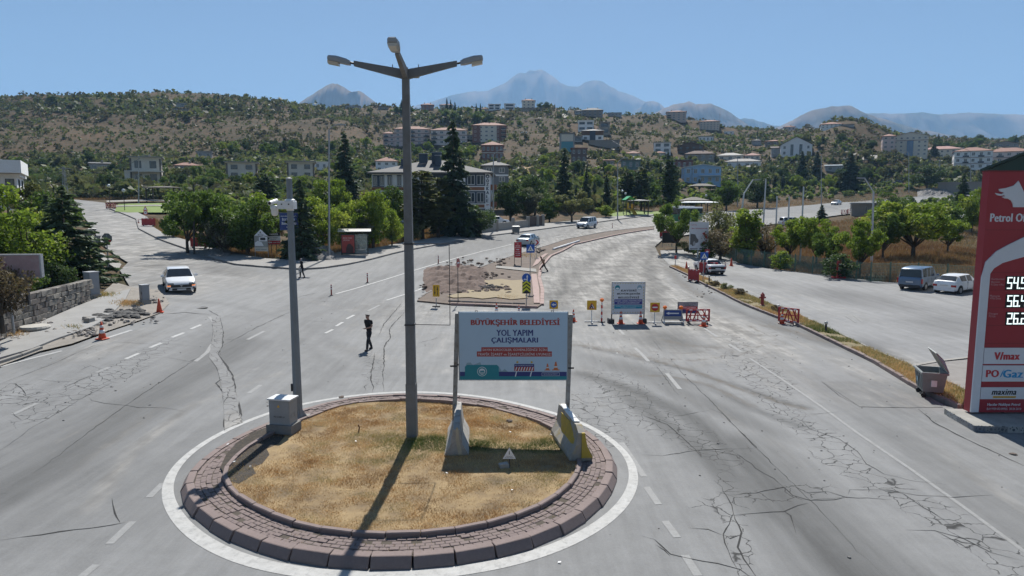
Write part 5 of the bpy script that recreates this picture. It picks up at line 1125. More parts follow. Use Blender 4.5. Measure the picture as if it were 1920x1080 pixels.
text(bd, 'KASKİ GENEL MÜDÜRLÜĞÜ', 0, zb+Hh*.415, w*1.6, .10, -.045, white_s, .012); text(bd, 'ALTYAPI ÇALIŞMALARI', 0, zb+Hh*.34, w*1.35, .10, -.045, white_s, .012)
mb = MB(); mb.box(-w*.86, w*.86, -.043, -.04, zb+Hh*.16, zb+Hh*.275); bd = mb.build('turquoise_band', M('board_turq', (.03, .28, .40), .5), pl)
text(bd, 'GÜVENLİ YARINLAR İÇİN ÇALIŞIYORUZ', 0, zb+Hh*.24, w*1.55, .055, -.045, white_s); text(bd, 'VERDİĞİMİZ RAHATSIZLIK', 0, zb+Hh*.19, w*.95, .055, -.045, white_s)
mb = MB(); g = M('board_gold', (.5, .40, .16), .5)
for k in range(12):
    x = -w*.88+k*w*.16
    for z in (zt-.10, zb+.06): mb.prism([(x, z), (x+.07, z), (x+.1, z+.045), (x+.03, z+.045)], -.043, -.04)
for k in range(9):
    z = zb+.2+k*Hh*.088
    for x in (-w*.95, w*.9): mb.prism([(x, z), (x+.05, z+.03), (x+.05, z+.11), (x, z+.08)], -.0432, -.04)
mb.build('dash_border', g, pl)
for x, m_ in ((-w*.68, bteal), (w*.68, bgrey)):
    mb = MB(); mb.disc(x, zb+Hh*.83, .15, -.043, -.04, 20); e_ = mb.build('emblem', m_, pl); mb = MB(); mb.disc(x, zb+Hh*.80, .10, -.0455, -.043, 16, .6); mb.build('emblem_field', white_s, e_)
# arrow trailer board
t = prop('arrow_board', 'blue arrow panel with two amber beacons on a low steel frame', 'sign board', 1261, 606, R(-2)); zt = hz_of(t, 1261, 580); w = .57
mb = MB(); mb.box(-w, w, -.03, .03, .22, zt); bd = mb.build('grey_panel', M('panel_grey', (.36, .36, .355), .6, .1), t)
mb = MB(); mb.box(-w+.06, w-.06, -.04, -.03, zt-.42, zt-.06); pl = mb.build('arrow_panel', M('arrow_navy', (.03, .07, .27), .45), bd); mb = MB(); arrow(mb, .36, -.42, zt-.24, .07, -.046, -.04, .25); mb.build('arrow', white_s, pl)
mb = MB()
for k in range(7): mb.box(-w+.02, w-.02, -.034, -.03, .27+.085*k, .285+.085*k)
mb.build('panel_rib', galv, bd)
for s in (-1, 1):
    mb = MB(); mb.path([(s*w, -.55, .05), (s*w, .55, .05), (s*w, .0, .5), (s*w, -.55, .05)], .03, 6); mb.build('side_frame', galv, t); beacon(t, s*w*.85, zt)
mb = MB(); mb.box(-w, w, -.06, .06, .04, .1); mb.build('cross_bar', galv, t)
t = prop('banner_board', 'dark edged information banner standing behind the arrow panel', 'sign board', 1289, 597, R(3)); zt = hz_of(t, 1289, 567); zb = hz_of(t, 1289, 587); w = .62
mb = MB(); mb.box(-w, w, -.03, 0, zb, zt); pl = mb.build('panel', M('banner_grey', (.30, .31, .34), .5), t); mb = MB(); mb.box(-w-.03, w+.03, 0, .04, zb-.03, zt+.03); mb.build('frame', darkm, t)
mb = MB(); mb.box(-w+.02, w-.02, -.034, -.03, zb+.25, zb+.42); bd = mb.build('red_band', red_s, pl); mb = MB(); mb.box(-w+.02, w-.02, -.033, -.03, zb+.02, zb+.24); mb.build('navy_band', navy, pl)
text(pl, 'KAYSERİ ve ÇEVRE', .1, zt-.09, .8, .085, -.034, black_p); text(pl, 'ULAŞIM A.Ş.', .1, zt-.2, .6, .08, -.034, black_p); text(bd, 'ALTYAPI ÇALIŞMASI', 0, zb+.335, 1.0, .09, -.037, white_s)
for s in (-1, 1): mb = MB(); mb.box(s*w*.8-.02, s*w*.8+.02, .05, .09, 0, zb); mb.build('leg', darkm, t)
# right verge signs
t = post_sign('crossing_sign', 'square blue pedestrian crossing sign on a post in the verge', 1318, 531, 1.0, .035, dz=.1); zc = hz_of(t, 1319, 480); bpy.data.objects.remove(kids(t)[0]); mb = MB(); mb.bar((0, 0, -.1), (0.03, 0, zc+.2), .035); mb.build('post', galv, t); crossing(t, .03, zc, .345)
t = prop('advert_panel', 'white fuel advert panel on a single pole among the trees', 'billboard', 1309, 484, R(-6)); zt = hz_of(t, 1309, 417); zb = hz_of(t, 1309, 467.5); w = 33*mpp(t.location)/2
mb = MB(); mb.bar((-.05, .1, -.1), (-.05, .1, zb), .09); mb.build('pole', white_p, t)
mb = MB(); mb.box(-w, w, -.06, .06, zb, zt); pl = mb.build('panel', M('advert_white', (.62, .63, .66), .45, .06), t)
mb = MB(); mb.box(-w-.05, -w, -.09, .09, zb-.05, zt+.05); mb.box(w, w+.05, -.09, .09, zb-.05, zt+.05); mb.box(-w, w, -.09, .09, zt, zt+.05); mb.box(-w, w, -.09, .09, zb-.05, zb); mb.build('frame', white_p, t)
Hh = zt-zb; text(pl, 'UTTS,', -w*.55, zb+Hh*.9, .62, .2, -.064, M('ad_red', (.42, .06, .09), .5), .01); text(pl, 'bu istasyonda', .05, zb+Hh*.775, w*1.7, .22, -.064, M('ad_red', (.42, .06, .09)), .015)
mb = MB(); q = [(-.95, .12), (-.72, .10), (-.68, .02), (-.5, .02), (-.42, .14), (-.05, .2), (-.08, .33), (-.3, .42), (-.45, .56), (-.95, .60)]; mb.prism([(a*w, zb+Hh*b_) for a, b_ in [(-.95,.18),(-.78,.17),(-.70,.12),(-.52,.14),(-.46,.22),(-.06,.26),(-.04,.36),(-.22,.42),(-.42,.56),(-.95,.58)]], -.066, -.06); ca = mb.build('car_print', M('ad_car', (.12, .115, .11), .4), pl)
mb = MB(); mb.disc(-w*.5, zb+Hh*.22, w*.14, -.069, -.066, 14, 1.8); mb.build('wheel_print', M('panel_grey', (.36, .36, .355)), ca)
mb = MB(); mb.prism([(w*.35, zb+Hh*.6), (w*.75, zb+Hh*.42), (w*.95, zb+Hh*.36), (w*.9, zb+Hh*.5), (w*.6, zb+Hh*.64)], -.066, -.06); mb.build('nozzle_print', red_s, pl); mb = MB(); mb.path([(w*.6, -.064, zb+Hh*.42), (w*.75, -.064, zb+Hh*.33), (w*.92, -.064, zb+Hh*.36)], .03, 5); mb.build('hose_print', black_p, pl)
mb = MB(); mb.disc(w*.58, zb+Hh*.235, w*.2, -.066, -.06, 18); mb.build('badge_print', red_s, pl)
mb = MB(); mb.box(-w*.97, -w*.1, -.066, -.06, zb+.03, zb+.10); mb.box(w*.1, w*.9, -.066, -.06, zb+.03, zb+.17); mb.build('text_strip', black_p, pl)
t = prop('red_sign', 'small dark red arrow sign behind the crossing sign', 'sign', 1325, 497, 0); zc = hz_of(t, 1325, 471.5); mb = MB(); mb.bar((0, 0, 0), (0, 0, zc), .03); mb.build('post', galv, t); mb = MB(); mb.box(-.26, .26, -.05, -.03, zc-.24, zc+.24); pl = mb.build('plate', M('dk_red', (.3, .03, .04), .5), t); mb = MB(); arrow(mb, .15, -.15, zc, .08, -.055, -.05); mb.build('arrow', white_s, pl)
t = prop('reflector_post', 'white post with a red head at the verge corner', 'marker post', 1266, 500, 0, dz=.02); zt = hz_of(t, 1267, 480); mb = MB(); mb.bar((0, 0, 0), (0, 0, zt-.3), .05); mb.build('post', white_p, t); mb = MB(); mb.box(-.1, .1, -.06, .06, zt-.3, zt+.05); mb.build('reflector_head', red_s, t)
t = prop('dark_board', 'back of a dark steel board on legs under the roadside tree', 'sign board', 1254, 464, R(20), dz=.05); mb = MB(); mb.box(-1.0, .6, 0, .06, .55, 1.9); mb.box(.65, 1.3, .1, .16, .5, 1.95); mb.build('panel', M('board_back', (.03, .034, .034), .6), t)
for s in (-.95, .5, 1.2): mb = MB(); mb.bar((s, .1, 0), (s, .1, 2.6), .035); mb.build('leg', galv, t)
mb = MB(); mb.box(-1.2, 1.4, -.5, .6, 2.6, 2.68); mb.build('canopy', M('canopy_grey', (.4, .4, .38), .6), t)
# bollard lights and hydrant on the verge
for lb, px, py in (('low black bollard light beside the crossing sign post', 1329.5, 531), ('bollard light near the red hydrant', 1459, 591), ('bollard light beyond the askew red barrier', 1548, 625), ('bollard light beside the verge end behind the barrier', 1291, 513)):
    t = prop('bollard_light', lb, 'bollard light', px, py, 0, 'bollard lights in the verge', .1); mb = MB(); mb.bar((0, 0, -.05), (0, 0, .42), .06, n=10); mb.build('post', darkm, t); mb = MB(); mb.lathe([(.075, .42), (.1, .46), (.09, .56), (.03, .6)], (0, 0, 0), 10); mb.build('lamp_cap', M('lens_pale', (.6, .58, .52), .2), t, True)
t = prop('fire_hydrant', 'red fire hydrant in the weedy verge', 'hydrant', 1429, 575, 0, dz=.1); hyd = M('hydrant_red', (.26, .035, .03), .5, .2)
mb = MB(); mb.lathe([(.17, 0), (.17, .05), (.11, .07), (.11, .62), (.15, .64), (.14, .78), (.06, .86), (.03, .92)], (0, 0, 0), 12); mb.build('barrel', hyd, t)
for a in (-1, 1): mb = MB(); mb.bar((0, 0, .55), (a*.22, 0, .55), .06, n=10); mb.build('outlet', hyd, t)
t = prop('air_pump', 'red and white tyre air stand in front of the green fence', 'air pump', 1572, 522, R(-4), dz=.03); zt = hz_of(t, 1572, 489)
mb = MB(); mb.cbox(-.55, .55, -.3, .3, 0, .15, .04); mb.build('base', red_s, t); mb = MB(); mb.cbox(-.17, .17, -.15, .15, .15, zt, .05); bd = mb.build('cabinet', red_s, t); mb = MB(); mb.box(-.1, .1, -.16, -.15, zt*.35, zt*.85); mb.build('front_panel', white_s, bd); mb = MB(); mb.box(-.07, .07, -.165, -.16, zt*.62, zt*.76); mb.build('dial', black_p, bd)
# left corner signs
t = prop('site_sign', 'house shaped white property sign by the corner trees', 'sign', 491, 484, R(-4), dz=.1); zb = hz_of(t, 491, 470); z1 = hz_of(t, 491, 442); zt = hz_of(t, 491, 430); w = 12.6*mpp(t.location)
mb = MB(); mb.prism([(-w, z1), (w, z1), (0, zt)], -.04, 0); pl = mb.build('gable', white_s, t); text(pl, 'R', 0, z1+.30, .16, .2, -.043, black_p); text(pl, 'Bertal', 0, z1+.1, .5, .13, -.043, black_p)
mb = MB(); mb.box(-w, w, -.03, .01, zb+.35, z1); pc = mb.build('picture', M('pic_sky', (.33, .34, .32), .5), t); mb = MB(); mb.prism([(-w*.3, zb+.9), (w*.9, zb+.9), (w*.9, z1-.12), (w*.4, z1-.05), (-w*.3, z1-.15)], -.034, -.03); mb.prism([(-w*.95, zb+.45), (w*.4, zb+.45), (w*.1, zb+.8), (-w*.5, zb+.95), (-w*.95, zb+.75)], -.0335, -.03); mb.build('house_print', white_s, pc); mb = MB(); mb.box(-w*.1, w*.7, -.036, -.034, zb+1.0, zb+1.25); mb.build('window_print', darkm, pc)
mb = MB(); mb.box(-w, w, -.04, .0, zb-.05, zb+.33); sb = mb.build('lower_board', M('board_cream', (.55, .53, .47), .6), t); text(sb, 'SATILIK DAİRELER', 0, zb+.14, w*1.6, .1, -.043, darkm)
for s in (-1, 1): mb = MB(); mb.box(s*w-.03, s*w+.03, .0, .05, 0, z1); mb.build('leg', galv, t)
t = prop('project_sign', 'black white and red project sign on two legs by the corner trees', 'sign', 514, 479, R(2), dz=.1); zt = hz_of(t, 514, 436); zb = hz_of(t, 514, 458); w = 13*mpp(t.location); Hh = zt-zb
mb = MB(); mb.box(-w, w, -.04, 0, zb, zt); pl = mb.build('panel', white_s, t); mb = MB(); mb.box(-w, w, -.043, -.04, zb+Hh*.7, zt); hd = mb.build('header', black_p, pl); text(hd, 'KAYZER', .08, zb+Hh*.85, w*1.2, .17, -.046, white_s, .02); text(pl, 'BAĞ GARDEN', 0, zb+Hh*.57, w*1.2, .12, -.044, black_p); text(pl, 'PROJESİ', 0, zb+Hh*.43, w*.8, .12, -.044, black_p)
mb = MB(); mb.box(-w, w, -.043, -.04, zb, zb+Hh*.32); fo = mb.build('footer', red_s, pl); mb = MB(); arrow(mb, -w*.2, -w*.85, zb+Hh*.16, .1, -.047, -.043); mb.build('arrow', white_s, fo); text(fo, 'SATIŞ OFİSİ', w*.42, zb+Hh*.16, w*.9, .12, -.046, white_s)
for s in (-.35, .35): mb = MB(); mb.box(s*w-.03, s*w+.03, .0, .05, -.1, zt); mb.build('leg', darkm, t)
t = prop('school_sign', 'navy school name sign on a white pole behind the camera mast', 'sign', 548, 487, 0, dz=.1); zt = hz_of(t, 545, 399.5); zb = hz_of(t, 545, 431); w = 17*mpp(t.location); x0 = -3.5*mpp(t.location); Hh = zt-zb
mb = MB(); mb.bar((0, .06, -.1), (-.12, .06, zb+.4), .13, .1, 8); mb.build('pole', white_p, t); mb = MB(); mb.box(x0-w, x0+w, -.04, .04, zb, zt); pl = mb.build('panel', navy, t); mb = MB(); mb.box(x0-w-.04, x0+w+.04, -.02, .06, zb-.04, zb); mb.box(x0-w-.04, x0+w+.04, -.02, .06, zt, zt+.04); mb.build('frame', steel, t)
for s, f, wd, hgt in (('T.C.', .93, .12, .06), ('MİLLÎ EĞİTİM BAKANLIĞI', .82, 1.5, .1), ('İSTİKLAL', .63, 1.25, .26), ('İLKOKULU', .40, 1.35, .26), ('(HACILAR)', .16, .5, .09)): text(pl, s, x0, zb+Hh*f, wd, hgt, -.044, white_s, .025)
t = post_sign('warning_sign', 'red edged bend and speed signs on one post far up the side road', 274, 412, 1.0, .035, dz=.1); z1 = hz_of(t, 274, 392); z0 = hz_of(t, 274, 397.5); bpy.data.objects.remove(kids(t)[0]); mb = MB(); mb.bar((0, 0, -.1), (0, 0, z1+.2), .035); mb.build('post', galv, t)
mb = MB(); mb.prism(tri(0, z1, .45), -.05, -.04); pl = mb.build('triangle_plate', red_s, t); mb = MB(); mb.prism(tri(0, z1, .3), -.055, -.05); mb.build('field', white_s, pl); mb = MB(); mb.disc(0, z0-.1, .34, -.05, -.04, 18); pl = mb.build('round_plate', red_s, t); mb = MB(); mb.disc(0, z0-.1, .25, -.055, -.05, 16); f_ = mb.build('field', white_s, pl); text(f_, '30', 0, z0-.1, .26, .2, -.058, black_p, .02)
# faded board behind the wall, leaning post
t = thing('faded_board', 'faded pink advertising board behind the stone wall under the trees', 'sign board', Vector((P(10, 520, 31).x, 31, P(10, 520, 31).z)), R(4)); xr, zt = loc(t, 72, 479); mb = MB(); mb.box(-2.6, xr, -.06, .06, .05, zt); pl = mb.build('panel', M('pink_faded', (.40, .27, .27), .6, .2, 1, dirt=((.42, .36, .36), .7)), t)
mb = MB(); mb.box(xr, xr+.07, -.1, .1, 0, zt+.06); mb.box(-2.6, xr, -.1, .1, zt, zt+.06); mb.box(-2.6, xr, -.1, .1, -.03, .05); mb.build('frame', M('frame_pale', (.42, .42, .42), .5), t); text(pl, 'SATILIK', -.6, zt*.45, 1.6, .36, -.064, M('faded_txt', (.26, .12, .13), .6), .02)
for x in (-1.6, .8): mb = MB(); mb.box(x-.07, x+.07, .1, .24, -1.3, .05); mb.build('leg', darkm, t)
t = prop('leaning_post', 'thin grey steel post leaning against the stone wall', 'post', 27, 633, 0, dz=.0); a = loc(t, 15, 527); mb = MB(); mb.bar((0, 0, 0), (a[0], 0, a[1]), .06, .05, 8); mb.build('tube', galv, t)
# kerbside cabinets
def kcab(label, px, py, w, d, hgt, rz_):
    t = prop('street_cabinet', label, 'cabinet', px, py, rz_, dz=.1); g = M('street_cab', (.25, .265, .285), .5, .1, 1.5); mb = MB(); mb.box(-w/2-.06, w/2+.06, -d/2-.06, d/2+.06, -.2, .16); mb.build('plinth', conc, t); mb = MB(); mb.box(-w/2, w/2, -d/2, d/2, .16, hgt); bd = mb.build('body', g, t)
    mb = MB(); mb.box(-w/2-.03, w/2+.03, -d/2-.03, d/2+.03, hgt, hgt+.05); mb.build('lid', M('cab_lid', (.4, .41, .42), .5), t); mb = MB(); mb.box(-w/2+.03, w/2-.03, -d/2-.012, -d/2, .22, hgt-.05); dr = mb.build('door', g, bd); mb = MB(); mb.box(w*.3, w*.36, -d/2-.04, -d/2-.012, hgt*.5, hgt*.65); mb.build('handle', darkm, dr); return t
kcab('tall pale grey street cabinet at the end of the stone wall', 174, 559, .62, .55, 1.45, R(-28)); kcab('smaller grey street cabinet beside the broken asphalt', 272, 570, .42, .4, 1.0, R(-40))
for lb, px, py, s in (('cut grey stone block at the foot of the garden wall', 151, 567, .34), ('second cut stone block along the wall foot', 134, 574, .28), ('pale concrete block at the edge of the torn asphalt', 168, 608, .30), ('smaller concrete block touching the torn asphalt edge', 163, 604, .24)):
    t = prop('stone_block', lb, 'stone block', px, py, px, dz=.1); mb = MB(); mb.cbox(-s*.7, s*.7, -s*.5, s*.5, -.02, s*.8, .03); mb.build('block', stm[0] if px < 160 else conc, t)
t = prop('concrete_cover', 'round pale concrete manhole cover lying on the footway', 'concrete slab', 66, 621, .2, dz=.13); mb = MB(); mb.lathe([(.62, -.02), (.66, .06), (.6, .14), (.02, .15)], (0, 0, 0), 18); mb.build('slab', M('slab_pale', (.40, .385, .35), .9, .2), t)
for k, (px, py) in enumerate(((1045, 467), (1052, 465), (1058, 463), (1064, 461))):
    a = at(px-8, py+3); b_ = at(px+22, py-7); mb = MB(); mb.bar((0, 0, .2), (b_.x-a.x, b_.y-a.y, b_.z-a.z+.2), .12, n=8); o = mb.build('pipe', white_p); o.location = a; tag(o, ('frontmost', 'second', 'third', 'rearmost')[k]+' white plastic pipe of the bundle on the median strip', 'pipe', 'white pipes laid on the median strip')

# ---- bus shelter
t = prop('bus_shelter', 'bus shelter with curved roof and red advert panel at the road corner', 'bus shelter', 666, 479, R(12), dz=.13); frm = M('shelter_frame', (.035, .045, .042), .5)
W_, D_, Hs = 2.6, 1.4, 2.15
for x in (-W_/2, W_/2):
    for y in (-D_/2, D_/2): mb = MB(); mb.box(x-.04, x+.04, y-.04, y+.04, 0, Hs); mb.build('pillar', frm, t)
mb = MB(); n = 8; vs = []
for k in range(n+1):
    u = k/n; y = -D_/2-.35+(D_+.7)*u; z = Hs+.05+.38*math.sin(math.pi*(.12+.76*u))
    vs += [(-W_/2-.35, y, z), (W_/2+.35, y, z), (-W_/2-.35, y, z+.05), (W_/2+.35, y, z+.05)]
mb.add(vs, [q for i in range(n) for q in ((4*i, 4*i+1, 4*i+5, 4*i+4), (4*i+2, 4*i+6, 4*i+7, 4*i+3), (4*i, 4*i+4, 4*i+6, 4*i+2), (4*i+1, 4*i+3, 4*i+7, 4*i+5))]+[(0,2,3,1),(4*n, 4*n+1, 4*n+3, 4*n+2)])
mb.build('roof', M('shelter_roof', (.50, .48, .44), .35, .1, spec=.5), t)
glz = bpy.data.materials.new('shelter_glass'); glz.use_nodes = True; nt = glz.node_tree; b = nt.nodes['Principled BSDF']; b.inputs['Base Color'].default_value = (.6, .68, .68, 1); b.inputs['Roughness'].default_value = .08; b.inputs['Alpha'].default_value = .35
mb = MB(); mb.box(-W_/2+.05, W_/2-.05, D_/2-.02, D_/2+.01, .2, Hs-.1); mb.build('back_glass', glz, t); mb = MB(); mb.box(W_/2-.01, W_/2+.02, -D_/2+.05, D_/2-.05, .2, Hs-.1); mb.build('side_glass', glz, t)
mb = MB(); mb.box(-W_/2-.05, -W_/2+1.35, -D_/2-.12, -D_/2+.06, .12, Hs-.05); ad = mb.build('advert_case', frm, t); mb = MB(); mb.box(-W_/2+.02, -W_/2+1.26, -D_/2-.14, -D_/2-.12, .22, Hs-.15); ps = mb.build('poster', M('poster_red', (.42, .06, .05), .4), ad)
text(ps, 'BÜLTEN', -W_/2+.6, Hs-.42, .85, .17, -D_/2-.143, M('poster_pale', (.62, .45, .42), .5), .02); text(ps, 'SİZDE', -W_/2+.5, Hs-.64, .62, .17, -D_/2-.143, M('poster_pale', (.62, .45, .42)), .02)
mb = MB(); mb.prism([(-W_/2+.4, .24), (-W_/2+1.15, .24), (-W_/2+1.15, .8), (-W_/2+.85, 1.15), (-W_/2+.6, 1.1), (-W_/2+.45, .7)], -D_/2-.145, -D_/2-.14); mb.build('poster_photo', M('poster_dark', (.08, .04, .035), .5), ps)
mb = MB(); mb.box(-W_/2+.2, W_/2-.2, .2, .55, .42, .48); mb.build('bench', galv, t)

# ---- tall street lights, flagpoles, utility poles
def slamp(label, px, py, pyt, hx, hy, group='single arm street lights', r=.09, col=galv, lean=None):
    t = prop('street_light', label, 'street light', px, py, 0, group, .05); tx = px if lean is None else lean
    a = loc(t, tx, pyt); b_ = loc(t, hx, hy); mb = MB(); r *= 1.45; mb.bar((0, 0, -.1), (a[0], 0, a[1]), r, r*.6, 8); mb.build('pole', col, t)
    mb = MB(); n = 5 if lean is None else 1; pts = [(a[0]+(b_[0]-a[0])*k/n, 0, a[1]+(b_[1]-a[1])*math.sin(k/n*math.pi/2)) for k in range(n+1)]; mb.path(pts, r*.45, 6); mb.build('arm', col, t)
    s = 1 if b_[0] > a[0] else -1; mb = MB(); mb.box(min(b_[0], b_[0]+s*.8), max(b_[0], b_[0]+s*.8), -.16, .16, b_[1]-.06, b_[1]+.08); mb.build('lamp_head', M('lamp_grey', (.33, .345, .36)), t); return t
white_g = M('pole_white', (.6, .61, .62), .5, .1)
slamp('slim street light beside the bus shelter', 617, 486, 243, 632, 234, r=.085, col=galv); slamp('street light in front of the white apartment building', 925, 435, 290, 939, 281, r=.09)
slamp('street light behind the white van and playground', 1158, 412, 306, 1170, 296, r=.09); slamp('street light standing in the little park', 260, 381, 296, 272, 291, r=.09)
slamp('street light below the blue walled house', 1383, 388, 298, 1376, 292, r=.1); slamp('street light beside the far main road', 1540, 386, 290, 1534, 284, r=.1); slamp('street light on the far bank by the gravel heap', 1704, 362, 288, 1698, 283, r=.11); slamp('street light near the long grey wall', 1820, 358, 286, 1814, 281, r=.11)
slamp('leaning kinked lamp post behind the green fence', 1379, 487, 363, 1412, 337, 'kinked lamp posts in the orchard', .11, white_g, 1395); slamp('kinked lamp post among the orchard walnut trees', 1634, 493, 360, 1621, 334, 'kinked lamp posts in the orchard', .10, white_g, 1638)
for lb, px, py, tx, ty in (('thickest white flagpole nearest the poplar', 1428, 480, 1436, 337), ('short white flagpole second from the poplar', 1453, 484, 1457, 369), ('short white flagpole third from the poplar', 1475, 487, 1480, 370), ('white flagpole farthest from the poplar', 1500, 492, 1507, 351)):
    t = prop('flagpole', lb, 'flagpole', px, py, 0, 'bare white flagpoles behind the fence'); a = loc(t, tx, ty); mb = MB(); mb.bar((0, 0, -.1), (a[0], 0, a[1]), .115, .085, 8); mb.build('pole', white_g, t); mb = MB(); mb.lathe([(.05, 0), (.06, .05), (.02, .1)], (a[0], 0, a[1]), 8); mb.build('finial', white_g, t)
t = prop('utility_pole', 'thin dark wooden pole beside the bleached red barrier', 'utility pole', 364, 476, 0); a = loc(t, 363, 345); mb = MB(); mb.bar((0, 0, -.1), (a[0], 0, a[1]), .1, .07, 8); mb.build('pole', M('wood_dark', (.085, .08, .07), .9), t); mb = MB(); mb.path([(a[0], 0, a[1]-2.6), (a[0]+.5, 0, a[1]-2.5)], .03); mb.build('arm', galv, t)
def lattice(label, px, py, pyt, w=.8):
    t = prop('lattice_pole', label, 'power pole', px, py, 0, 'steel lattice power poles'); zt = loc(t, px, pyt)[1]; mb = MB(); g = .05
    for sx_ in (-1, 1):
        for sy in (-1, 1): mb.bar((sx_*w/2, sy*w/2, 0), (sx_*.13, sy*.13, zt), g, g, 4)
    mb.build('leg', steel, t) if False else None
    for sx_ in (-1, 1):
        for sy in (-1, 1): q = MB(); q.bar((sx_*w/2, sy*w/2, 0), (sx_*.13, sy*.13, zt), g, g, 4); q.build('leg', steel, t)
    br_ = MB(); n = int(zt/1.1)
    for k in range(n):
        z0, z1 = zt*k/n, zt*(k+1)/n; r0 = w/2+(.13-w/2)*k/n; r1 = w/2+(.13-w/2)*(k+1)/n
        for sy in (-1, 1): br_.bar((-r0 if k % 2 else r0, sy*r0, z0), (r1 if k % 2 else -r1, sy*r1, z1), .03, n=4)
    br_.build('bracing', steel, t); q = MB(); q.box(-1.1, 1.1, -.08, .08, zt-.5, zt-.35); q.build('cross_arm', steel, t)
lattice('lattice power pole at the top of the side road', 124, 376, 312); lattice('lattice power pole on the far bank near the apartment blocks', 1759.5, 338, 300)
t = prop('utility_box', 'pale box at the foot of the lattice pole up the side road', 'cabinet', 129, 374); mb = MB(); mb.cbox(-.4, .4, -.3, .3, 0, 1.1, .05); mb.build('body', conc, t)
for lb, px, py, ht in (('park globe lamp nearest the side road', 207, 392, 40), ('park globe lamp in the middle of the lawn', 234, 396, 35), ('park globe lamp beside the playground', 1166, 398, 37), ('park globe lamp behind the playground roof', 1172, 396, 30), ('park globe lamp beside the square pavilion', 1258, 391, 26), ('park globe lamp in front of the tall pine', 1245, 393, 28), ('park globe lamp near the timber pavilion', 1323, 397, 28)):
    t = prop('globe_lamp', lb, 'park lamp', px, py, 0, 'park globe lamps'); zt = ht*mpp(t.location); mb = MB(); mb.bar((0, 0, 0), (0, 0, zt), .05); mb.build('post', darkm, t); mb = MB(); mb.lathe([(.05, 0), (.24, .15), (.28, .32), (.2, .5), (.05, .58)], (0, 0, zt), 10); mb.build('globe', M('globe_pale', (.55, .58, .6), .25), t, True)
for i, (px, py, ht, lb) in enumerate(((10, 190, 9, 'nearest the ridge end'), (69, 196, 12, 'by the dark ridge tree'), (200, 188, 8, 'above the rocky slope'), (208, 189, 7, 'second above the rocky slope'), (277, 187, 8, 'above the pale shed'), (641, 203, 8, 'beside the low ridge house'), (742, 203, 10, 'near the lone ridge conifer'), (1045, 216, 12, 'at the start of the pale lane'), (1052, 214, 14, 'second at the pale lane'), (1072, 213, 13, 'near the large ridge house'), (1173, 220, 10, 'between the ridge houses'), (1349, 240, 26, 'beside the beige apartment block'), (1284, 262, 12, 'above the brown house'), (1297, 345, 30, 'in front of the dark house'), (1145, 300, 45, 'among the hillside gardens'))):
    t = prop('ridge_pole', 'distant utility pole '+lb, 'utility pole', px, py, 0, 'utility poles on the hills'); zt = ht*mpp(t.location); mb = MB(); mb.bar((0, 0, -.3), (0, 0, zt), .13, .09, 6); mb.build('pole', M('pole_dull', (.2, .195, .19), .8), t); mb = MB(); mb.box(-.6, .6, -.06, .06, zt-.6, zt-.45); mb.build('cross_arm', M('pole_dull', (.2, .195, .19)), t)

# ---- green mesh fence of the orchard
fg = M('fence_green', (.075, .15, .12), .5, .15)
ft = thing('mesh_fence', 'green welded mesh fence along the car park', 'fence')
pts = [at(*p) for p in ((1347,476),(1352,480),(1380,491),(1408,498),(1432,501.5),(1462,505),(1490,509),(1523,513.5),(1548,517),(1576,521),(1605,525),(1632,528.5),(1668,528.5),(1720,530),(1775,533),(1830,537),(1900,543))]
ft.location = pts[3]; o0 = ft.location
pm = MB(); pm.box(-.04, .04, -.04, .04, -.1, 1.75); pme = pm.mesh('post', fg)
for p in pts: q = link('post', pme, None, ft); q.location = p-o0
for a, b_ in zip(pts[:-1], pts[1:]):
    mb = MB(); L = (b_-a).length; n = max(2, int(L/.11)); A = a-o0; B = b_-o0
    for k in range(1, n):
        c = A.lerp(B, k/n); mb.bar(c+Vector((0, 0, .05)), c+Vector((0, 0, 1.62)), .017, n=3, cap=False)
    for k in range(13): z = Vector((0, 0, .06+.13*k)); mb.bar(A+z, B+z, .017, n=3, cap=False)
    mb.build('mesh_panel', fg, ft)
# ---- garden wall and gate by the apartment building
gw = thing('garden_wall', 'low pale garden wall with pillars and a brown gate by the apartment building', 'wall'); A = at(862, 443); B = at(990, 426.5); Cc = at(1018, 423.5); gw.location = A
wm = M('garden_wall', (.34, .315, .28), .9, .15, 1)
def wseg(a, b_, hgt, th_, m_, nm):
    a = a-A; b_ = b_-A; d = (b_-a); d.z = 0; d.normalize(); w_ = Vector((-d.y, d.x, 0))*th_/2; mb = MB()
    mb.add([a-w_-Vector((0,0,.5)), b_-w_-Vector((0,0,.5)), b_+w_-Vector((0,0,.5)), a+w_-Vector((0,0,.5)), a-w_+Vector((0,0,hgt)), b_-w_+Vector((0,0,hgt)), b_+w_+Vector((0,0,hgt)), a+w_+Vector((0,0,hgt))], [(3,2,1,0),(4,5,6,7),(0,1,5,4),(1,2,6,5),(2,3,7,6),(3,0,4,7)]); mb.build(nm, m_, gw)
for k in range(4): wseg(A.lerp(B, k/4+.004), A.lerp(B, (k+1)/4-.004), 1.25, .25, wm, 'wall_panel')
for k in (0, 1, 2, 3, 4): p = A.lerp(B, k/4)-A; mb = MB(); mb.cbox(p.x-.28, p.x+.28, p.y-.28, p.y+.28, p.z-.5, p.z+1.85, .08); mb.build('pillar', wm, gw)
for f in (.62, 1): p = B.lerp(Cc, f)-A; mb = MB(); mb.cbox(p.x-.28, p.x+.28, p.y-.28, p.y+.28, p.z-.5, p.z+1.95, .08); mb.build('pillar', wm, gw)
wseg(B.lerp(Cc, .05), B.lerp(Cc, .55), 1.7, .08, M('gate_brown', (.085, .06, .05), .6), 'gate'); wseg(B.lerp(Cc, .68), B.lerp(Cc, .94), 1.7, .08, M('gate_brown', (.085, .06, .05)), 'gate')
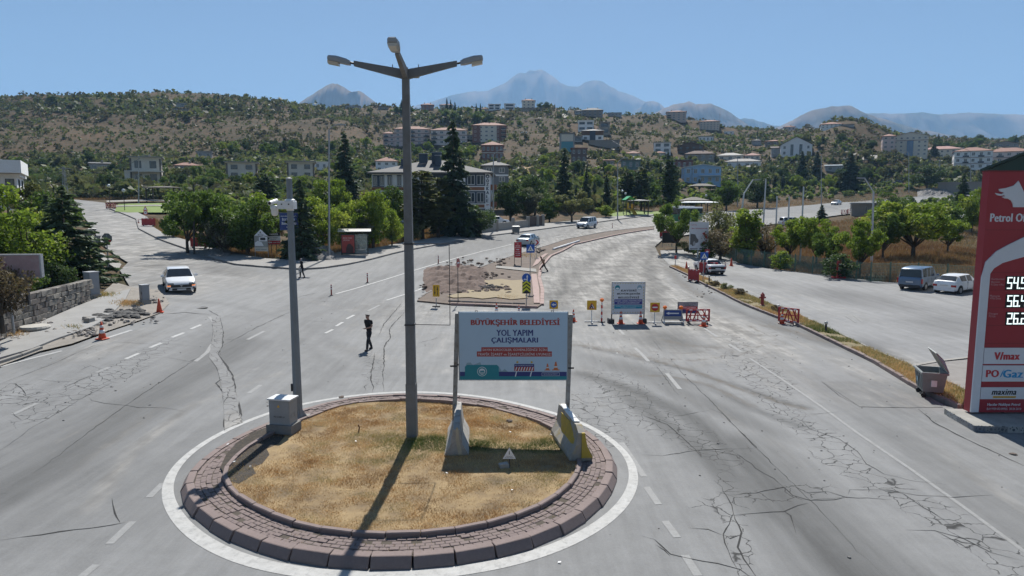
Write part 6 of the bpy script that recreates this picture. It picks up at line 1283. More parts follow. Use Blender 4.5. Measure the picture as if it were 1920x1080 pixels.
# ================================================================ vehicles
tyre = M('tyre', (.022, .022, .023), .8, .2, 6); rimm = M('wheel_rim', (.34, .35, .36), .35, .15, 6, metal=.6); glass = glass_m()
trimb = M('black_trim', (.03, .03, .032), .5, .15); tail_r = M('tail_light', (.35, .02, .02), .2, .1, spec=.6); headl = M('headlight', (.16, .175, .19), .12, .1, spec=.8); plate_w = M('number_plate', (.6, .6, .6), .4, .05)
def paint_c(name, col, metal=0.0): return M(name, col, .32, .06, .8, metal=metal, dirt=((.35, .32, .28), .10), coat=.6)
CARS = {  # stations from rear to front: (y fraction, underside, belt, roof or 0, roof half width factor, body half width factor)
 'sedan': dict(L=4.55, W=1.80, wb=(.20, .80), wr=.315, st=[(0,.42,.90,0,0,.86),(.025,.24,.95,0,0,.95),(.16,.22,1.0,0,0,1),(.27,.2,.98,1.40,.70,1),(.30,.2,.97,1.43,.72,1),(.45,.2,.95,1.46,.74,1),(.48,.2,.95,1.46,.74,1),(.62,.2,.93,1.42,.73,1),(.76,.2,.93,0,0,1),(.93,.2,.80,0,0,.96),(.985,.22,.68,0,0,.88),(1,.32,.60,0,0,.80)],
   rear=(2, 3), front=(7, 8), win=[(4, 5), (6, 7)]),
 'boxy': dict(L=4.25, W=1.64, wb=(.19, .80), wr=.29, st=[(0,.40,.86,0,0,.97),(.015,.28,.93,0,0,1),(.19,.25,.95,0,0,1),(.28,.25,.93,1.36,.76,1),(.32,.25,.93,1.38,.78,1),(.45,.25,.92,1.40,.79,1),(.48,.25,.92,1.40,.79,1),(.61,.25,.92,1.37,.78,1),(.70,.25,.92,0,0,1),(.97,.25,.85,0,0,.98),(.99,.28,.80,0,0,.97),(1,.4,.75,0,0,.96)],
   rear=(2, 3), front=(7, 8), win=[(4, 5), (6, 7)]),
 'hatch': dict(L=4.2, W=1.74, wb=(.17, .79), wr=.315, st=[(0,.42,.78,0,0,.86),(.02,.25,.95,0,0,.94),(.045,.22,1.0,0,0,.97),(.17,.2,1.0,1.36,.68,1),(.21,.2,.98,1.41,.71,1),(.40,.2,.95,1.45,.74,1),(.43,.2,.95,1.45,.74,1),(.60,.2,.92,1.41,.73,1),(.75,.2,.92,0,0,1),(.92,.2,.80,0,0,.96),(.985,.22,.68,0,0,.88),(1,.32,.6,0,0,.8)],
   rear=(2, 3), front=(7, 8), win=[(4, 5), (6, 7)]),
 'van': dict(L=4.3, W=1.80, wb=(.20, .80), wr=.315, st=[(0,.40,.95,0,0,.94),(.012,.28,1.05,0,0,.98),(.03,.26,1.10,1.10,.9,1),(.05,.25,1.10,1.72,.82,1),(.09,.25,1.10,1.80,.84,1),(.27,.24,1.08,1.83,.85,1),(.30,.24,1.08,1.83,.85,1),(.44,.24,1.06,1.83,.85,1),(.47,.24,1.06,1.83,.85,1),(.63,.24,1.04,1.76,.82,1),(.78,.24,1.02,0,0,1),(.93,.24,.92,0,0,.97),(.985,.26,.72,0,0,.92),(1,.36,.62,0,0,.86)],
   rear=(2, 3), front=(9, 10), win=[(4, 5), (6, 7), (8, 9)])}
lit = bpy.data.materials.new('lit_indicator'); lit.use_nodes = True; _e = lit.node_tree.nodes['Principled BSDF']; _e.inputs['Base Color'].default_value = (.8, .25, .05, 1); _e.inputs['Emission Color'].default_value = (1, .28, .05, 1); _e.inputs['Emission Strength'].default_value = .6
def car(kind, label, cat, px, py, yaw, mat, group=None, scale=1.0, dz=0.0, dark_rear=False, emblem=False, trim=False):
    "yaw: heading of the nose, measured like atan2(dy, dx)"
    C = CARS[kind]; L, Wd = C['L'], C['W']; p = at(px, py); p.z += dz
    q = Vector((math.cos(yaw), math.sin(yaw)))*1.3; zz = h(p.x+q.x, p.y+q.y)-h(p.x-q.x, p.y-q.y)
    t = thing({'van': 'van'}.get(kind, 'car'), label, cat, p, 0, group); t.rotation_euler = (math.atan2(zz, 2.6), 0, yaw-math.pi/2); t.scale = (scale,)*3
    rings = []
    for (f, zb, be, ro, rt, wf) in C['st']:
        w = Wd/2*wf; y = (f-.5)*L; hb = be-zb
        pts = [(w*.8, zb), (w*.965, zb+.10), (w, zb+hb*.42), (w*.985, zb+hb*.8), (w*.94, be)]
        pts += [(w*rt, ro-.055), (w*rt*.84, ro)] if ro else [(w*.86, be+.025), (w*.55, be+.045)]
        rings.append([(x, y, z) for x, z in pts]+[(-x, y, z) for x, z in pts[::-1]])
    V = [v for r in rings for v in r]; n = 14; B = []; G = {}
    ns = len(rings)
    for i in range(ns-1):
        for k in range(n):
            f = (i*n+k, (i+1)*n+k, (i+1)*n+(k+1) % n, i*n+(k+1) % n); key = None
            if (i, i+1) == C['rear'] and k in (5, 6, 7): key = 'rear_window'
            if (i, i+1) == C['front'] and k in (5, 6, 7): key = 'windscreen'
            if (i, i+1) in C['win'] and k in (4, 8): key = ('window', i, k)
            if key: G.setdefault(key, []).append(f)
            else: B.append(f)
    B += [tuple(range(n)), tuple(range((ns-1)*n+n-1, (ns-1)*n-1, -1))]
    def sub(fs, nm, m, sm=False, off=0):
        mp = {}; mb = MB()
        for f in fs:
            for a in f:
                if a not in mp: mp[a] = len(mb.v); mb.v.append(V[a])
        mb.f = [tuple(mp[a] for a in f) for f in fs]; o = mb.build(nm, m, t, sm); return o
    body = sub(B, 'body', mat, True)
    try: body.data.set_sharp_from_angle(angle=R(38))
    except Exception: pass
    for key, fs in G.items(): sub(fs, key if isinstance(key, str) else 'side_window', glass)
    # dark pillars of the windscreen surround, bumpers, sills
    fy, ry = L/2, -L/2
    for x in (-1, 1):
        for f in C['wb']:
            y = (f-.5)*L; r = C['wr']; xo = x*Wd/2
            mb = MB(); mb.bar((xo*.86, y, r+.02), (xo*1.001, y, r+.02), r+.06, n=18); mb.build('wheel_arch', trimb, t)
            mb = MB(); mb.bar((xo*.84, y, r), (xo*1.012, y, r), r, n=18); wh = mb.build('wheel', tyre, t)
            mb = MB(); mb.bar((xo*1.0, y, r), (xo*1.018, y, r), r*.64, n=14); rim_ = mb.build('rim', rimm, wh)
            mb = MB()
        mb = MB(); w = Wd/2; y = C['st'][C['front'][1]][0]; yy = (y-.5)*L-.35; z = C['st'][C['front'][1]][2]
        mb.cbox(x*w+min(0, x*.2), x*w+max(0, x*.2), yy-.06, yy+.06, z+.02, z+.17, .04); mi = mb.build('mirror', mat if not trim else trimb, t)
        mb = MB(); zb = C['st'][0][2]; zr = zb*.93
        if kind in ('van',): mb.box(x*w*.98-.05, x*w*.98+.05, ry-.01, ry+.12, .62, 1.0)
        elif kind == 'boxy': mb.box(x*w*.93-.17, x*w*.93+.05, ry-.015, ry+.05, .62, .80)
        else: mb.box(x*w*.76-.16, x*w*.76+.16, ry-.012, ry+.16, zr-.14, zr+.02)
        mb.build('tail_light', tail_r, t)
        mb = MB(); zf = .62 if kind != 'van' else .74; mb.cbox(x*w*.68-.18, x*w*.68+.17, fy-.34, fy+.012+(.02 if kind == 'boxy' else 0), zf-.06, zf+.10, .03); hl = mb.build('headlight', headl, t)
        if emblem: mb = MB(); mb.box(x*w*.74-.15, x*w*.74+.15, fy-.12, fy+.03, zf-.10, zf-.055); mb.build('indicator', lit, hl)
        for i0, i1 in C['win']:
            if C['st'][i1][0] < .3 and kind != 'van': continue
            f0 = C['st'][i0][0]; mb = MB(); yy = (f0+.03-.5)*L; mb.box(x*w*.985-.02, x*w*.985+.02, yy, yy+.16, .84, .87); mb.build('door_handle', mat if not trim else trimb, t)
            mb = MB(); yy = (C['st'][i1][0]-.5)*L+.08; mb.box(x*w*.99-.015, x*w*.99+.012, yy-.008, yy+.008, .35, .93); mb.build('door_gap', trimb, t)
    mb = MB(); mb.cbox(-Wd*.40, Wd*.40, fy-.14, fy+.02, .24, .42, .05); mb.build('front_bumper', trimb if kind in ('boxy',) or trim else mat, t)
    mb = MB(); mb.box(-Wd*.34, Wd*.34, fy-.05, fy+.035, .43, .60) if kind != 'boxy' else mb.box(-Wd*.3, Wd*.3, fy-.02, fy+.02, .55, .72); gr = mb.build('grille', trimb, t)
    mb = MB(); mb.box(-Wd*.3, Wd*.3, fy-.05, fy+.036, .25, .38); mb.build('lower_grille', trimb, t)
    mb = MB(); mb.box(-.26, .26, fy+.03, fy+.045, .36 if not emblem else .24, .47 if not emblem else .35); pf = mb.build('number_plate', plate_w, t)
    mb = MB(); mb.cbox(-Wd*.42, Wd*.42, ry-.025, ry+.14, .28, .52, .06); mb.build('rear_bumper', trimb if kind in ('boxy', 'van') or trim else mat, t)
    zpl = .66 if kind != 'sedan' else .70
    mb = MB(); mb.box(-.26, .26, ry-.05, ry-.02, zpl-.05 if kind == 'boxy' else zpl, zpl+.06 if kind == 'boxy' else zpl+.11); mb.build('number_plate', plate_w, t)
    if kind == 'boxy':
        mb = MB(); mb.box(-Wd*.44, Wd*.44, ry-.012, ry-.003, .58, .84); mb.build('rear_panel', trimb, t)
    if emblem:
        mb = MB(); mb.prism([(-.075, .55), (0, .44), (.075, .55), (0, .66)], fy+.036, fy+.05); q = mb.build('emblem', rimm, t); q.rotation_euler = (0, 0, math.pi); q.location = (0, L+.086, 0)
        for x in (-1, 1): mb = MB(); mb.box(x*.72-.07, x*.72+.07, fy-.1, fy+.02, .3, .42); mb.build('fog_light', trimb, t)
    return t
white_c = paint_c('car_white', (.74, .75, .76)); silver_c = paint_c('car_silver', (.40, .46, .50), .35); blue_c = paint_c('car_blue', (.11, .17, .26), .3); grey_c = paint_c('car_dark', (.05, .055, .065), .2)
p = at(336, 547); car('sedan', 'white saloon with lit amber indicators turning out of the side road', 'car', 336, 541, math.atan2(-p.y+6, -p.x), white_c, emblem=True)
car('sedan', 'silver saloon driving away past the median signs', 'car', 991, 459, yaw_px((930, 478), (1045, 446)), silver_c)
car('van', 'white passenger van coming down the main road', 'van', 1100, 427.5, yaw_px((1180, 417), (1050, 434)), white_c, trim=True)
car('boxy', 'old white boxy saloon parked behind the crossing sign', 'car', 1329, 511, yaw_px((1352, 515), (1300, 498)), white_c)
car('van', 'blue passenger van parked in the car park by the green fence', 'van', 1724, 540, R(90-50), blue_c, scale=1.0)
car('hatch', 'white hatchback parked beside the blue van', 'car', 1795, 547, R(90-58), white_c)
car('sedan', 'white saloon on the far main road above the stone hut', 'car', 1568, 384, yaw_px((1610, 379), (1530, 387)), white_c)
car('hatch', 'pale car parked by the long grey wall on the far bank', 'car', 1664, 344, R(170), white_c); car('sedan', 'dark car parked beside the pale one on the far bank', 'car', 1682, 344, R(175), grey_c)
car('sedan', 'dark parked car half hidden by the cedar up the side road', 'car', 128, 400, R(110), grey_c); car('sedan', 'white car parked behind the garden wall pillars', 'car', 929, 426, R(10), white_c, dz=.4)
car('hatch', 'white car parked on the bare hillside track', 'car', 983, 251, R(5), white_c)
car('van', 'white van parked among the orchard trees below the main road', 'van', 1483, 425, R(5), white_c)
# ---- bus
p = at(1263, 419); t = thing('city_bus', 'green city bus with a white roof behind the roadside tree', 'bus', p, yaw_px((1240, 421), (1400, 404))-math.pi/2)
bg = paint_c('bus_green', (.03, .17, .075)); L = 10.5
mb = MB(); mb.cbox(-1.25, 1.25, 0, L, .35, 1.75, .02); mb.build('body', bg, t); mb = MB(); mb.box(-1.23, 1.23, .02, L-.02, 1.75, 2.75); mb.build('window_band', glass, t)
mb = MB(); mb.cbox(-1.25, 1.25, 0, L, 2.75, 3.05, .12); mb.build('roof', white_c, t); mb = MB(); mb.cbox(-.8, .8, 1, 3.2, 3.05, 3.25, .06); mb.build('roof_unit', white_p, t); mb = MB(); mb.cbox(-.8, .8, 5, 7.5, 3.05, 3.2, .06); mb.build('roof_unit', white_p, t)
mb = MB(); mb.box(-1.0, 1.0, -.02, 0, 1.7, 2.65); mb.build('rear_window', glass, t); mb = MB(); mb.box(-.7, .7, -.03, -.0, 2.78, 2.98); mb.build('route_display', black_p, t)
for k in range(7):
    for x in (-1, 1): mb = MB(); mb.box(x*1.235-.015, x*1.235+.015, .05+k*1.48, .15+k*1.48, 1.75, 2.75); mb.build('window_post', bg, t)
for y in (2.2, 7.8):
    for x in (-1, 1): mb = MB(); mb.bar((x*1.0, y, .48), (x*1.27, y, .48), .48, n=18); wh = mb.build('wheel', tyre, t); mb = MB(); mb.bar((x*1.2, y, .48), (x*1.28, y, .48), .28, n=12); mb.build('rim', rimm, wh)
for x in (-1, 1): mb = MB(); mb.box(x*1.05-.12, x*1.05+.12, -.02, 0, .8, 1.3); mb.build('tail_light', tail_r, t)

# ================================================================ people
def skin(name, V, E_, Rr, mat, parent, sub=2, root=0):
    me = bpy.data.meshes.new(name); me.from_pydata([tuple(v) for v in V], E_, []); o = bpy.data.objects.new(name, me); COL.objects.link(o)
    o.modifiers.new('skin', 'SKIN'); s = o.modifiers.new('sub', 'SUBSURF'); s.levels = sub; s.render_levels = sub
    for i, r in enumerate(Rr):
        d = me.skin_vertices[0].data[i]; d.radius = (r, r) if not isinstance(r, tuple) else r; d.use_root = (i == root)
    dg = bpy.context.evaluated_depsgraph_get(); nm = bpy.data.meshes.new_from_object(o.evaluated_get(dg)); bpy.data.objects.remove(o)
    nm.materials.clear(); nm.materials.append(mat); nm.polygons.foreach_set('use_smooth', [True]*len(nm.polygons)); nm.name = name
    q = bpy.data.objects.new(name, nm); COL.objects.link(q); q.parent = parent; return q
sk = M('skin', (.36, .20, .14), .55, .1, 8); hair_m = M('hair_dark', (.018, .014, .012), .6, .2, 10)
def hand(V, E_, Rr, wrist_i, d, side):
    "palm with four curled fingers and a thumb that leaves its side"
    w = Vector(V[wrist_i]); d = Vector(d).normalized(); s = Vector((side, 0, 0)); s = (s-d*s.dot(d)).normalized(); nrm = d.cross(s)
    i = len(V); V.append(w+d*.06); E_.append((wrist_i, i)); Rr.append((.034, .022)); palm = i
    for k, (o, L) in enumerate(((-.027, .062), (-.009, .074), (.009, .07), (.027, .055))):
        a = w+d*.085+s*o; b_ = a+d*L*.55+nrm*.008; c = b_+d*L*.3+nrm*.025
        j = len(V); V += [a, b_, c]; E_ += [(palm, j), (j, j+1), (j+1, j+2)]; Rr += [.0095, .0088, .0075]
    j = len(V); V += [w+d*.04-s*.038, w+d*.075-s*.052+nrm*.012]; E_ += [(palm, j), (j, j+1)]; Rr += [.011, .009]
def person(label, px, py, yaw, pose, H, shirt, trous, shoe, hair='short', sleeve=True, coat=False, dz=.0, scarf=None):
    p = at(px, py); t = thing('person', label, 'person', p, yaw); s = H/1.75; t.scale = (s,)*3; t.location.z += dz
    P_ = {k: Vector(v) for k, v in pose.items()}
    V = []; E_ = []; Rr = []; ix = {}
    def node(k, v, r, par=None):
        ix[k] = len(V); V.append(v); Rr.append(r)
        if par: E_.append((ix[par], ix[k]))
    node('pel', P_['pel'], (.10, .075)); node('waist', P_['waist'], (.095, .065), 'pel'); node('chest', P_['chest'], (.115, .075), 'waist'); node('nb', P_['neck'], .056, 'chest'); node('hl', P_['head']+Vector((0, -.005, -.07)), (.062, .07), 'nb'); node('hm', P_['head'], (.076, .092), 'hl'); node('ht', P_['head']+Vector((0, .01, .075)), (.066, .075), 'hm')
    node('nose', P_['head']+Vector((0, -.105, -.02)), .014, 'hm')
    for sd, x in (('l', -1), ('r', 1)):
        node('ear'+sd, P_['head']+Vector((x*.083, .01, -.015)), .014, 'hm')
        node('sh'+sd, P_['sh'+sd], .05, 'chest'); node('el'+sd, P_['el'+sd], .044, 'sh'+sd); node('wr'+sd, P_['wr'+sd], .030, 'el'+sd)
        hand(V, E_, Rr, ix['wr'+sd], P_['wr'+sd]-P_['el'+sd], x)
        node('hip'+sd, P_['hip'+sd], .065, 'pel'); node('kn'+sd, P_['kn'+sd], .048, 'hip'+sd); node('an'+sd, P_['an'+sd], .04, 'kn'+sd); node('toe'+sd, P_['toe'+sd], .03, 'an'+sd)
    body = skin('body', V, E_, Rr, sk, t)
    # trousers
    v = [P_['pel']+Vector((0, 0, .06)), P_['pel']]; e = [(0, 1)]; r = [(.145, .11), (.155, .12)]
    for sd in 'lr':
        i = len(v); v += [P_['hip'+sd], P_['kn'+sd], P_['kn'+sd].lerp(P_['an'+sd], .55), P_['an'+sd]+Vector((0, 0, -.05))]; e += [(1, i), (i, i+1), (i+1, i+2), (i+2, i+3)]; r += [.10, .076, .07, trous[1]]
    skin('trousers', v, e, r, trous[0], t, 2, 1)
    for sd in 'lr': skin('shoe', [P_['an'+sd]+Vector((0, .04, -.05)), P_['an'+sd].lerp(P_['toe'+sd], .5)+Vector((0, 0, -.03)), P_['toe'+sd]], [(0, 1), (1, 2)], [.062, .062, .05], shoe, t, 1)
    v = [P_['pel']+Vector((0, 0, -.02 if not coat else -.32)), P_['pel']+Vector((0, 0, .03)), P_['waist'], P_['chest'], P_['neck']+Vector((0, 0, -.03))]; e = [(0, 1), (1, 2), (2, 3), (3, 4)]; r = [(.16, .125) if not coat else (.2, .17), (.155, .12), (.142, .108), (.172, .125), (.085, .08)]
    for sd in 'lr':
        i = len(v); v += [P_['sh'+sd], P_['sh'+sd].lerp(P_['el'+sd], .6)]; e += [(3, i), (i, i+1)]; r += [.078, .068]
        if sleeve: v += [P_['el'+sd], P_['wr'+sd]]; e += [(i+1, i+2), (i+2, i+3)]; r += [.06, .045]
    skin('shirt' if not coat else 'coat', v, e, r, shirt, t, 2, 3)
    hd = P_['head']
    if scarf:
        skin('headscarf', [hd+Vector((0, .02, .085)), hd+Vector((0, .035, .0)), hd+Vector((0, .02, -.12)), hd+Vector((0, .01, -.2))], [(0, 1), (1, 2), (2, 3)], [(.08, .085), (.105, .095), (.09, .09), (.13, .11)], scarf, t)
    elif hair == 'short': skin('hair', [hd+Vector((0, -.045, .07)), hd+Vector((0, .0, .085)), hd+Vector((0, .045, .055)), hd+Vector((0, .06, -.02))], [(0, 1), (1, 2), (2, 3)], [(.055, .03), (.075, .04), (.08, .045), (.075, .04)], hair_m, t, 2, 1)
    else: skin('hair', [hd+Vector((0, -.03, .09)), hd+Vector((0, .04, .09)), hd+Vector((0, .08, -.02)), hd+Vector((0, .09, -.14)), hd+Vector((0, .08, -.22))], [(0, 1), (1, 2), (2, 3), (3, 4)], [(.08, .05), (.095, .06), (.1, .07), (.10, .06), (.07, .04)], hair_m, t, 2, 1)
    for x in (-1, 1): mb = MB(); mb.lathe([(.003, -.008), (.010, 0), (.003, .008)], (hd.x+x*.033, hd.y-.088, hd.z), 6); mb.build('eye', black_p, t)
    mb = MB(); mb.box(hd.x-.025, hd.x+.025, hd.y-.085, hd.y-.078, hd.z-.062, hd.z-.054); mb.build('mouth', M('lips', (.25, .09, .08), .5), t)
    return t
def walk(fl, fr, lean=0.0, arms=((-.26, .05, 1.17, -.27, -.1, .95), (.26, -.05, 1.17, .22, -.22, 1.0)), lift=.0, crouch=0):
    c = crouch; d = dict(pel=(0, 0, .95-c), waist=(0, -lean*.35, 1.12-c), chest=(0, -lean*.75, 1.34-c), neck=(0, -lean*.95, 1.50-c), head=(0, -lean*1.1-.03, 1.63-c), hipl=(-.095, 0, .89-c), hipr=(.095, 0, .89-c), shl=(-.19, -lean*.8, 1.41-c), shr=(.19, -lean*.8, 1.41-c))
    a = arms; d.update(ell=(a[0][0], a[0][1]-lean*.7, a[0][2]-c), wrl=(a[0][3], a[0][4]-lean*.7, a[0][5]-c), elr=(a[1][0], a[1][1]-lean*.7, a[1][2]-c), wrr=(a[1][3], a[1][4]-lean*.7, a[1][5]-c))
    for sd, f, x in (('l', fl, -.1), ('r', fr, .1)):
        z_ = lift if f < -.2 else 0; d['an'+sd] = (x, f, .085+z_); d['toe'+sd] = (x*1.15, f-.17, .04+z_); d['kn'+sd] = (x, f*.5-.05-abs(f)*.06, .49-c*.5)
    return d
blk = M('cloth_black', (.018, .018, .02), .85, .2, 6); blk2 = M('cloth_charcoal', (.026, .026, .03), .85, .2, 6); shoe_m = M('shoe_dark', (.03, .03, .03), .6)
person('man in a black t-shirt and black trousers walking across the junction', 693, 656, R(-32), walk(.26, -.28, .05, ((-.24, .06, 1.17, -.2, .12, .95), (.25, -.03, 1.16, .08, -.24, 1.10))), 1.80, blk, (blk2, .055), shoe_m, sleeve=False)
t = person('woman in a grey headscarf and long black coat carrying a bag', 567, 521, R(-60), walk(-.16, .18, .04), 1.62, blk, (blk2, .05), shoe_m, coat=True, scarf=M('scarf_grey', (.22, .24, .26), .8, .15, 8))
q = thing('handbag', 'pale bag hanging from the hand of the woman in the headscarf', 'bag', t.matrix_basis @ Vector((.30, -.24, .58))); mb = MB(); mb.cbox(-.12, .12, -.05, .05, 0, .26, .04); mb.build('bag_body', M('bag_pale', (.35, .34, .32), .6), q); mb = MB(); mb.path([(-.07, 0, .26), (-.04, 0, .37), (.04, 0, .37), (.07, 0, .26)], .01, 5); mb.build('strap', trimb, q)
t = person('person with dark wavy hair and a tan top striding up onto the median', 1020, 509, R(-84), walk(-.42, .40, .30, ((-.23, .1, 1.2, -.21, .12, .95), (.23, .04, 1.18, .2, -.12, .98)), .12, .12), 1.66, M('cloth_tan', (.25, .15, .09), .8, .2, 6), (blk, .085), shoe_m, hair='long', sleeve=False, dz=-.02)
q = thing('shoulder_bag', 'small tan backpack on the striding person', 'bag', t.matrix_basis @ Vector((0, -.2, .98))); q.rotation_euler = (R(-15), 0, R(-84)); mb = MB(); mb.cbox(-.13, .13, .08, .2, 0, .34, .05); mb.build('bag_body', M('bag_tan', (.26, .17, .10), .7), q)
for x in (-1, 1): mb = MB(); mb.path([(x*.09, .12, .32), (x*.1, .04, .36), (x*.1, .02, .3)], .014, 5); mb.build('strap', M('bag_tan', (.26, .17, .10)), q)
# ================================================================ buildings
frame_w = M('window_frame', (.6, .6, .6), .5, .08); frame_d = M('window_frame_dark', (.06, .065, .075), .5); pane_m = glass_m('window_glass', (.05, .065, .08), .08); roof_t = M('roof_tiles', (.30, .16, .12), .85, .25, 1.2); roof_g = M('roof_grey', (.125, .122, .12), .8, .15, .6); white_w = M('wall_white', (.80, .81, .81), .8, .06, .3, dirt=((.42, .40, .37), .35)); cream_w = M('wall_cream', (.68, .63, .54), .85, .08, .3, dirt=((.32, .29, .25), .35)); pink_w = M('wall_pink', (.60, .48, .45), .85, .08, .3, dirt=((.3, .25, .23), .35)); grey_w = M('wall_grey', (.34, .34, .34), .85, .12, .4); brown_w = M('wall_brown', (.22, .11, .085), .85, .12, .4); navy_w = M('wall_navy', (.055, .075, .105), .7, .1, .4); rubble_w = M('wall_rubble', (.3, .27, .235), .9, .3, .8)
_wm = {}
def win_meshes(w, hg, fm):
    k = (round(w, 1), round(hg, 1), fm.name)
    if k not in _wm:
        mb = MB(); f = min(.09, w*.08); w_, h_ = w/2, hg/2
        mb.box(-w_, w_, -.05, .03, h_-f, h_); mb.box(-w_, w_, -.08, .03, -h_-.03, -h_+f); mb.box(-w_, -w_+f, -.05, .03, -h_+f, h_-f); mb.box(w_-f, w_, -.05, .03, -h_+f, h_-f); mb.box(-f/2, f/2, -.045, .03, -h_+f, h_-f)
        q = MB(); q.add([(-w_+f, 0, -h_+f), (w_-f, 0, -h_+f), (w_-f, 0, h_-f), (-w_+f, 0, h_-f)], [(0, 1, 2, 3)])
        _wm[k] = (mb.mesh('window', fm), q.mesh('pane', pane_m))
    return _wm[k]
def window(t, x, y, z, w, hg, fm=None, rz_=0):
    a, b_ = win_meshes(w, hg, fm or frame_w); o = link('window', a, None, t); o.location = (x, y, z); o.rotation_euler = (0, 0, rz_)
    p = link('pane', b_, None, o); return o
def hip(mb, x0, x1, y0, y1, z, rise, ov=.5, th=.18, inset=None):
    x0 -= ov; x1 += ov; y0 -= ov; y1 += ov; d = (y1-y0)/2 if inset is None else inset; d = min(d, (x1-x0)/2-.05)
    mb.add([(x0,y0,z),(x1,y0,z),(x1,y1,z),(x0,y1,z),(x0,y0,z+th),(x1,y0,z+th),(x1,y1,z+th),(x0,y1,z+th),(x0+d,(y0+y1)/2,z+th+rise),(x1-d,(y0+y1)/2,z+th+rise)],
           [(3,2,1,0),(0,1,5,4),(1,2,6,5),(2,3,7,6),(3,0,4,7),(4,5,9,8),(5,6,9),(6,7,8,9),(7,4,8)])
def gable(mb, x0, x1, y0, y1, z, rise, ov=.4, th=.15):
    "ridge along y, triangle facing the viewer"
    xm = (x0+x1)/2; pr = [(x0-ov, z-.05), (xm, z+rise), (x1+ov, z-.05), (x1+ov, z+th-.05), (xm, z+rise+th), (x0-ov, z+th-.05)]; mb.prism(pr, y0-ov, y1+ov)
def house(label, px0, px1, py_top, py_base, floors, cols, wall_m, roof='hip', roof_m=None, depth=8, name='house', cat='house', rz_=0, fm=None, group=None, ww=.42, wh=.5, rise=1.6, balc=(), band=None, chim=2, Y=None, skip=(), side=2, sink=1.5):
    pb = at((px0+px1)/2, py_base); k = mpp(pb)
    if Y: pb = P((px0+px1)/2, py_base, Y); k = mpp(pb)
    if not rz_ and Y != 150: rz_ = 1e-6-math.atan2(pb.x, pb.y)*.85
    w = (px1-px0)*k*(1 if abs(rz_) != R(8) else .95); H = (py_base-py_top)*k
    t = thing(name, label, cat, pb, rz_, group); mb = MB(); mb.box(-w/2, w/2, 0, depth, -sink, H); wl = mb.build('wall', wall_m, t)
    fh = H/floors
    for f in range(floors):
        for c in range(cols):
            if (f, c) in skip: continue
            x = -w/2+w*(c+.5)/cols; window(t, x, -.005, fh*(f+.55), w/cols*ww, fh*wh, fm)
        for sgn in (-1, 1):
            for c in range(side): window(t, sgn*(w/2+.005), depth*(c+.5)/side, fh*(f+.55), depth/side*.35, fh*wh, fm, sgn*math.pi/2)
    for c, f in balc:
        x = -w/2+w*(c+.5)/cols; bw = w/cols*.8; mb = MB(); mb.box(x-bw/2, x+bw/2, -1.1, -.01, fh*f-.12, fh*f+.02); s = mb.build('balcony', wall_m, t); mb = MB(); mb.box(x-bw/2, x+bw/2, -1.12, -1.06, fh*f+.02, fh*f+.95); mb.build('railing', fm or frame_d, s)
    if band:
        for f in range(1, floors+(0 if roof != 'flat' else 1)): mb = MB(); mb.box(-w/2-.04, w/2+.04, -.045, -.002, fh*f-.2, fh*f+.12); mb.build('band', band, t)
    mb = MB()
    if roof == 'hip': hip(mb, -w/2, w/2, 0, depth, H, rise)
    elif roof == 'gable': gable(mb, -w/2, w/2, 0, depth, H, rise)
    elif roof == 'flat': mb.box(-w/2-.35, w/2+.35, -.35, depth+.35, H, H+.35)
    elif roof == 'mono': mb.add([(-w/2-.4,-.5,H),(w/2+.4,-.5,H),(w/2+.4,depth+.5,H+rise),(-w/2-.4,depth+.5,H+rise),(-w/2-.4,-.5,H+.15),(w/2+.4,-.5,H+.15),(w/2+.4,depth+.5,H+rise+.15),(-w/2-.4,depth+.5,H+rise+.15)], [(3,2,1,0),(4,5,6,7),(0,1,5,4),(1,2,6,5),(2,3,7,6),(3,0,4,7)])
    rf = mb.build('roof', roof_m or roof_t, t)
    if roof == 'gable': mb = MB(); mb.prism([(-w/2, H), (w/2, H), (0, H+rise-.06)], .02, .22); mb.build('gable_wall', wall_m, t)
    for c in range(chim):
        x = -w*.25+w*.5*c/max(1, chim-1) if chim > 1 else w*.12; zc = H+(rise*.55 if roof in ('hip', 'gable') else .2); mb = MB(); mb.cbox(x-.35, x+.35, depth*.4, depth*.4+.7, zc-.4, zc+1.3, .05); mb.build('chimney', rubble_w if wall_m != navy_w else navy_w, rf)
    return t, w, H, fh
# the white apartment building behind the spruce
pb = P(808, 406, 122); pb.z = h(pb.x, 122)-.3; k = mpp(pb); t = thing('apartment_building', 'white three storey apartment building with a grey hipped roof and navy chimneys', 'building', pb); px2 = lambda px: (px-960)*k*1.0-pb.x
def apx(px, py): q = P(px, py, 122); return q.x-pb.x, q.z-pb.z
xL, zE = apx(697, 326); xR, _ = apx(919, 326); x1, zb1 = apx(786, 354); x2, zb2 = apx(852, 354); dep = 13
orange_b = M('band_terracotta', (.27, .12, .06), .8, .12)
mb = MB(); mb.box(xL, x1, 0, dep, -2, zE); mb.build('wall', white_w, t); mb = MB(); mb.box(x2, xR, -.6, dep, -2, zE); mb.build('wall', white_w, t); mb = MB(); mb.box(x1, x2, 1.6, dep, -2, zE-.9); mb.build('recessed_wall', M('wall_offwhite', (.72, .72, .7), .8, .06, .3), t); mb = MB(); mb.box(x1, x2, .0, dep, zE-.9, zE); mb.build('loggia_lintel', navy_w, t)
ze = apx(700, 353)[1]
for f in range(2):
    z = ze-f*3.05; mb = MB(); mb.box(xL-.02, x1-.01, -.06, -.004, z-.35, z+.2); mb.build('terracotta_band', orange_b, t); mb = MB(); mb.box(x2+.01, xR-1.0, -.66, -.604, z-.35, z+.2); mb.build('terracotta_band', orange_b, t); mb = MB(); mb.box(x1, x2, .3, 1.6, z-.3, z); bl = mb.build('balcony', white_w, t); mb = MB(); mb.box(x1+.05, x2-.05, .3, .36, z, z+.95); mb.build('railing', steel, bl)
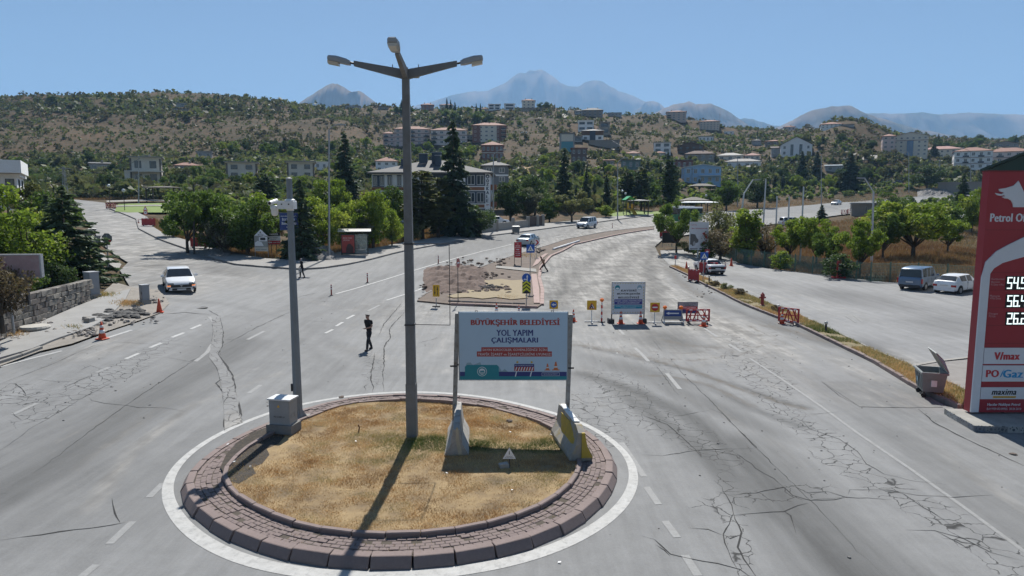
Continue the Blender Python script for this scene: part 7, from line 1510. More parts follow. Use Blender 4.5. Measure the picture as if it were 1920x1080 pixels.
for f in range(3):
    zc = apx(700, 339)[1]-f*3.05
    for a, b_ in ((699.5, 720), (727, 734.5), (745, 752), (774, 782)):
        xa, xb = apx(a, 339)[0], apx(b_, 339)[0]; mb = MB(); mb.box(xa-.08, xb+.08, -.03, -.002, zc-1.05, zc+1.0); pn_ = mb.build('navy_panel', navy_w, t); n = 2 if b_-a > 15 else 1
        for c in range(n): q = window(t, xa+.35+(xb-xa-.7)*c if n > 1 else (xa+xb)/2, -.035, zc-.05, .75, 1.6)
    xa, xb = apx(873, 337)[0], apx(910, 337)[0]; zz = apx(873, 337)[1]-f*3.05; mb = MB(); mb.box(xa, xb, -.63, -.602, zz-1.1, zz+1.05); mb.build('navy_panel', navy_w, t); window(t, xb-.85, -.64, zz-.05, 1.3, 1.7); window(t, xa+1.0, -.64, zz-.05, 1.3, 1.7)
    mb = MB(); mb.box(xR+.01, xR+1.1, 1.5, 5, zc-1.6+.1, zc-1.6+1.0); mb.build('side_balcony', orange_b, t); window(t, xR+.008, 8, zc, 1.2, 1.5, None, math.pi/2)
mb = MB(); hip(mb, xL, xR, -.4, dep, zE, apx(808, 297)[1]-zE-.2, .7, .25, 9.5); rf = mb.build('roof', roof_g, t)
for a, b_, yt, yb in ((779.5, 795, 285.5, 303), (804, 821.5, 282.5, 301), (812.5, 823.5, 290, 306), (747, 757, 297, 310)):
    xa, z1 = apx(a, yt); xb, z0 = apx(b_, yb); mb = MB(); y_ = 4.2 if yb < 305 else 2.6; mb.box(xa, xb, y_, y_+1.6, z0-1.8, z1); ch = mb.build('chimney', navy_w, rf); mb = MB(); mb.box(xa-.08, xb+.08, y_-.1, y_+1.7, z1+.02, z1+.14); mb.build('chimney_cap', galv, ch)
mb = MB(); mb.bar((apx(784, 305)[0], .9, zE+1.6), (apx(784, 305)[0]+1.2, .9, zE+1.9), .09); mb.build('skylight', frame_d, rf)
xs, _ = apx(914.5, 340); zt = apx(914, 332)[1]
mb = MB(); mb.disc(xs, zt+.1, .34, -.63, -.604, 18); lg = mb.build('emblem', navy_w, t); mb = MB(); mb.prism(tri(xs, zt+.05, .22), -.64, -.63); mb.build('emblem_mark', white_w, lg)
for i, ch in enumerate('ÖZKALE'): zc = apx(914, 338.5+i*7.6)[1]; text(t, ch, xs, zc, .42, .55 if ch != 'Ö' else .66, -.612, navy_w, .03)
text(t, 'APT', xs, apx(914, 384)[1], .5, .25, -.612, M('apt_red', (.3, .05, .04), .6), .02)
for a in (736.5, 785): xa = apx(a, 330)[0]; mb = MB(); mb.bar((xa, -.1, -1), (xa, -.1, zE), .06); mb.build('downpipe', white_w, t)
# modern villas below the rocky slope
def villa(label, a, b_, yt, yb, lower, **kw):
    t, w, H, fh = house(label, a, b_, yt, yb, 2, 2, cream_w, 'flat', cream_w, 9, 'villa', 'house', fm=frame_d, ww=.45, wh=.55, chim=1, **kw)
    if lower: mb = MB(); mb.box(-w/2-lower, w/2+.8, -2.2, -.02, H*.48, H*.48+.3); mb.build('terrace_slab', cream_w, t); mb = MB(); mb.box(-w/2-lower, -w/2-.05, -1.9, 6, -1.5, H*.48); mb.build('side_wing', cream_w, t)
    for x in (-w/2+.05, w/2-.05): mb = MB(); mb.box(x-.25, x+.25, -.14, -.01, -1, H); mb.build('pier', M('pier_brown', (.16, .14, .12), .8), t)
    mb = MB(); mb.box(-w/2-.8, w/2+.8, -1.0, 9.5, H+.36, H+.62); mb.build('roof_slab', M('slab_grey', (.33, .32, .30), .8), t)
    return t
villa('three level cream villa with flat roof below the rocky slope', 250, 300, 298, 346, 1.5); villa('wide cream villa with stepped flat roof between the trees', 428, 480, 307, 336, 0); villa('square cream villa with dark windows above the spruce', 541, 588, 306, 336, 0)
house('small white flat roofed annex beside the square villa', 590, 614, 305, 318, 1, 2, white_w, 'flat', white_w, 6, chim=0)
house('small grey stone house among trees below the rocky slope', 170, 203, 307, 319, 1, 2, grey_w, 'mono', roof_g, 7, chim=1, rise=.8)
t, w, H, fh = house('white flat roofed modern house cut off by the photo edge', -40, 27, 331, 372, 1, 3, white_w, 'flat', white_w, 10, fm=frame_d, ww=.62, wh=.7, chim=0, Y=88); mb = MB(); mb.box(-w/2, w/2+.7, -2.2, 9, H+.4, H+2.0); mb.build('upper_block', white_w, t)
house('low brown roofed shed hidden in the trees behind the park', 330, 372, 311, 318, 1, 2, rubble_w, 'hip', roof_t, 6, rise=1.2, chim=1); house('grey open sided barn under the rocky slope', 370, 396, 285, 296, 1, 2, grey_w, 'flat', M('slab_grey', (.33, .32, .30)), 6, chim=0)
house('pale metal roofed shed high on the slope', 332, 360, 194, 199, 1, 1, grey_w, 'mono', M('metal_roof', (.45, .45, .43), .5), 8, chim=0, rise=.6); house('low dark shed below the pale roofed one', 325, 352, 204, 208, 1, 2, rubble_w, 'flat', roof_g, 6, chim=0)
# apartment blocks on the middle slope
house('four storey pink apartment block behind the lamp post', 740, 806, 243, 272, 4, 5, pink_w, 'hip', roof_t, 12, 'apartment_block', 'building', ww=.4, wh=.45, rise=2.2, balc=((2, 1), (2, 2), (2, 3), (4, 1), (4, 2)), band=M('band_brown', (.2, .12, .1), .8)); house('lower wing of the pink apartment block', 719, 740, 251, 273, 3, 2, pink_w, 'hip', roof_t, 10, 'apartment_block', 'building', rise=1.6, balc=((0, 1), (0, 2)), band=M('band_brown', (.2, .12, .1)), chim=1)
house('pale pink apartment block beside the spruce top', 808, 876, 245, 271, 3, 5, M('wall_palepink', (.66, .57, .54), .85, .08, .3), 'hip', roof_t, 12, 'apartment_block', 'building', rise=2.0, balc=((0, 1), (0, 2), (3, 1), (3, 2)), band=M('band_brown', (.2, .12, .1)))
t, w, H, fh = house('brick red and cream apartment block on the bare hillside', 886, 949, 236, 266, 4, 6, cream_w, 'hip', roof_t, 13, 'apartment_block', 'building', rise=2.2, ww=.42, wh=.42, balc=((5, 1), (5, 2), (5, 3)), chim=3)
mb = MB(); mb.box(-w/2-.05, -w/2+w*.24, -.05, -.012, -1.5, H-.02); mb.build('brick_bay', brown_w, t); mb = MB(); mb.box(w*.22, w/2+.05, -.05, -.012, -1.5, H-.02); mb.build('brick_bay', brown_w, t)
house('low grey pavilion below the red and cream block', 868, 893, 254, 262, 1, 4, grey_w, 'flat', M('slab_grey', (.33, .32, .30)), 7, chim=0)
house('brown octagonal house with red tiled roof and arched windows', 903, 944, 273, 300, 2, 5, brown_w, 'hip', roof_t, 13, 'house', 'house', ww=.5, wh=.5, rise=2.2, band=cream_w)
house('small white house with a red tiled roof behind the apartment roof', 705, 745, 303, 322, 2, 3, white_w, 'hip', roof_t, 8, rise=1.8, chim=1); house('grey house with pale string courses beside the lettered facade', 905, 953, 312, 345, 2, 2, M('wall_bluegrey', (.16, .175, .19), .85, .1, .4), 'hip', roof_g, 9, rise=1.2, band=white_w, chim=1, Y=150)
# ridge houses
house('low flat roofed house on the ridge beside the lamp post', 648, 676, 199, 205, 1, 3, grey_w, 'flat', roof_g, 7, chim=0); house('long low dark house on the ridge', 709, 728, 200, 206, 1, 2, rubble_w, 'flat', roof_g, 6, chim=0)
house('reddish ridge house with a hipped roof', 790, 813, 197, 206, 2, 3, M('wall_reddish', (.3, .17, .14), .85), 'hip', roof_t, 9, rise=1.6); house('beige ridge house behind three dark conifers', 825, 849, 197, 207, 2, 3, cream_w, 'hip', roof_t, 9, rise=1.3, chim=1); house('small pale house low on the ridge', 903, 914, 204, 210, 1, 2, pink_w, 'hip', roof_t, 6, rise=1, chim=0)
house('glass fronted white modern house on the brown hilltop', 916, 938, 196, 206, 2, 2, white_w, 'flat', white_w, 9, fm=frame_d, ww=.75, wh=.6, chim=0); house('second modern white house with a dark glazed front on the hilltop', 946, 965, 195, 206, 2, 1, white_w, 'flat', white_w, 9, fm=frame_d, ww=.75, wh=.6, chim=0)
house('tallest cream hilltop house with a pitched roof', 979, 1003, 189, 205, 3, 3, cream_w, 'hip', roof_t, 10, rise=1.8)
house('long grey retaining wall under the hilltop houses', 966, 1040, 203, 208, 1, 1, rubble_w, 'flat', rubble_w, 1, 'retaining_wall', 'wall', chim=0, skip=((0, 0),), side=0)
house('large brown ridge house with a cluster of roofs', 1092, 1130, 207, 218, 2, 4, M('wall_taupe', (.25, .21, .18), .85), 'hip', roof_g, 11, rise=2.2); house('grey wing beside the large ridge house', 1078, 1092, 208, 215, 1, 2, grey_w, 'hip', roof_g, 8, rise=1, chim=0); house('flat dark roofed pavilion on the ridge', 1140, 1165, 212, 218, 1, 4, grey_w, 'flat', roof_g, 8, chim=0)
house('beige apartment block with red roof standing on the ridge', 1250, 1286, 210, 226, 4, 4, M('wall_beige', (.52, .41, .35), .85), 'hip', roof_t, 12, 'apartment_block', 'building', rise=1.6, balc=((0, 1), (0, 2))); house('pale apartment block partly behind ridge trees', 1312, 1348, 228, 244, 4, 6, M('wall_beige2', (.55, .48, .42), .85), 'hip', roof_t, 12, 'apartment_block', 'building', rise=1.5)
house('small grey house behind the ridge trees past the blocks', 1412, 1428, 233, 242, 2, 2, grey_w, 'hip', roof_g, 8, rise=1); house('small house with pyramid roof on the low ridge', 1470, 1490, 238, 245, 1, 3, pink_w, 'hip', roof_t, 7, rise=1.2, chim=1)
house('terraced white villa crowning the round hill', 1541, 1577, 233, 240, 2, 5, white_w, 'hip', roof_t, 10, rise=1.6); house('dark flat annex beside the round hill villa', 1580, 1600, 234, 238, 1, 3, grey_w, 'flat', roof_g, 7, chim=0)
# middle slope on the right
house('white cubic villa stepping down the brown hillside', 1084, 1113, 227, 246, 2, 2, white_w, 'flat', white_w, 10, fm=frame_d, ww=.72, wh=.45, chim=1); t, w, H, fh = house('two tone villa with navy bay below the white cube', 1091, 1131, 246, 264, 2, 3, white_w, 'hip', M('roof_pale', (.4, .38, .35), .8), 9, rise=1.0, fm=frame_d); mb = MB(); mb.box(-w*.13, w*.13, -.6, -.02, -1, H); mb.build('navy_bay', navy_w, t); mb = MB(); mb.box(-w/2-.02, w/2+.02, -.05, -.012, H*.55, H-.05); mb.build('wood_band', M('wood_band', (.16, .09, .05), .8), t)
house('unfinished grey concrete house frame beside the white cube', 1124, 1143, 230, 252, 2, 1, rubble_w, 'flat', rubble_w, 8, fm=frame_d, ww=.7, wh=.55, chim=0)
t, w, H, fh = house('turquoise fronted building with a grey frame on the hillside', 1049, 1077, 251, 284, 2, 1, grey_w, 'flat', roof_g, 9, skip=((0, 0), (1, 0)), chim=0); mb = MB(); mb.box(-w*.38, w*.40, -.06, -.005, -1, H*.55); mb.build('turquoise_panel', M('turquoise', (.10, .30, .36), .6, .15), t); mb = MB(); mb.box(-w*.38, w*.40, -.05, -.005, H*.58, H*.95); mb.build('beige_panel', cream_w, t)
house('grey garage block between the turquoise front and the villa', 1077, 1091, 256, 266, 1, 1, grey_w, 'flat', roof_g, 7, fm=frame_d, ww=.8, wh=.6, chim=0)
house('long concrete retaining wall below the two tone villa', 1104, 1161, 264, 276, 1, 1, M('ret_wall', (.28, .26, .235), .9), 'flat', M('ret_wall', (.28, .26, .235)), 1, 'retaining_wall', 'wall', chim=0, skip=((0, 0),), side=0)
house('brown grey two storey house among green trees', 1071, 1100, 279, 305, 2, 3, M('wall_mauve', (.15, .115, .105), .85), 'flat', brown_w, 9, chim=0); house('white and navy modern house with wide windows', 1226, 1257, 268, 287, 2, 2, white_w, 'flat', M('slab_grey', (.33, .32, .30)), 9, fm=frame_d, ww=.6, wh=.55, chim=1)
house('dark wooden gabled house on the garden slope', 1271, 1318, 274, 290, 2, 4, M('wall_wood', (.13, .09, .07), .85), 'gable', roof_g, 9, rise=2.0, fm=frame_d, chim=1); house('brown roofed bungalow below the wooden house', 1285, 1338, 289, 302, 1, 4, rubble_w, 'hip', M('roof_brown', (.13, .085, .07), .85), 9, rise=1.8, chim=1)
house('small red roofed hut among the gardens', 1174, 1200, 288, 294, 1, 2, cream_w, 'hip', roof_t, 6, rise=1.2, chim=0); house('pink roofed hut next to the modern house', 1228, 1246, 287, 292, 1, 2, cream_w, 'hip', roof_t, 6, rise=1, chim=0)
house('low teal walled house behind the park trees', 1165, 1200, 301, 318, 1, 3, M('wall_teal', (.15, .22, .21), .85), 'flat', roof_g, 8, chim=1); house('brick red low house behind the street light', 1258, 1298, 301, 320, 1, 4, M('wall_brick', (.19, .09, .08), .85), 'flat', roof_g, 8, chim=0); house('rusty shed roof among the hillside gardens', 1132, 1152, 301, 312, 1, 2, rubble_w, 'mono', roof_t, 6, chim=0, rise=.6)
t, w, H, fh = house('blue walled house with a white metal roof above the park', 1282, 1352, 314, 345, 2, 5, M('wall_blue', (.30, .46, .64), .85, .08, .4), 'gable', M('metal_white', (.68, .69, .70), .45, .08), 12, rise=1.0, chim=0, rz_=R(-8), ww=.45)
mb = MB(); mb.box(-w*.1, w*.52, -1.6, -.05, fh-.12, fh); mb.build('balcony', white_w, t)
house('white bungalow with a grey hipped roof', 1361, 1424, 303, 318, 1, 4, white_w, 'hip', M('roof_mid', (.3, .28, .26), .8), 10, rise=1.6, chim=0); house('pale roofed house behind the white bungalow', 1346, 1392, 292, 301, 1, 3, cream_w, 'hip', M('roof_pale', (.4, .38, .35)), 9, rise=1.6, chim=0); house('pink roofed cottage between the bungalow and the gabled house', 1397, 1424, 292, 300, 1, 3, cream_w, 'hip', M('roof_pink', (.38, .22, .19), .85), 7, rise=1.4, chim=0)
house('white terrace house in the trees below the ridge', 1310, 1337, 256, 266, 1, 4, white_w, 'flat', roof_g, 8, chim=0); house('grey boxy house on the slope under the ridge', 1358, 1375, 247, 252, 1, 2, white_w, 'flat', white_w, 6, chim=0)
t, w, H, fh = house('large white gabled house with tall dark window strips', 1465, 1520, 272, 292, 2, 4, M('wall_lightgrey', (.72, .72, .73), .8, .06, .3), 'gable', M('roof_darkbrown', (.09, .065, .055), .85), 14, rise=4.2, ww=.3, wh=.55, chim=0, skip=((1, 1), (1, 2), (0, 1), (0, 2)))
for x in (-.14, .14): mb = MB(); mb.box(w*x-.7, w*x+.7, -.06, -.005, H*.02, H*1.05); mb.build('window_strip', pane_m, t)
house('grey lower wing beside the large gabled house', 1447, 1466, 278, 292, 1, 2, grey_w, 'mono', M('roof_darkbrown', (.09, .065, .055)), 10, chim=0); house('brown house behind the large gabled one', 1436, 1470, 265, 274, 1, 3, M('wall_taupe', (.25, .21, .18)), 'hip', roof_t, 9, chim=1, rise=1)
t, w, H, fh = house('six storey cream public building with a blue glass stair strip', 1676, 1734, 256, 293, 5, 6, M('wall_sand', (.66, .62, .53), .85, .06, .3), 'gable', M('roof_sand', (.36, .33, .3), .8), 16, 'public_building', 'building', rise=2.2, ww=.38, wh=.45, chim=4, skip=((0, 2), (1, 2), (2, 2), (3, 2), (0, 3), (1, 3), (2, 3), (3, 3)))
mb = MB(); mb.box(-w*.09, w*.09, -.5, -.02, -1, H*.78); mb.build('stair_glazing', M('blue_glass', (.06, .15, .28), .15, .1, spec=.7), t); mb = MB(); mb.box(-w/2-.05, w/2+.05, -.07, -.01, H*.78, H*.81); mb.build('cornice', brown_w, t)
house('pale block behind the cream public building', 1655, 1676, 256, 288, 4, 2, pink_w, 'hip', roof_t, 12, 'apartment_block', 'building', rise=1.5); house('long red roofed school building', 1734, 1797, 280, 296, 2, 7, cream_w, 'hip', M('roof_pink', (.38, .22, .19)), 12, 'school', 'building', rise=2.0, chim=0)
house('white four storey block with dark string courses', 1793, 1853, 284, 318, 3, 5, white_w, 'hip', roof_t, 13, 'apartment_block', 'building', rise=2.2, band=M('band_brown', (.2, .12, .1)), balc=((1, 1), (1, 2), (3, 1), (3, 2))); house('pale block behind the station roof', 1855, 1925, 285, 316, 3, 5, M('wall_palepink', (.66, .57, .54)), 'hip', roof_t, 13, 'apartment_block', 'building', rise=2.4, band=M('band_brown', (.2, .12, .1)), balc=((1, 1), (1, 2))); house('brown roofed house on the skyline behind the pale block', 1860, 1905, 270, 276, 1, 4, rubble_w, 'gable', roof_t, 10, chim=1, rise=1.8)
house('low shed with pale blue roof below the dark conifers', 1549, 1580, 311, 322, 1, 2, grey_w, 'mono', M('roof_blue', (.25, .3, .34), .6), 8, chim=0, rise=.8); house('stone hut with a flat roof beside the red barriers', 1599, 1648, 383, 404, 1, 3, M('hut_stone', (.30, .27, .235), .9, .2, .5), 'flat', M('slab_grey', (.33, .32, .30)), 6, chim=0, skip=((0, 0), (0, 2)), ww=.18, wh=.5)
house('long grey concrete wall on the far bank', 1764, 1838, 343, 362, 1, 1, M('ret_wall', (.28, .26, .235)), 'flat', M('ret_wall', (.28, .26, .235)), .5, 'retaining_wall', 'wall', chim=0, skip=((0, 0),), side=0); house('tumbledown stone shed beyond the orchard', 1784, 1818, 410, 434, 1, 3, rubble_w, 'mono', M('metal_roof', (.45, .45, .43)), 6, chim=0, rise=.5); house('grey concrete shed wall behind the walnut trees', 1776, 1795, 402, 418, 1, 1, grey_w, 'flat', grey_w, 4, chim=0, skip=((0, 0),))
house('white canopy roof among the trees above the lane', 1030, 1080, 311, 314, 1, 1, white_w, 'flat', white_w, 5, 'canopy', 'canopy', chim=1, skip=((0, 0),), side=0)
# petrol station hall behind the totem
pb = P(1850, 330, 52); pb.z = h(pb.x, 52); t = thing('petrol_station', 'dark green gabled petrol station hall behind the price totem', 'building', pb, R(-36)); q = P(1846, 321, 52); z0 = q.z-pb.z; x0 = -.15; zr = P(1905, 289, 52).z-pb.z; xr = x0+2.6; gw_ = 2*(xr-x0)
mb = MB(); mb.prism([(x0, z0), (x0+gw_, z0), (xr, zr)], 0, .2); mb.build('gable', M('station_green', (.022, .05, .04), .6, .1), t); mb = MB(); gable(mb, x0, x0+gw_, 0, 14, z0, zr-z0, .3, .2); mb.build('roof', M('station_green', (.022, .05, .04)), t); mb = MB(); mb.box(x0+.5, x0+gw_-.5, .1, 14, 0, z0); mb.build('wall', M('station_wall', (.42, .42, .42), .6), t)
for k in range(14): mb = MB(); mb.box(x0+.8+k*.3-.02, x0+.8+k*.3+.02, -.06, .09, z0-1.0, z0-.1); mb.build('railing_bar', white_w, t)
mb = MB(); mb.box(x0+.6, x0+5, -.08, -.03, z0-.25, z0-.12); mb.build('railing', white_w, t)
# park pavilions and playground
def pavilion(label, px, py, w, d, hgt, rm, gab=True):
    t = prop('pavilion', label, 'pavilion', px, py, R(4), dz=.1); wd = M('timber', (.07, .055, .045), .8)
    for x in (-w/2, w/2):
        for y in (0, d): mb = MB(); mb.box(x-.1, x+.1, y-.1, y+.1, -.3, hgt); mb.build('pillar', wd, t)
    mb = MB(); hip(mb, -w/2, w/2, 0, d, hgt, .8 if gab else .25, .5, .12); mb.build('roof', rm, t); mb = MB(); mb.box(-w*.3, w*.3, d*.4, d*.6, .7, .78); mb.build('table', wd, t)
rp_ = M('pav_roof', (.14, .125, .105), .8, .2, 1)
pavilion('timber pavilion with a brown roof beyond the bus roof', 1306, 398, 5.2, 4, 2.6, rp_); pavilion('low roofed pavilion behind the timber one', 1320, 365, 7, 4, 2.6, rp_); pavilion('dark timber pergola in the little park', 301, 378, 5.5, 3, 2.7, rp_, False); pavilion('square playground shelter behind the main road', 1201, 404, 3.2, 3, 2.9, M('pav_grey', (.2, .2, .195), .7), False)
pavilion('long white roofed bus stop canopy behind the bus', 1312, 401, 8, 2, 2.4, white_w, False)
t = prop('playground_slide', 'yellow and green playground frame with a curved slide', 'playground', 1181, 405, .3, dz=.1); yl = M('play_yellow', (.55, .33, .02), .5); gn = M('play_green', (.03, .35, .12), .4)
for x in (-.8, .8):
    for y in (0, 1.4): mb = MB(); mb.bar((x, y, 0), (x, y, 3.2), .07); mb.build('post', darkm, t)
mb = MB(); mb.box(-.85, .85, 0, 1.45, 1.3, 1.4); mb.build('platform', yl, t); mb = MB(); mb.box(-.8, -.3, -.05, 0, 1.4, 2.6); mb.build('panel', yl, t); mb = MB(); mb.box(.9, 1.0, .1, 1.3, 1.4, 2.4); mb.build('panel', yl, t); mb = MB(); gable(mb, -.9, .9, 0, 1.4, 3.2, .7, .2, .08); mb.build('roof', gn, t); mb = MB(); mb.add([(-.3, -.1, 1.4), (.3, -.1, 1.4), (.3, -2.4, .2), (-.3, -2.4, .2), (-.35, -.1, 1.7), (.35, -.1, 1.7), (.35, -2.4, .5), (-.35, -2.4, .5)], [(0,1,2,3),(0,3,7,4),(1,5,6,2)]); mb.build('slide', yl, t)
# overhead lines
for k, (lb, a, b_) in enumerate((('slack overhead cable reaching the lattice pole on the far bank', (1545, 288, 205), (1759, 303, 232)), ('second overhead cable reaching the lattice pole on the far bank', (1545, 292, 205), (1759, 306, 232)), ('overhead cable between the hillside garden poles', (1145, 262, 300), (1297, 318, 190)), ('overhead cable above the side road end', (124, 314, 128), (262, 297, 118)))):
    A_, B_ = P(*a), P(*b_); n = 14; pts = [A_.lerp(B_, i/n)-Vector((0, 0, 1.6*4*(i/n)*(1-i/n))) for i in range(n+1)]; mb = MB(); mb.path(pts, .035, 4); tag(mb.build('overhead_cable', darkm), lb, 'cable', 'overhead cables')
# ================================================================ vegetation
LEAF = {k: leaf_like('leaf_'+k, st, tr) for k, st, tr in (
 ('bright', [(.1, (.10, .155, .025)), (.5, (.19, .27, .042)), (.9, (.32, .36, .075))], .5),
 ('green', [(.1, (.055, .095, .024)), (.5, (.11, .175, .04)), (.9, (.17, .24, .06))], .48),
 ('dark', [(.1, (.04, .068, .028)), (.5, (.07, .112, .042)), (.9, (.11, .16, .06))], .42),
 ('olive', [(.1, (.085, .1, .044)), (.5, (.145, .16, .07)), (.9, (.21, .215, .10))], .45),
 ('grey', [(.1, (.11, .115, .08)), (.5, (.175, .19, .13)), (.9, (.25, .255, .18))], .35),
 ('conifer', [(.1, (.036, .06, .038)), (.5, (.066, .10, .06)), (.9, (.11, .15, .085))], .35),
 ('cedar', [(.1, (.05, .082, .05)), (.5, (.09, .135, .078)), (.9, (.15, .20, .11))], .38),
 ('brown', [(.1, (.09, .068, .046)), (.5, (.155, .118, .075)), (.9, (.22, .185, .105))], .32))}
bark = M('bark', (.085, .068, .052), .95, .35, 3, bmp=.4)
def quads(C, size, el=1.0, axis=None, flat_=0.0, jit=.5):
    n = len(C); a = RS.normal(0, 1, (n, 3))
    if axis is not None: a = axis+RS.normal(0, jit, (n, 3))*.6
    a /= np.linalg.norm(a, axis=1)[:, None]
    b = RS.normal(0, 1, (n, 3)); b[:, 2] *= (1-flat_); b -= a*(a*b).sum(1)[:, None]; b /= np.linalg.norm(b, axis=1)[:, None]+1e-9
    s = size*RS.uniform(.6, 1.25, (n, 1)); V = np.empty((n, 4, 3))
    V[:, 0] = C-a*s*el*.5; V[:, 1] = C+b*s*.5-a*s*el*.05; V[:, 2] = C+a*s*el*.5; V[:, 3] = C-b*s*.5+a*s*el*.05
    return V
def crown_mesh(kind, seed):
    global RS
    RS = np.random.RandomState(seed); tone = None
    tb = MB(); limbs = []
    if kind in ('round', 'spread', 'poplar', 'shrub', 'twiggy'):
        Hh, Rx, zc, rz_, m, n, sz, ht = {'round': (5, 2.1, 2.7, 2.2, 44, 6800, .155, 1.2), 'spread': (5, 2.9, 3.2, 1.65, 46, 7200, .16, 1.1), 'poplar': (5, .8, 2.5, 2.35, 80, 6000, .12, .5), 'shrub': (2, 1.25, .95, 1.0, 26, 2600, .11, .2), 'twiggy': (4, 1.9, 2.2, 1.8, 30, 2600, .12, .6)}[kind]
        d = RS.normal(0, 1, (m, 3)); d /= np.linalg.norm(d, axis=1)[:, None]; r = RS.uniform(.3, 1.12, m)**.7
        C = d*r[:, None]*np.array([Rx, Rx, rz_])*np.where(d[:, 2:] < -.3, .8, 1)+[0, 0, zc]; cr = RS.uniform(.15, .42, m)*min(Rx, rz_*1.1)*(1.3 if kind == 'poplar' else 1)
        k = RS.choice(m, n, p=cr**2/(cr**2).sum()); g = RS.normal(0, 1, (n, 3)); g /= np.linalg.norm(g, axis=1)[:, None]; L = C[k]+g*(cr[k]*RS.uniform(.3, 1.15, n)**.7)[:, None]*[1, 1, .75]
        L[:, 2] = np.maximum(L[:, 2], .12); V = quads(L, sz, 1.5); ct = RS.uniform(.25, .75, m); tone = np.clip(ct[k]+RS.normal(0, .12, n), 0, 1)
        tb.bar((0, 0, -.4), (.04, .02, ht), .17 if kind != 'shrub' else .05, .12 if kind != 'shrub' else .04, 7)
        for i in RS.choice(m, min(m, 14 if kind != 'twiggy' else 26), replace=False):
            q = Vector(C[i]); s = Vector((.04, .02, ht*RS.uniform(.75, 1))); md = s.lerp(q, .5)+Vector(RS.normal(0, .15, 3))+Vector((0, 0, .15)); tb.bar(s, md, .075 if Hh > 3 else .03, .045 if Hh > 3 else .02, 5, False); tb.bar(md, q, .045 if Hh > 3 else .02, .012, 4, False)
            if kind == 'twiggy':
                for _ in range(4): tb.bar(q, q+Vector(RS.normal(0, .5, 3)), .016, .004, 3, False)
        W_ = 2*Rx*1.12; Hh = zc+rz_*1.12
    else:
        Hh = 10.; R0 = {'spruce': 2.3, 'pine': 2.0, 'cedar': 3.6}[kind]; Ls = []; Ax = []; Tn = []
        nw = {'spruce': 30, 'pine': 24, 'cedar': 22}[kind]
        for w in range(nw):
            u = w/(nw-1); z = (.5 if kind != 'pine' else 1.4)+(Hh-.7)*u if kind != 'pine' else 1.6+(Hh-1.9)*u; rr_ = R0*((1-u)**.85 if kind != 'pine' else math.sin(math.pi*(.12+.85*(1-u)))**.7*(.55+.45*(1-u)))+.12; nb = int(5+7*(1-u))
            for b in range(nb):
                a = RS.rand()*6.283; L = rr_*RS.uniform(.6, 1.12); dr = {'spruce': -.32, 'pine': .12, 'cedar': -.10}[kind]+RS.normal(0, .08); dx = np.array([math.cos(a), math.sin(a), dr]); p0 = np.array([0, 0, z+RS.normal(0, .12)]); k = max(4, int(L*(20 if kind != 'cedar' else 26)))
                f = RS.uniform(.12, 1, k)**.75; pts = p0+dx*L*f[:, None]; pts[:, 2] += .22*f**2*L*(.5 if kind == 'spruce' else .2); sp = np.c_[-math.sin(a)*np.ones(k), math.cos(a)*np.ones(k), np.zeros(k)]*(RS.normal(0, .2, k)*(L*.75)*(1.1-f))[:, None]
                Ls.append(pts+sp+RS.normal(0, .05, (k, 3))); Ax.append(np.repeat((dx+[0, 0, -.25])[None], k, 0)); Tn.append(np.full(k, RS.uniform(.3, .7)))
                if b % 3 == 0: tb.bar(p0, p0+dx*L*.8, .035, .01, 3, False)
        L = np.concatenate(Ls); ax = np.concatenate(Ax); V = quads(L,   .24 if kind != 'cedar' else .25, 2.2, ax, .5, .7); tone = np.clip(np.concatenate(Tn)+RS.normal(0, .12, len(L)), 0, 1)
        tb.bar((0, 0, -.5), (0, 0, Hh*.95), .2, .03, 7); W_ = 2*R0
    n = len(V); me = np_mesh('crown', V.reshape(-1, 3), np.arange(4*n).reshape(-1, 4), LEAF['green'], {'tone': np.repeat(tone, 4)})
    return me, tb.mesh('trunk', bark, True), Hh, W_
PROTO = {k: [crown_mesh(k, 100+17*i+len(k)) for i in range(n)] for k, n in (('round', 4), ('spread', 3), ('poplar', 2), ('shrub', 3), ('twiggy', 2), ('spruce', 3), ('pine', 3), ('cedar', 2))}
RS = np.random.RandomState(23)
def tree(label, kind, leaf, px, py, hpx, wpx, group=None, name=None, pos=None, size=None):
    p = pos or at(px, py); k = mpp(p); cm, tm, H0, W0 = random.choice(PROTO[kind]); H, Wd = size or (hpx*k, wpx*k)
    nm = name or {'spruce': 'spruce_tree', 'pine': 'pine_tree', 'cedar': 'cedar_tree', 'poplar': 'poplar_tree', 'shrub': 'shrub', 'twiggy': 'bare_shrub'}.get(kind, 'tree')
    t = thing(nm, label, 'shrub' if kind in ('shrub', 'twiggy') else 'tree', p, random.random()*6.28, group); t.scale = (Wd/W0, Wd/W0, H/H0)
    c = link('crown', cm, None, t); c.material_slots[0].link = 'OBJECT'; c.material_slots[0].material = LEAF[leaf]; link('trunk', tm, None, t); return t
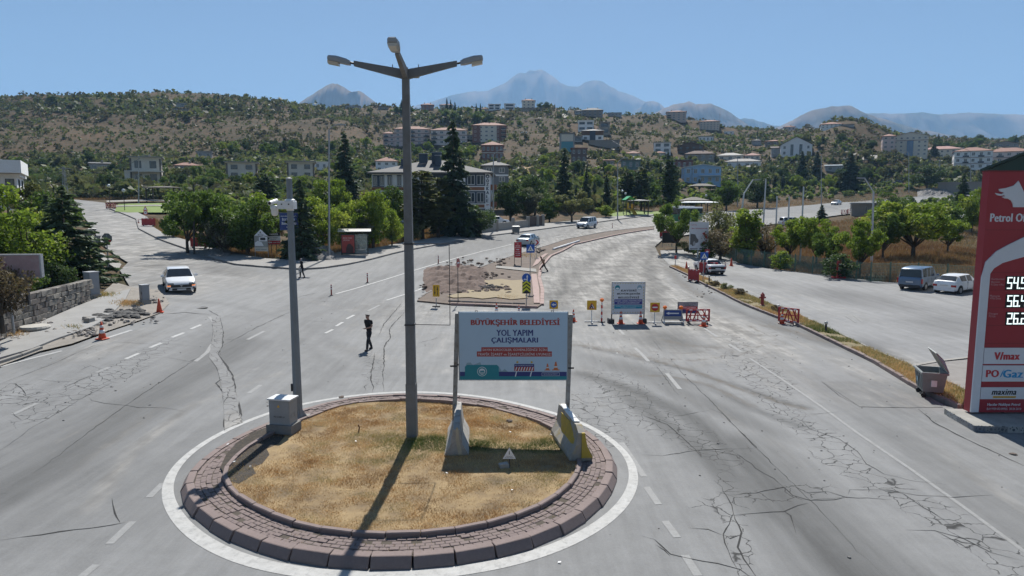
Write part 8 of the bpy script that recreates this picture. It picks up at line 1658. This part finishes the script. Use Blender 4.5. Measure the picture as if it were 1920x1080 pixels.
for a in (
 ('big dark cedar leaning over the end of the stone wall', 'cedar', 'cedar', 128, 527, 176, 190), ('bright green tree beside the cedar behind the stone wall', 'round', 'bright', 52, 540, 150, 150), ('tall yellow green tree at the photo edge behind the wall', 'round', 'bright', 15, 520, 178, 150), ('green tree between the cedar and the side road', 'round', 'green', 92, 488, 130, 110), ('olive tree topping the roadside group above the cedar', 'spread', 'olive', 80, 455, 110, 110), ('brownish withered bush above the faded board', 'twiggy', 'brown', 14, 560, 110, 110, None, None, Vector((P(4, 600, 29.6).x, 29.6, h(P(4, 600, 29.6).x, 29.6)+.9)), (3.6, 2.9)), ('second dark conifer rising within the cedar', 'spruce', 'cedar', 98, 505, 140, 80),
 ('broad dark green tree at the bend of the side road', 'spread', 'green', 352, 474, 118, 130), ('dense green tree behind the bleached red barrier', 'round', 'green', 412, 470, 120, 110), ('grey leafless looking shrub between the green trees', 'twiggy', 'grey', 420, 478, 80, 80), ('large round green tree by the house shaped sign', 'round', 'green', 466, 478, 108, 118), ('bright green tree behind the house shaped sign', 'round', 'bright', 505, 455, 100, 90), ('reddish brown tree behind the school sign', 'round', 'brown', 520, 452, 80, 70), ('tall dark conifer behind the camera mast', 'spruce', 'conifer', 566, 486, 150, 84), ('pine with thin grey crown behind the camera mast', 'pine', 'cedar', 500, 415, 90, 60),
 ('yellow green tree in front of the dark conifer beside the shelter lamp', 'round', 'bright', 607, 478, 116, 84), ('light green tree behind the bus shelter', 'round', 'bright', 648, 470, 100, 76), ('tall dark spruce above the bus shelter trees', 'spruce', 'conifer', 650, 402, 150, 78), ('bright green tree beside the tall spruce', 'spread', 'bright', 618, 425, 90, 84), ('light green tree in front of the white apartment building', 'round', 'bright', 700, 466, 124, 86), ('blue grey small pine behind the bus shelter', 'pine', 'grey', 675, 470, 78, 60), ('low bright tree beside the concrete lamp post', 'round', 'bright', 735, 462, 80, 54), ('green tree hiding the corner of the white building', 'round', 'green', 745, 440, 92, 80), ('grey green pine beside the concrete lamp post', 'pine', 'olive', 792, 449, 128, 92), ('second grey green pine in front of the balconies', 'pine', 'olive', 822, 447, 112, 78),
 ('very tall dark spruce in front of the white apartment building', 'spruce', 'conifer', 851, 442, 212, 100), ('dark broad tree beside the tall spruce foot', 'round', 'dark', 898, 442, 62, 62), ('dark leafy tree between spruce and wall', 'round', 'dark', 868, 443, 62, 56), ('dark green tree behind the brown gate', 'round', 'dark', 957, 414, 82, 78), ('silvery tree behind the garden wall gate', 'round', 'grey', 990, 412, 68, 56), ('dense dark tree above the garden gate', 'round', 'dark', 1003, 402, 74, 76), ('olive green round tree beside the white van', 'spread', 'olive', 1072, 417, 58, 84), ('green shrub behind the gate pillars', 'round', 'green', 1030, 416, 50, 52), ('small bright green tree by the playground', 'round', 'bright', 1136, 408, 26, 36), ('tall spruce behind the olive tree', 'spruce', 'conifer', 1058, 392, 112, 48), ('slim dark spruce beside the street light', 'spruce', 'conifer', 1137, 392, 66, 26), ('slim dark spruce behind the playground', 'spruce', 'conifer', 1099, 393, 76, 30),
 ('dark pine rising behind the playground shelter', 'pine', 'conifer', 1202, 392, 78, 42), ('dusky pine behind the globe lamps', 'pine', 'dark', 1254, 396, 96, 44), ('dark crowned pine left of the dusky one', 'pine', 'dark', 1176, 388, 66, 50), ('green tree beside the timber pavilion', 'round', 'green', 1362, 393, 62, 58), ('dark tree between pavilion and far road', 'round', 'dark', 1420, 388, 64, 60),
 ('leafy green tree in front of the bus', 'spread', 'green', 1268, 474, 92, 88), ('wispy grey green tree behind the advert panel', 'twiggy', 'olive', 1345, 470, 106, 84), ('dry thorny shrub beside the advert panel', 'twiggy', 'brown', 1350, 486, 66, 84), ('yellow green poplar beside the leaning lamp post', 'poplar', 'bright', 1397, 492, 116, 56), ('grey dry shrub beside the poplar', 'twiggy', 'brown', 1434, 488, 82, 76), ('dark shrub behind the stone wall below the cedar', 'shrub', 'dark', 88, 548, 60, 90), ('green shrub filling the gap under the bright tree at the wall', 'shrub', 'green', 45, 560, 60, 90), ('green shrub at the foot of the trees by the bleached barrier', 'shrub', 'green', 400, 470, 40, 60), ('dark green shrub under the broad tree at the bend', 'shrub', 'green', 325, 446, 46, 56), ('bright shrub between the shelter and the conifer', 'shrub', 'bright', 590, 480, 44, 54), ('leafy shrub under the large round tree', 'shrub', 'green', 455, 474, 40, 60), ('olive shrub under the pines beside the lamp post', 'shrub', 'olive', 765, 452, 40, 60), ('bright shrub behind the shelter roof', 'shrub', 'bright', 690, 462, 48, 60), ('low green shrub under the advert panel', 'shrub', 'green', 1328, 484, 36, 56), ('olive shrub at the bend under the roadside tree', 'shrub', 'olive', 1300, 478, 34, 60),
 ('yellowish fruit tree behind the thickest flagpole', 'spread', 'bright', 1480, 492, 80, 84), ('yellow green fruit tree behind the far flagpole', 'spread', 'bright', 1530, 498, 92, 92), ('low bright shrub under the flagpoles', 'shrub', 'bright', 1464, 505, 36, 60), ('small orchard tree beside the air stand', 'spread', 'green', 1552, 508, 76, 70), ('dark bush behind the air stand', 'shrub', 'dark', 1570, 520, 46, 90), ('bushy orchard tree in front of the kinked lamp post', 'spread', 'bright', 1612, 515, 100, 100), ('wide old walnut tree with forked trunk above the blue van', 'spread', 'bright', 1712, 482, 104, 176), ('low spreading walnut near the petrol totem', 'spread', 'bright', 1776, 474, 66, 80), ('green walnut beside the kinked lamp post', 'spread', 'green', 1655, 486, 86, 90), ('walnut behind the wide old one', 'round', 'green', 1760, 440, 66, 80), ('bright tree at the edge of the petrol totem', 'round', 'bright', 1822, 436, 86, 50), ('green tree beside the stone hut', 'round', 'green', 1672, 408, 50, 60), ('small fir in front of the stone hut', 'spruce', 'cedar', 1540, 418, 34, 32), ('tall fir beside the petrol totem', 'spruce', 'cedar', 1802, 404, 80, 44), ('dark fir with broken crown on the far bank', 'spruce', 'conifer', 1592, 356, 68, 58), ('dark dense conifer pair below the large gabled house', 'spruce', 'conifer', 1530, 338, 54, 34), ('second dark conifer below the large gabled house', 'spruce', 'conifer', 1502, 340, 56, 34), ('dark green round tree on the far bank bend', 'round', 'dark', 1738, 356, 46, 62), ('dark conifer in front of the red roofed school', 'spruce', 'conifer', 1751, 293, 26, 22),
 ('lone conifer on the ridge beside the lamp post', 'spruce', 'conifer', 753, 206, 19, 9), ('first dark conifer in front of the beige ridge house', 'spruce', 'conifer', 838, 209, 25, 9), ('second dark conifer in front of the beige ridge house', 'spruce', 'conifer', 845, 209, 22, 9), ('third dark conifer in front of the beige ridge house', 'spruce', 'conifer', 853, 211, 20, 10), ('slim conifer below the hilltop modern houses', 'spruce', 'conifer', 893, 216, 22, 8), ('second slim conifer below the hilltop modern houses', 'spruce', 'conifer', 901, 216, 22, 8), ('round tree beside the hilltop cream house', 'round', 'dark', 1013, 206, 14, 13), ('darker tree at the end of the hilltop wall', 'round', 'dark', 1026, 207, 16, 16), ('big dark bush at the ridge end beside the dark houses', 'round', 'dark', 102, 196, 16, 26), ('dark tree at the end of the left ridge', 'round', 'dark', 563, 195, 10, 18), ('tree crown on the skyline above the white block', 'round', 'dark', 1838, 272, 20, 24), ('pointed conifer on the skyline above the school', 'spruce', 'conifer', 1759, 270, 20, 8)): tree(*a)
# ---- gardens and slopes: single trees named by the nearest building or object
LM = []
for o in list(bpy.data.objects):
    if o.parent is None and o.get('category') in ('house', 'building', 'pavilion', 'canopy', 'street light', 'bus shelter', 'wall', 'playground', 'power pole') and o.get('label'):
        s = o['label']; cut = min([s.find(w) for w in (' with ', ' below', ' beside', ' behind', ' on ', ' among', ' between', ' above', ' in ', ' partly', ' under', ' hidden', ' cut', ' high', ' low on', ' crowning', ' stepping', ' and ', ' of ', ' beyond', ' standing') if s.find(w) > 4] or [len(s)])
        s = s[:cut]
        c = o.location; pr = proj((c.x, c.y, c.z+2)); LM.append((pr[0], pr[1], s, c.copy()))
cnt = {}
for l in LM: cnt[l[2]] = cnt.get(l[2], 0)+1
LM = [l for l in LM if cnt[l[2]] == 1 and len(l[2].split()) <= 7]
BL = [(o.location.x, o.location.y) for o in bpy.data.objects if o.parent is None and o.get('category') in ('house', 'building')]
ZN = [([(35,305),(240,300),(330,335),(330,370),(200,371),(120,365),(40,352)], 40, ('round', 'round', 'spread', 'twiggy'), ('olive', 'dark', 'green', 'grey'), (3.2, 5.5)), ([(330,318),(700,312),(690,352),(620,385),(480,386),(330,370)], 44, ('round', 'spread', 'round'), ('green', 'olive', 'bright', 'dark'), (3.2, 5.5)), ([(380,285),(720,276),(900,268),(960,296),(900,306),(700,300),(480,302)], 44, ('round', 'round', 'spread'), ('green', 'dark', 'bright'), (3.5, 6)),
 ([(690,207),(900,210),(990,238),(880,238),(760,222)], 20, ('round',), ('dark', 'green'), (4, 7)), ([(960,345),(1060,310),(1280,322),(1275,350),(1240,384),(1100,388),(975,385)], 34, ('round', 'spread', 'spruce', 'round'), ('green', 'olive', 'dark', 'bright'), (3.5, 6)), ([(1100,300),(1440,296),(1660,305),(1660,345),(1500,372),(1300,385),(1290,352),(1120,330)], 50, ('round', 'spread', 'round', 'pine'), ('green', 'olive', 'dark', 'bright'), (3.5, 6.5)), ([(1560,318),(1860,328),(1850,345),(1700,336),(1560,352)], 18, ('round', 'spread'), ('olive', 'green', 'dark'), (4, 6)), ([(1640,392),(1850,385),(1850,425),(1690,420)], 14, ('spread', 'round'), ('green', 'bright'), (3, 4.5)), ([(1290,255),(1470,252),(1640,268),(1640,290),(1440,288),(1290,275)], 22, ('round', 'spruce'), ('dark', 'olive', 'green'), (3.5, 6)), ([(1740,272),(1910,266),(1910,280),(1740,292)], 12, ('round',), ('dark', 'green'), (4, 7)), ([(1010,285),(1060,290),(1060,312),(1010,318)], 6, ('round',), ('olive', 'bright'), (3, 4.5))]
AD = {'bright': 'light green', 'green': 'mid green', 'dark': 'dark green', 'olive': 'olive', 'grey': 'greyish', 'brown': 'brownish'}; new = []
for poly, n, ks, ls, (s0, s1) in ZN:
    x0, x1 = min(p[0] for p in poly), max(p[0] for p in poly); y0, y1 = min(p[1] for p in poly), max(p[1] for p in poly); k = 0; tries = 0; placed = []
    while k < n and tries < n*40:
        tries += 1; px, py = random.uniform(x0, x1), random.uniform(y0, y1)
        if not inpoly(np.array([px]), np.array([py]), poly)[0] or any(abs(px-a)+2.5*abs(py-b_) < 9 for a, b_ in placed): continue
        p = at(px, py)
        if any(abs(p.x-a) < 9 and -6 < p.y-b_ < 13 for a, b_ in BL): continue
        H = random.uniform(s0, s1); hp = H/mpp(p)
        if any(abs(px-l[0]) < 26 and py > l[1] and py-hp < l[1]-1 and p.y < l[3].y for l in LM): H *= .55; hp *= .55
        kd = random.choice(ks); lf = random.choice(ls) if kd not in ('spruce', 'pine') else 'conifer'; Wd = H*random.uniform(.8, 1.15) if kd not in ('spruce', 'pine') else H*.42
        t = tree('x', kd, lf, px, py, 0, 0, 'trees in the gardens and on the slopes', None, p, (H, Wd)); placed.append((px, py)); k += 1
        q = min(LM, key=lambda l: (l[0]-px)**2+4*(l[1]-py+hp/2)**2); dx, dy = px-q[0], py-hp/2-q[1]
        rel = ('below' if dy > 0 else 'above') if abs(dy)*1.5 > abs(dx) else 'beside'
        if rel == 'below' and p.y < q[3].y-3: rel = 'in front of'
        szn = 'tall' if H > s0+(s1-s0)*.6 else 'low'
        new.append((t, f"{szn} {AD.get(lf, 'blackish')} {'conifer' if kd in ('spruce', 'pine') else 'bush' if kd == 'twiggy' else 'tree'} {rel} the {q[2]}", dx*dx+dy*dy))
by = {}
for t, s, d in new: by.setdefault(s, []).append((d, t))
ORD = ['nearest to it', 'second nearest', 'third nearest', 'fourth nearest', 'fifth nearest', 'sixth nearest', 'seventh nearest', 'eighth nearest', 'ninth nearest', 'tenth nearest']
for s, L in by.items():
    L.sort(key=lambda q: q[0])
    for i, (d, t) in enumerate(L): t['label'] = s if len(L) == 1 else s+', '+ORD[min(i, 9)]
# ---- scrub on the hills, undergrowth in the gardens: beyond counting
def scatter(name, n, tri_fn, leafs, q=26):
    xs = []; S = RS.uniform(-1.15, 1.15, n*5); Y = np.exp(RS.uniform(math.log(105), math.log(680), n*5)); X = S*.72*Y*1.12; Z = hh(X, Y); pr = np.array([proj((a, b_, c)) for a, b_, c in zip(X, Y, Z)]); keep, sz, tone = tri_fn(pr[:, 0], pr[:, 1], X, Y); keep &= ~np.array([any(abs(a-c) < 9 and -12 < b_-d < 14 for c, d in BL) for a, b_ in zip(X, Y)])
    idx = np.flatnonzero(keep)[:n]; X, Y, Z, sz, tone = X[idx], Y[idx], Z[idx], sz[idx], tone[idx]; m = len(idx)
    g = RS.normal(0, 1, (m, q, 3)); g /= np.linalg.norm(g, axis=2)[..., None]; g *= RS.uniform(.45, 1.05, (m, q, 1))*RS.uniform(.7, 1.3, (m, 1, 3)); C = np.stack([X, Y, Z], 1)[:, None]+g*sz[:, None, None]*[.62, .62, .5]+np.array([0, 0, 1])*(sz*.42)[:, None, None]
    V = quads(C.reshape(-1, 3), 1, 1.3); c = C.reshape(-1, 1, 3); V = c+(V-c)*np.repeat(sz*.5, q)[:, None, None]; tn = np.clip(np.repeat(tone, q)+RS.normal(0, .12, m*q), 0, 1)
    o = link(name, np_mesh(name, V.reshape(-1, 3), np.arange(4*m*q).reshape(-1, 4), leafs, {'tone': np.repeat(tn, 4)})); return tag(o, kind='stuff')
def G(px, py, cx, cy, rx, ry): return np.exp(-((px-cx)/rx)**2-((py-cy)/ry)**2)
def hill_fn(px, py, X, Y):
    d = .85+.8*fbm(X/45, Y/45, 3, 41)+.45*fbm(X/14, Y/14, 2, 44); bare = 0
    for b_ in ((70,255,90,26),(190,268,90,20),(150,235,120,12),(330,250,90,12),(480,235,160,10),(620,250,90,14),(1000,250,110,34),(980,232,120,16),(1080,285,70,22),(1200,270,80,16),(1580,262,50,22),(1250,250,90,14),(60,285,90,12)): bare = bare+G(px, py, *b_)
    green = np.clip((py-285)/20, 0, 1)+.9*G(px, py, 400, 200, 420, 16)+G(px, py, 840, 225, 150, 14)+.7*G(px, py, 330, 215, 140, 14)
    ok = (Y > 150)&(RS.rand(len(px)) < np.clip(d-.45*bare+.5*green, .4, 1))&~((py > 345)&(px > 1180))
    sz = np.clip(RS.lognormal(-.05, .5, len(px)), .45, 2.8)*(1+.6*np.clip(green, 0, 1))*np.clip(Y/330, .75, 1.4); tone = np.clip(.4+.6*fbm(X/30, Y/30, 3, 77)+RS.normal(0, .2, len(px))+.15*np.clip(green, 0, 1), 0, 1); return ok, sz, tone
scrubm = leaf_like('leaf_scrub', [(0, (.12, .10, .07)), (.22, (.105, .10, .062)), (.45, (.095, .112, .055)), (.62, (.12, .145, .06)), (.8, (.145, .17, .07)), (1, (.17, .16, .09))], .4)
scatter('hillside_scrub', 38000, hill_fn, scrubm, 14)
def belt_fn(px, py, X, Y):
    zone = np.zeros(len(px), bool)
    for z in ZN: zone |= inpoly(px, py, z[0])
    zone |= inpoly(px, py, [(0,300),(330,300),(700,300),(960,310),(1280,310),(1660,310),(1860,325),(1860,345),(1560,372),(1300,386),(960,392),(700,430),(560,470),(330,440),(330,374),(140,368),(0,360)])
    return zone&(RS.rand(len(px)) < .85)&(Y > 60), RS.uniform(.9, 2.3, len(px)), np.clip(.55+.5*fbm(X/18, Y/18, 3, 31)+RS.normal(0, .16, len(px)), 0, 1)
scatter('undergrowth', 3800, belt_fn, leaf_like('leaf_under', [(0, (.10, .095, .055)), (.3, (.08, .11, .042)), (.55, (.125, .17, .05)), (.8, (.18, .24, .06)), (1, (.22, .22, .10))], .45), 40)
# dry grass below the trees and in the orchard
def dry(name, poly, n, h0, h1, base, gre=.15):
    P_ = gpoly(poly); xs = [p[0] for p in P_]; ys = [p[1] for p in P_]; X = RS.uniform(min(xs), max(xs), n*5); Y = RS.uniform(min(ys), max(ys), n*5); k = inpoly(X, Y, P_)&(RS.rand(n*5) < np.clip(.75+.9*fbm(X/4, Y/4, 3, 5), .1, 1)); X, Y = X[k][:n], Y[k][:n]; m = len(X)
    blades(name, X, Y, hh(X, Y)-.12, RS.uniform(h0, h1, m)*(1+.5*fbm(X/3, Y/3, 2, 6)), .035, np.clip(base+.3*fbm(X/5, Y/5, 3, 8)+RS.normal(0, .08, m)+(RS.rand(m) < gre)*.45, 0, 1), DRY, .8)
DRY = leaf_like('dry_grass', [(0, (.17, .085, .04)), (.3, (.30, .175, .075)), (.6, (.42, .30, .14)), (.8, (.2, .17, .07)), (1, (.07, .085, .03))], .2)
dry('dry_grass', [(270,420),(320,440),(400,466),(480,485),(600,478),(700,465),(840,441),(900,428),(860,425),(700,440),(560,465),(420,455),(330,430),(285,408)], 42000, .2, .6, .42)
dry('dry_grass', [(1380,489),(1430,499),(1560,515),(1660,527),(1740,529),(1840,537),(1840,470),(1700,450),(1560,440),(1430,445),(1360,455)], 60000, .2, .65, .22)
dry('dry_grass', [(1450,432),(1600,408),(1660,398),(1840,400),(1840,470),(1560,440)], 26000, .2, .6, .3)
dry('dry_grass', [(140,366),(420,368),(420,378),(140,374)], 12000, .2, .6, .4)
dry('dry_grass', [(960,392),(1130,404),(1300,396),(1500,384),(1730,366),(1830,357),(1760,345),(1500,372),(1280,384),(1100,388)], 40000, .2, .7, .32)
VG = gpoly(kv)+gpoly(iv); xs = RS.uniform(min(p[0] for p in VG), max(p[0] for p in VG), 90000); ys = RS.uniform(min(p[1] for p in VG), max(p[1] for p in VG), 90000); k = inpoly(xs, ys, VG)&(fbm(xs*.8, ys*.8, 3, 3) > -.2); xs, ys = xs[k], ys[k]
blades('verge_grass', xs, ys, hh(xs, ys)+.1, RS.uniform(.05, .2, len(xs))*(1+fbm(xs*.4, ys*.4, 2, 9)), .014, np.clip(np.where(ys < 42, .68, .5)+.5*fbm(xs*.3, ys*.3, 3, 15)+RS.normal(0, .12, len(xs)), 0, 1), straw, 1)
for lb, px, py, s in (('small dry tuft in the verge near the red hydrant', 1455, 586, 1), ('straw coloured dry bush in the verge', 1388, 556, 1.2), ('grey green round bush in the verge', 1362, 546, 1.1), ('low dry bush in the verge beside the crossing sign', 1340, 538, .9)): tree(lb, 'shrub', 'brown' if 'dry' in lb else 'olive', px, py, 15*s, 22*s)
for px, py, n in ((195, 556, 500), (240, 572, 500), (32, 632, 160), (135, 618, 80), (985, 480, 400), (955, 560, 200)):
    p = [at(px+random.gauss(0, 12), py+random.gauss(0, 2.5)) for _ in range(n)]; X = np.array([q.x for q in p]); Y = np.array([q.y for q in p]); blades('weeds', X, Y, np.array([q.z for q in p])+.1, RS.uniform(.05, .2, n), .02, RS.uniform(.35, .8, n), straw, 1)

for o in bpy.data.objects:
    if o.name.split('.')[0] in ('lettering', 'block_print', 'stripe_print', 'dash_border', 'emblem_mountain', 'bracing', 'panel_rib', 'tile_figure', 'digits', 'cone_print', 'house_print', 'walking_figure', 'worker', 'text_strip', 'stand') and o.parent: o['kind'] = 'stuff'
# ================================================================ far mountains and the air between
mtm, nt, b = nmat('mountain_rock'); v = tc(nt)
c = ramp(nt, noise(nt, v, .0016, 8, .65), [(.4, (.06, .065, .045)), (.5, (.15, .12, .095)), (.6, (.22, .175, .145))]); nt.links.new(c, b.inputs['Base Color']); b.inputs['Roughness'].default_value = 1; b.inputs['Specular IOR Level'].default_value = 0
for k, (D, dep, pts) in enumerate((
 (4300, 1000, [(500,225),(540,208),(566,190),(600,167),(622,156.5),(632,157),(645,163),(660,172),(672,171),(682,174),(700,189),(722,206),(760,226)]),
 (9000, 2600, [(640,230),(700,212),(760,203),(812,190),(850,178),(880,171.5),(912,171),(935,161),(950,153),(962,144),(975,135.5),(985,137),(993,131.5),(1002,133.5),(1012,129.5),(1022,133),(1036,143),(1050,154),(1068,161.5),(1085,162.5),(1098,154),(1110,151),(1117,150.5),(1128,152.5),(1140,159),(1160,171),(1190,181),(1210,190),(1240,204),(1300,226),(1360,240)]),
 (7400, 1400, [(1150,232),(1195,206),(1212,190),(1225,189),(1235,192),(1250,205),(1280,225),(1320,240)]), (4600, 1100, [(1180,236),(1215,218),(1245,203),(1262,196),(1280,194),(1292,189.5),(1305,195),(1335,195),(1350,201),(1370,212),(1390,225),(1412,240),(1450,250)]),
 (6600, 1200, [(1330,246),(1372,229),(1396,220.5),(1412,224),(1440,233),(1480,240),(1540,246)]), (4000, 1100, [(1400,256),(1445,243),(1475,231),(1500,217),(1528,205),(1545,202),(1560,199),(1572,200),(1584,197.5),(1597,199),(1607,204),(1622,213),(1660,224),(1720,242),(1800,256),(1960,268),(2300,276)]),
 (6300, 1500, [(1450,244),(1540,228),(1600,215),(1640,211.5),(1700,213.5),(1728,210),(1755,214.5),(1800,212.5),(1816,210.5),(1850,213.5),(1920,215),(2050,212),(2250,214),(2500,220)]))):
    nx, n2 = 170, 41; px = np.linspace(pts[0][0], pts[-1][0], nx); py = np.interp(px, [p[0] for p in pts], [p[1] for p in pts]); py = py+fbm(px/9, px*0+k, 4, k)*1.7; R_ = [P(a, b_, D) for a, b_ in zip(px, py)]; X = np.array([q.x for q in R_]); Zt = np.array([q.z for q in R_]); t = np.linspace(-1, 1, n2); base = 40.
    XX = np.repeat(X[None], n2, 0); T = np.repeat(t[:, None], nx, 1); YY = D+T*dep; g = np.clip(1-np.abs(T), 0, 1)**1.25; s = D/90; nz = np.abs(fbm(XX/(s*2.4), YY/(s*4.5), 6, k+3))*1.5; ZZ = base+(Zt[None]-base)*np.clip(g*(1-.55*nz*np.clip(4*np.abs(T), 0, 1)*1.3), 0, 1)
    XX = XX*(1+0*T); i = (np.arange(n2-1)[:, None]*nx+np.arange(nx-1)[None]).ravel(); o = link('mountain', np_mesh('mountain', np.c_[XX.ravel(), YY.ravel(), ZZ.ravel()], np.c_[i, i+1, i+nx+1, i+nx], mtm)); tag(o, kind='structure')
mb = MB(); mb.box(-17000, 17000, -700, 12200, -8, 1700); hz_ = mb.build('haze', None); tag(hz_, kind='stuff'); hm = bpy.data.materials.new('haze_air'); hm.use_nodes = True; nt = hm.node_tree; nt.nodes.remove(nt.nodes['Principled BSDF']); pv = nt.nodes.new('ShaderNodeVolumePrincipled'); pv.inputs['Color'].default_value = (.38, .65, 1, 1); pv.inputs['Density'].default_value = 1.25e-4; pv.inputs['Anisotropy'].default_value = 0; nt.links.new(pv.outputs[0], nt.nodes['Material Output'].inputs['Volume']); hz_.data.materials.append(hm)
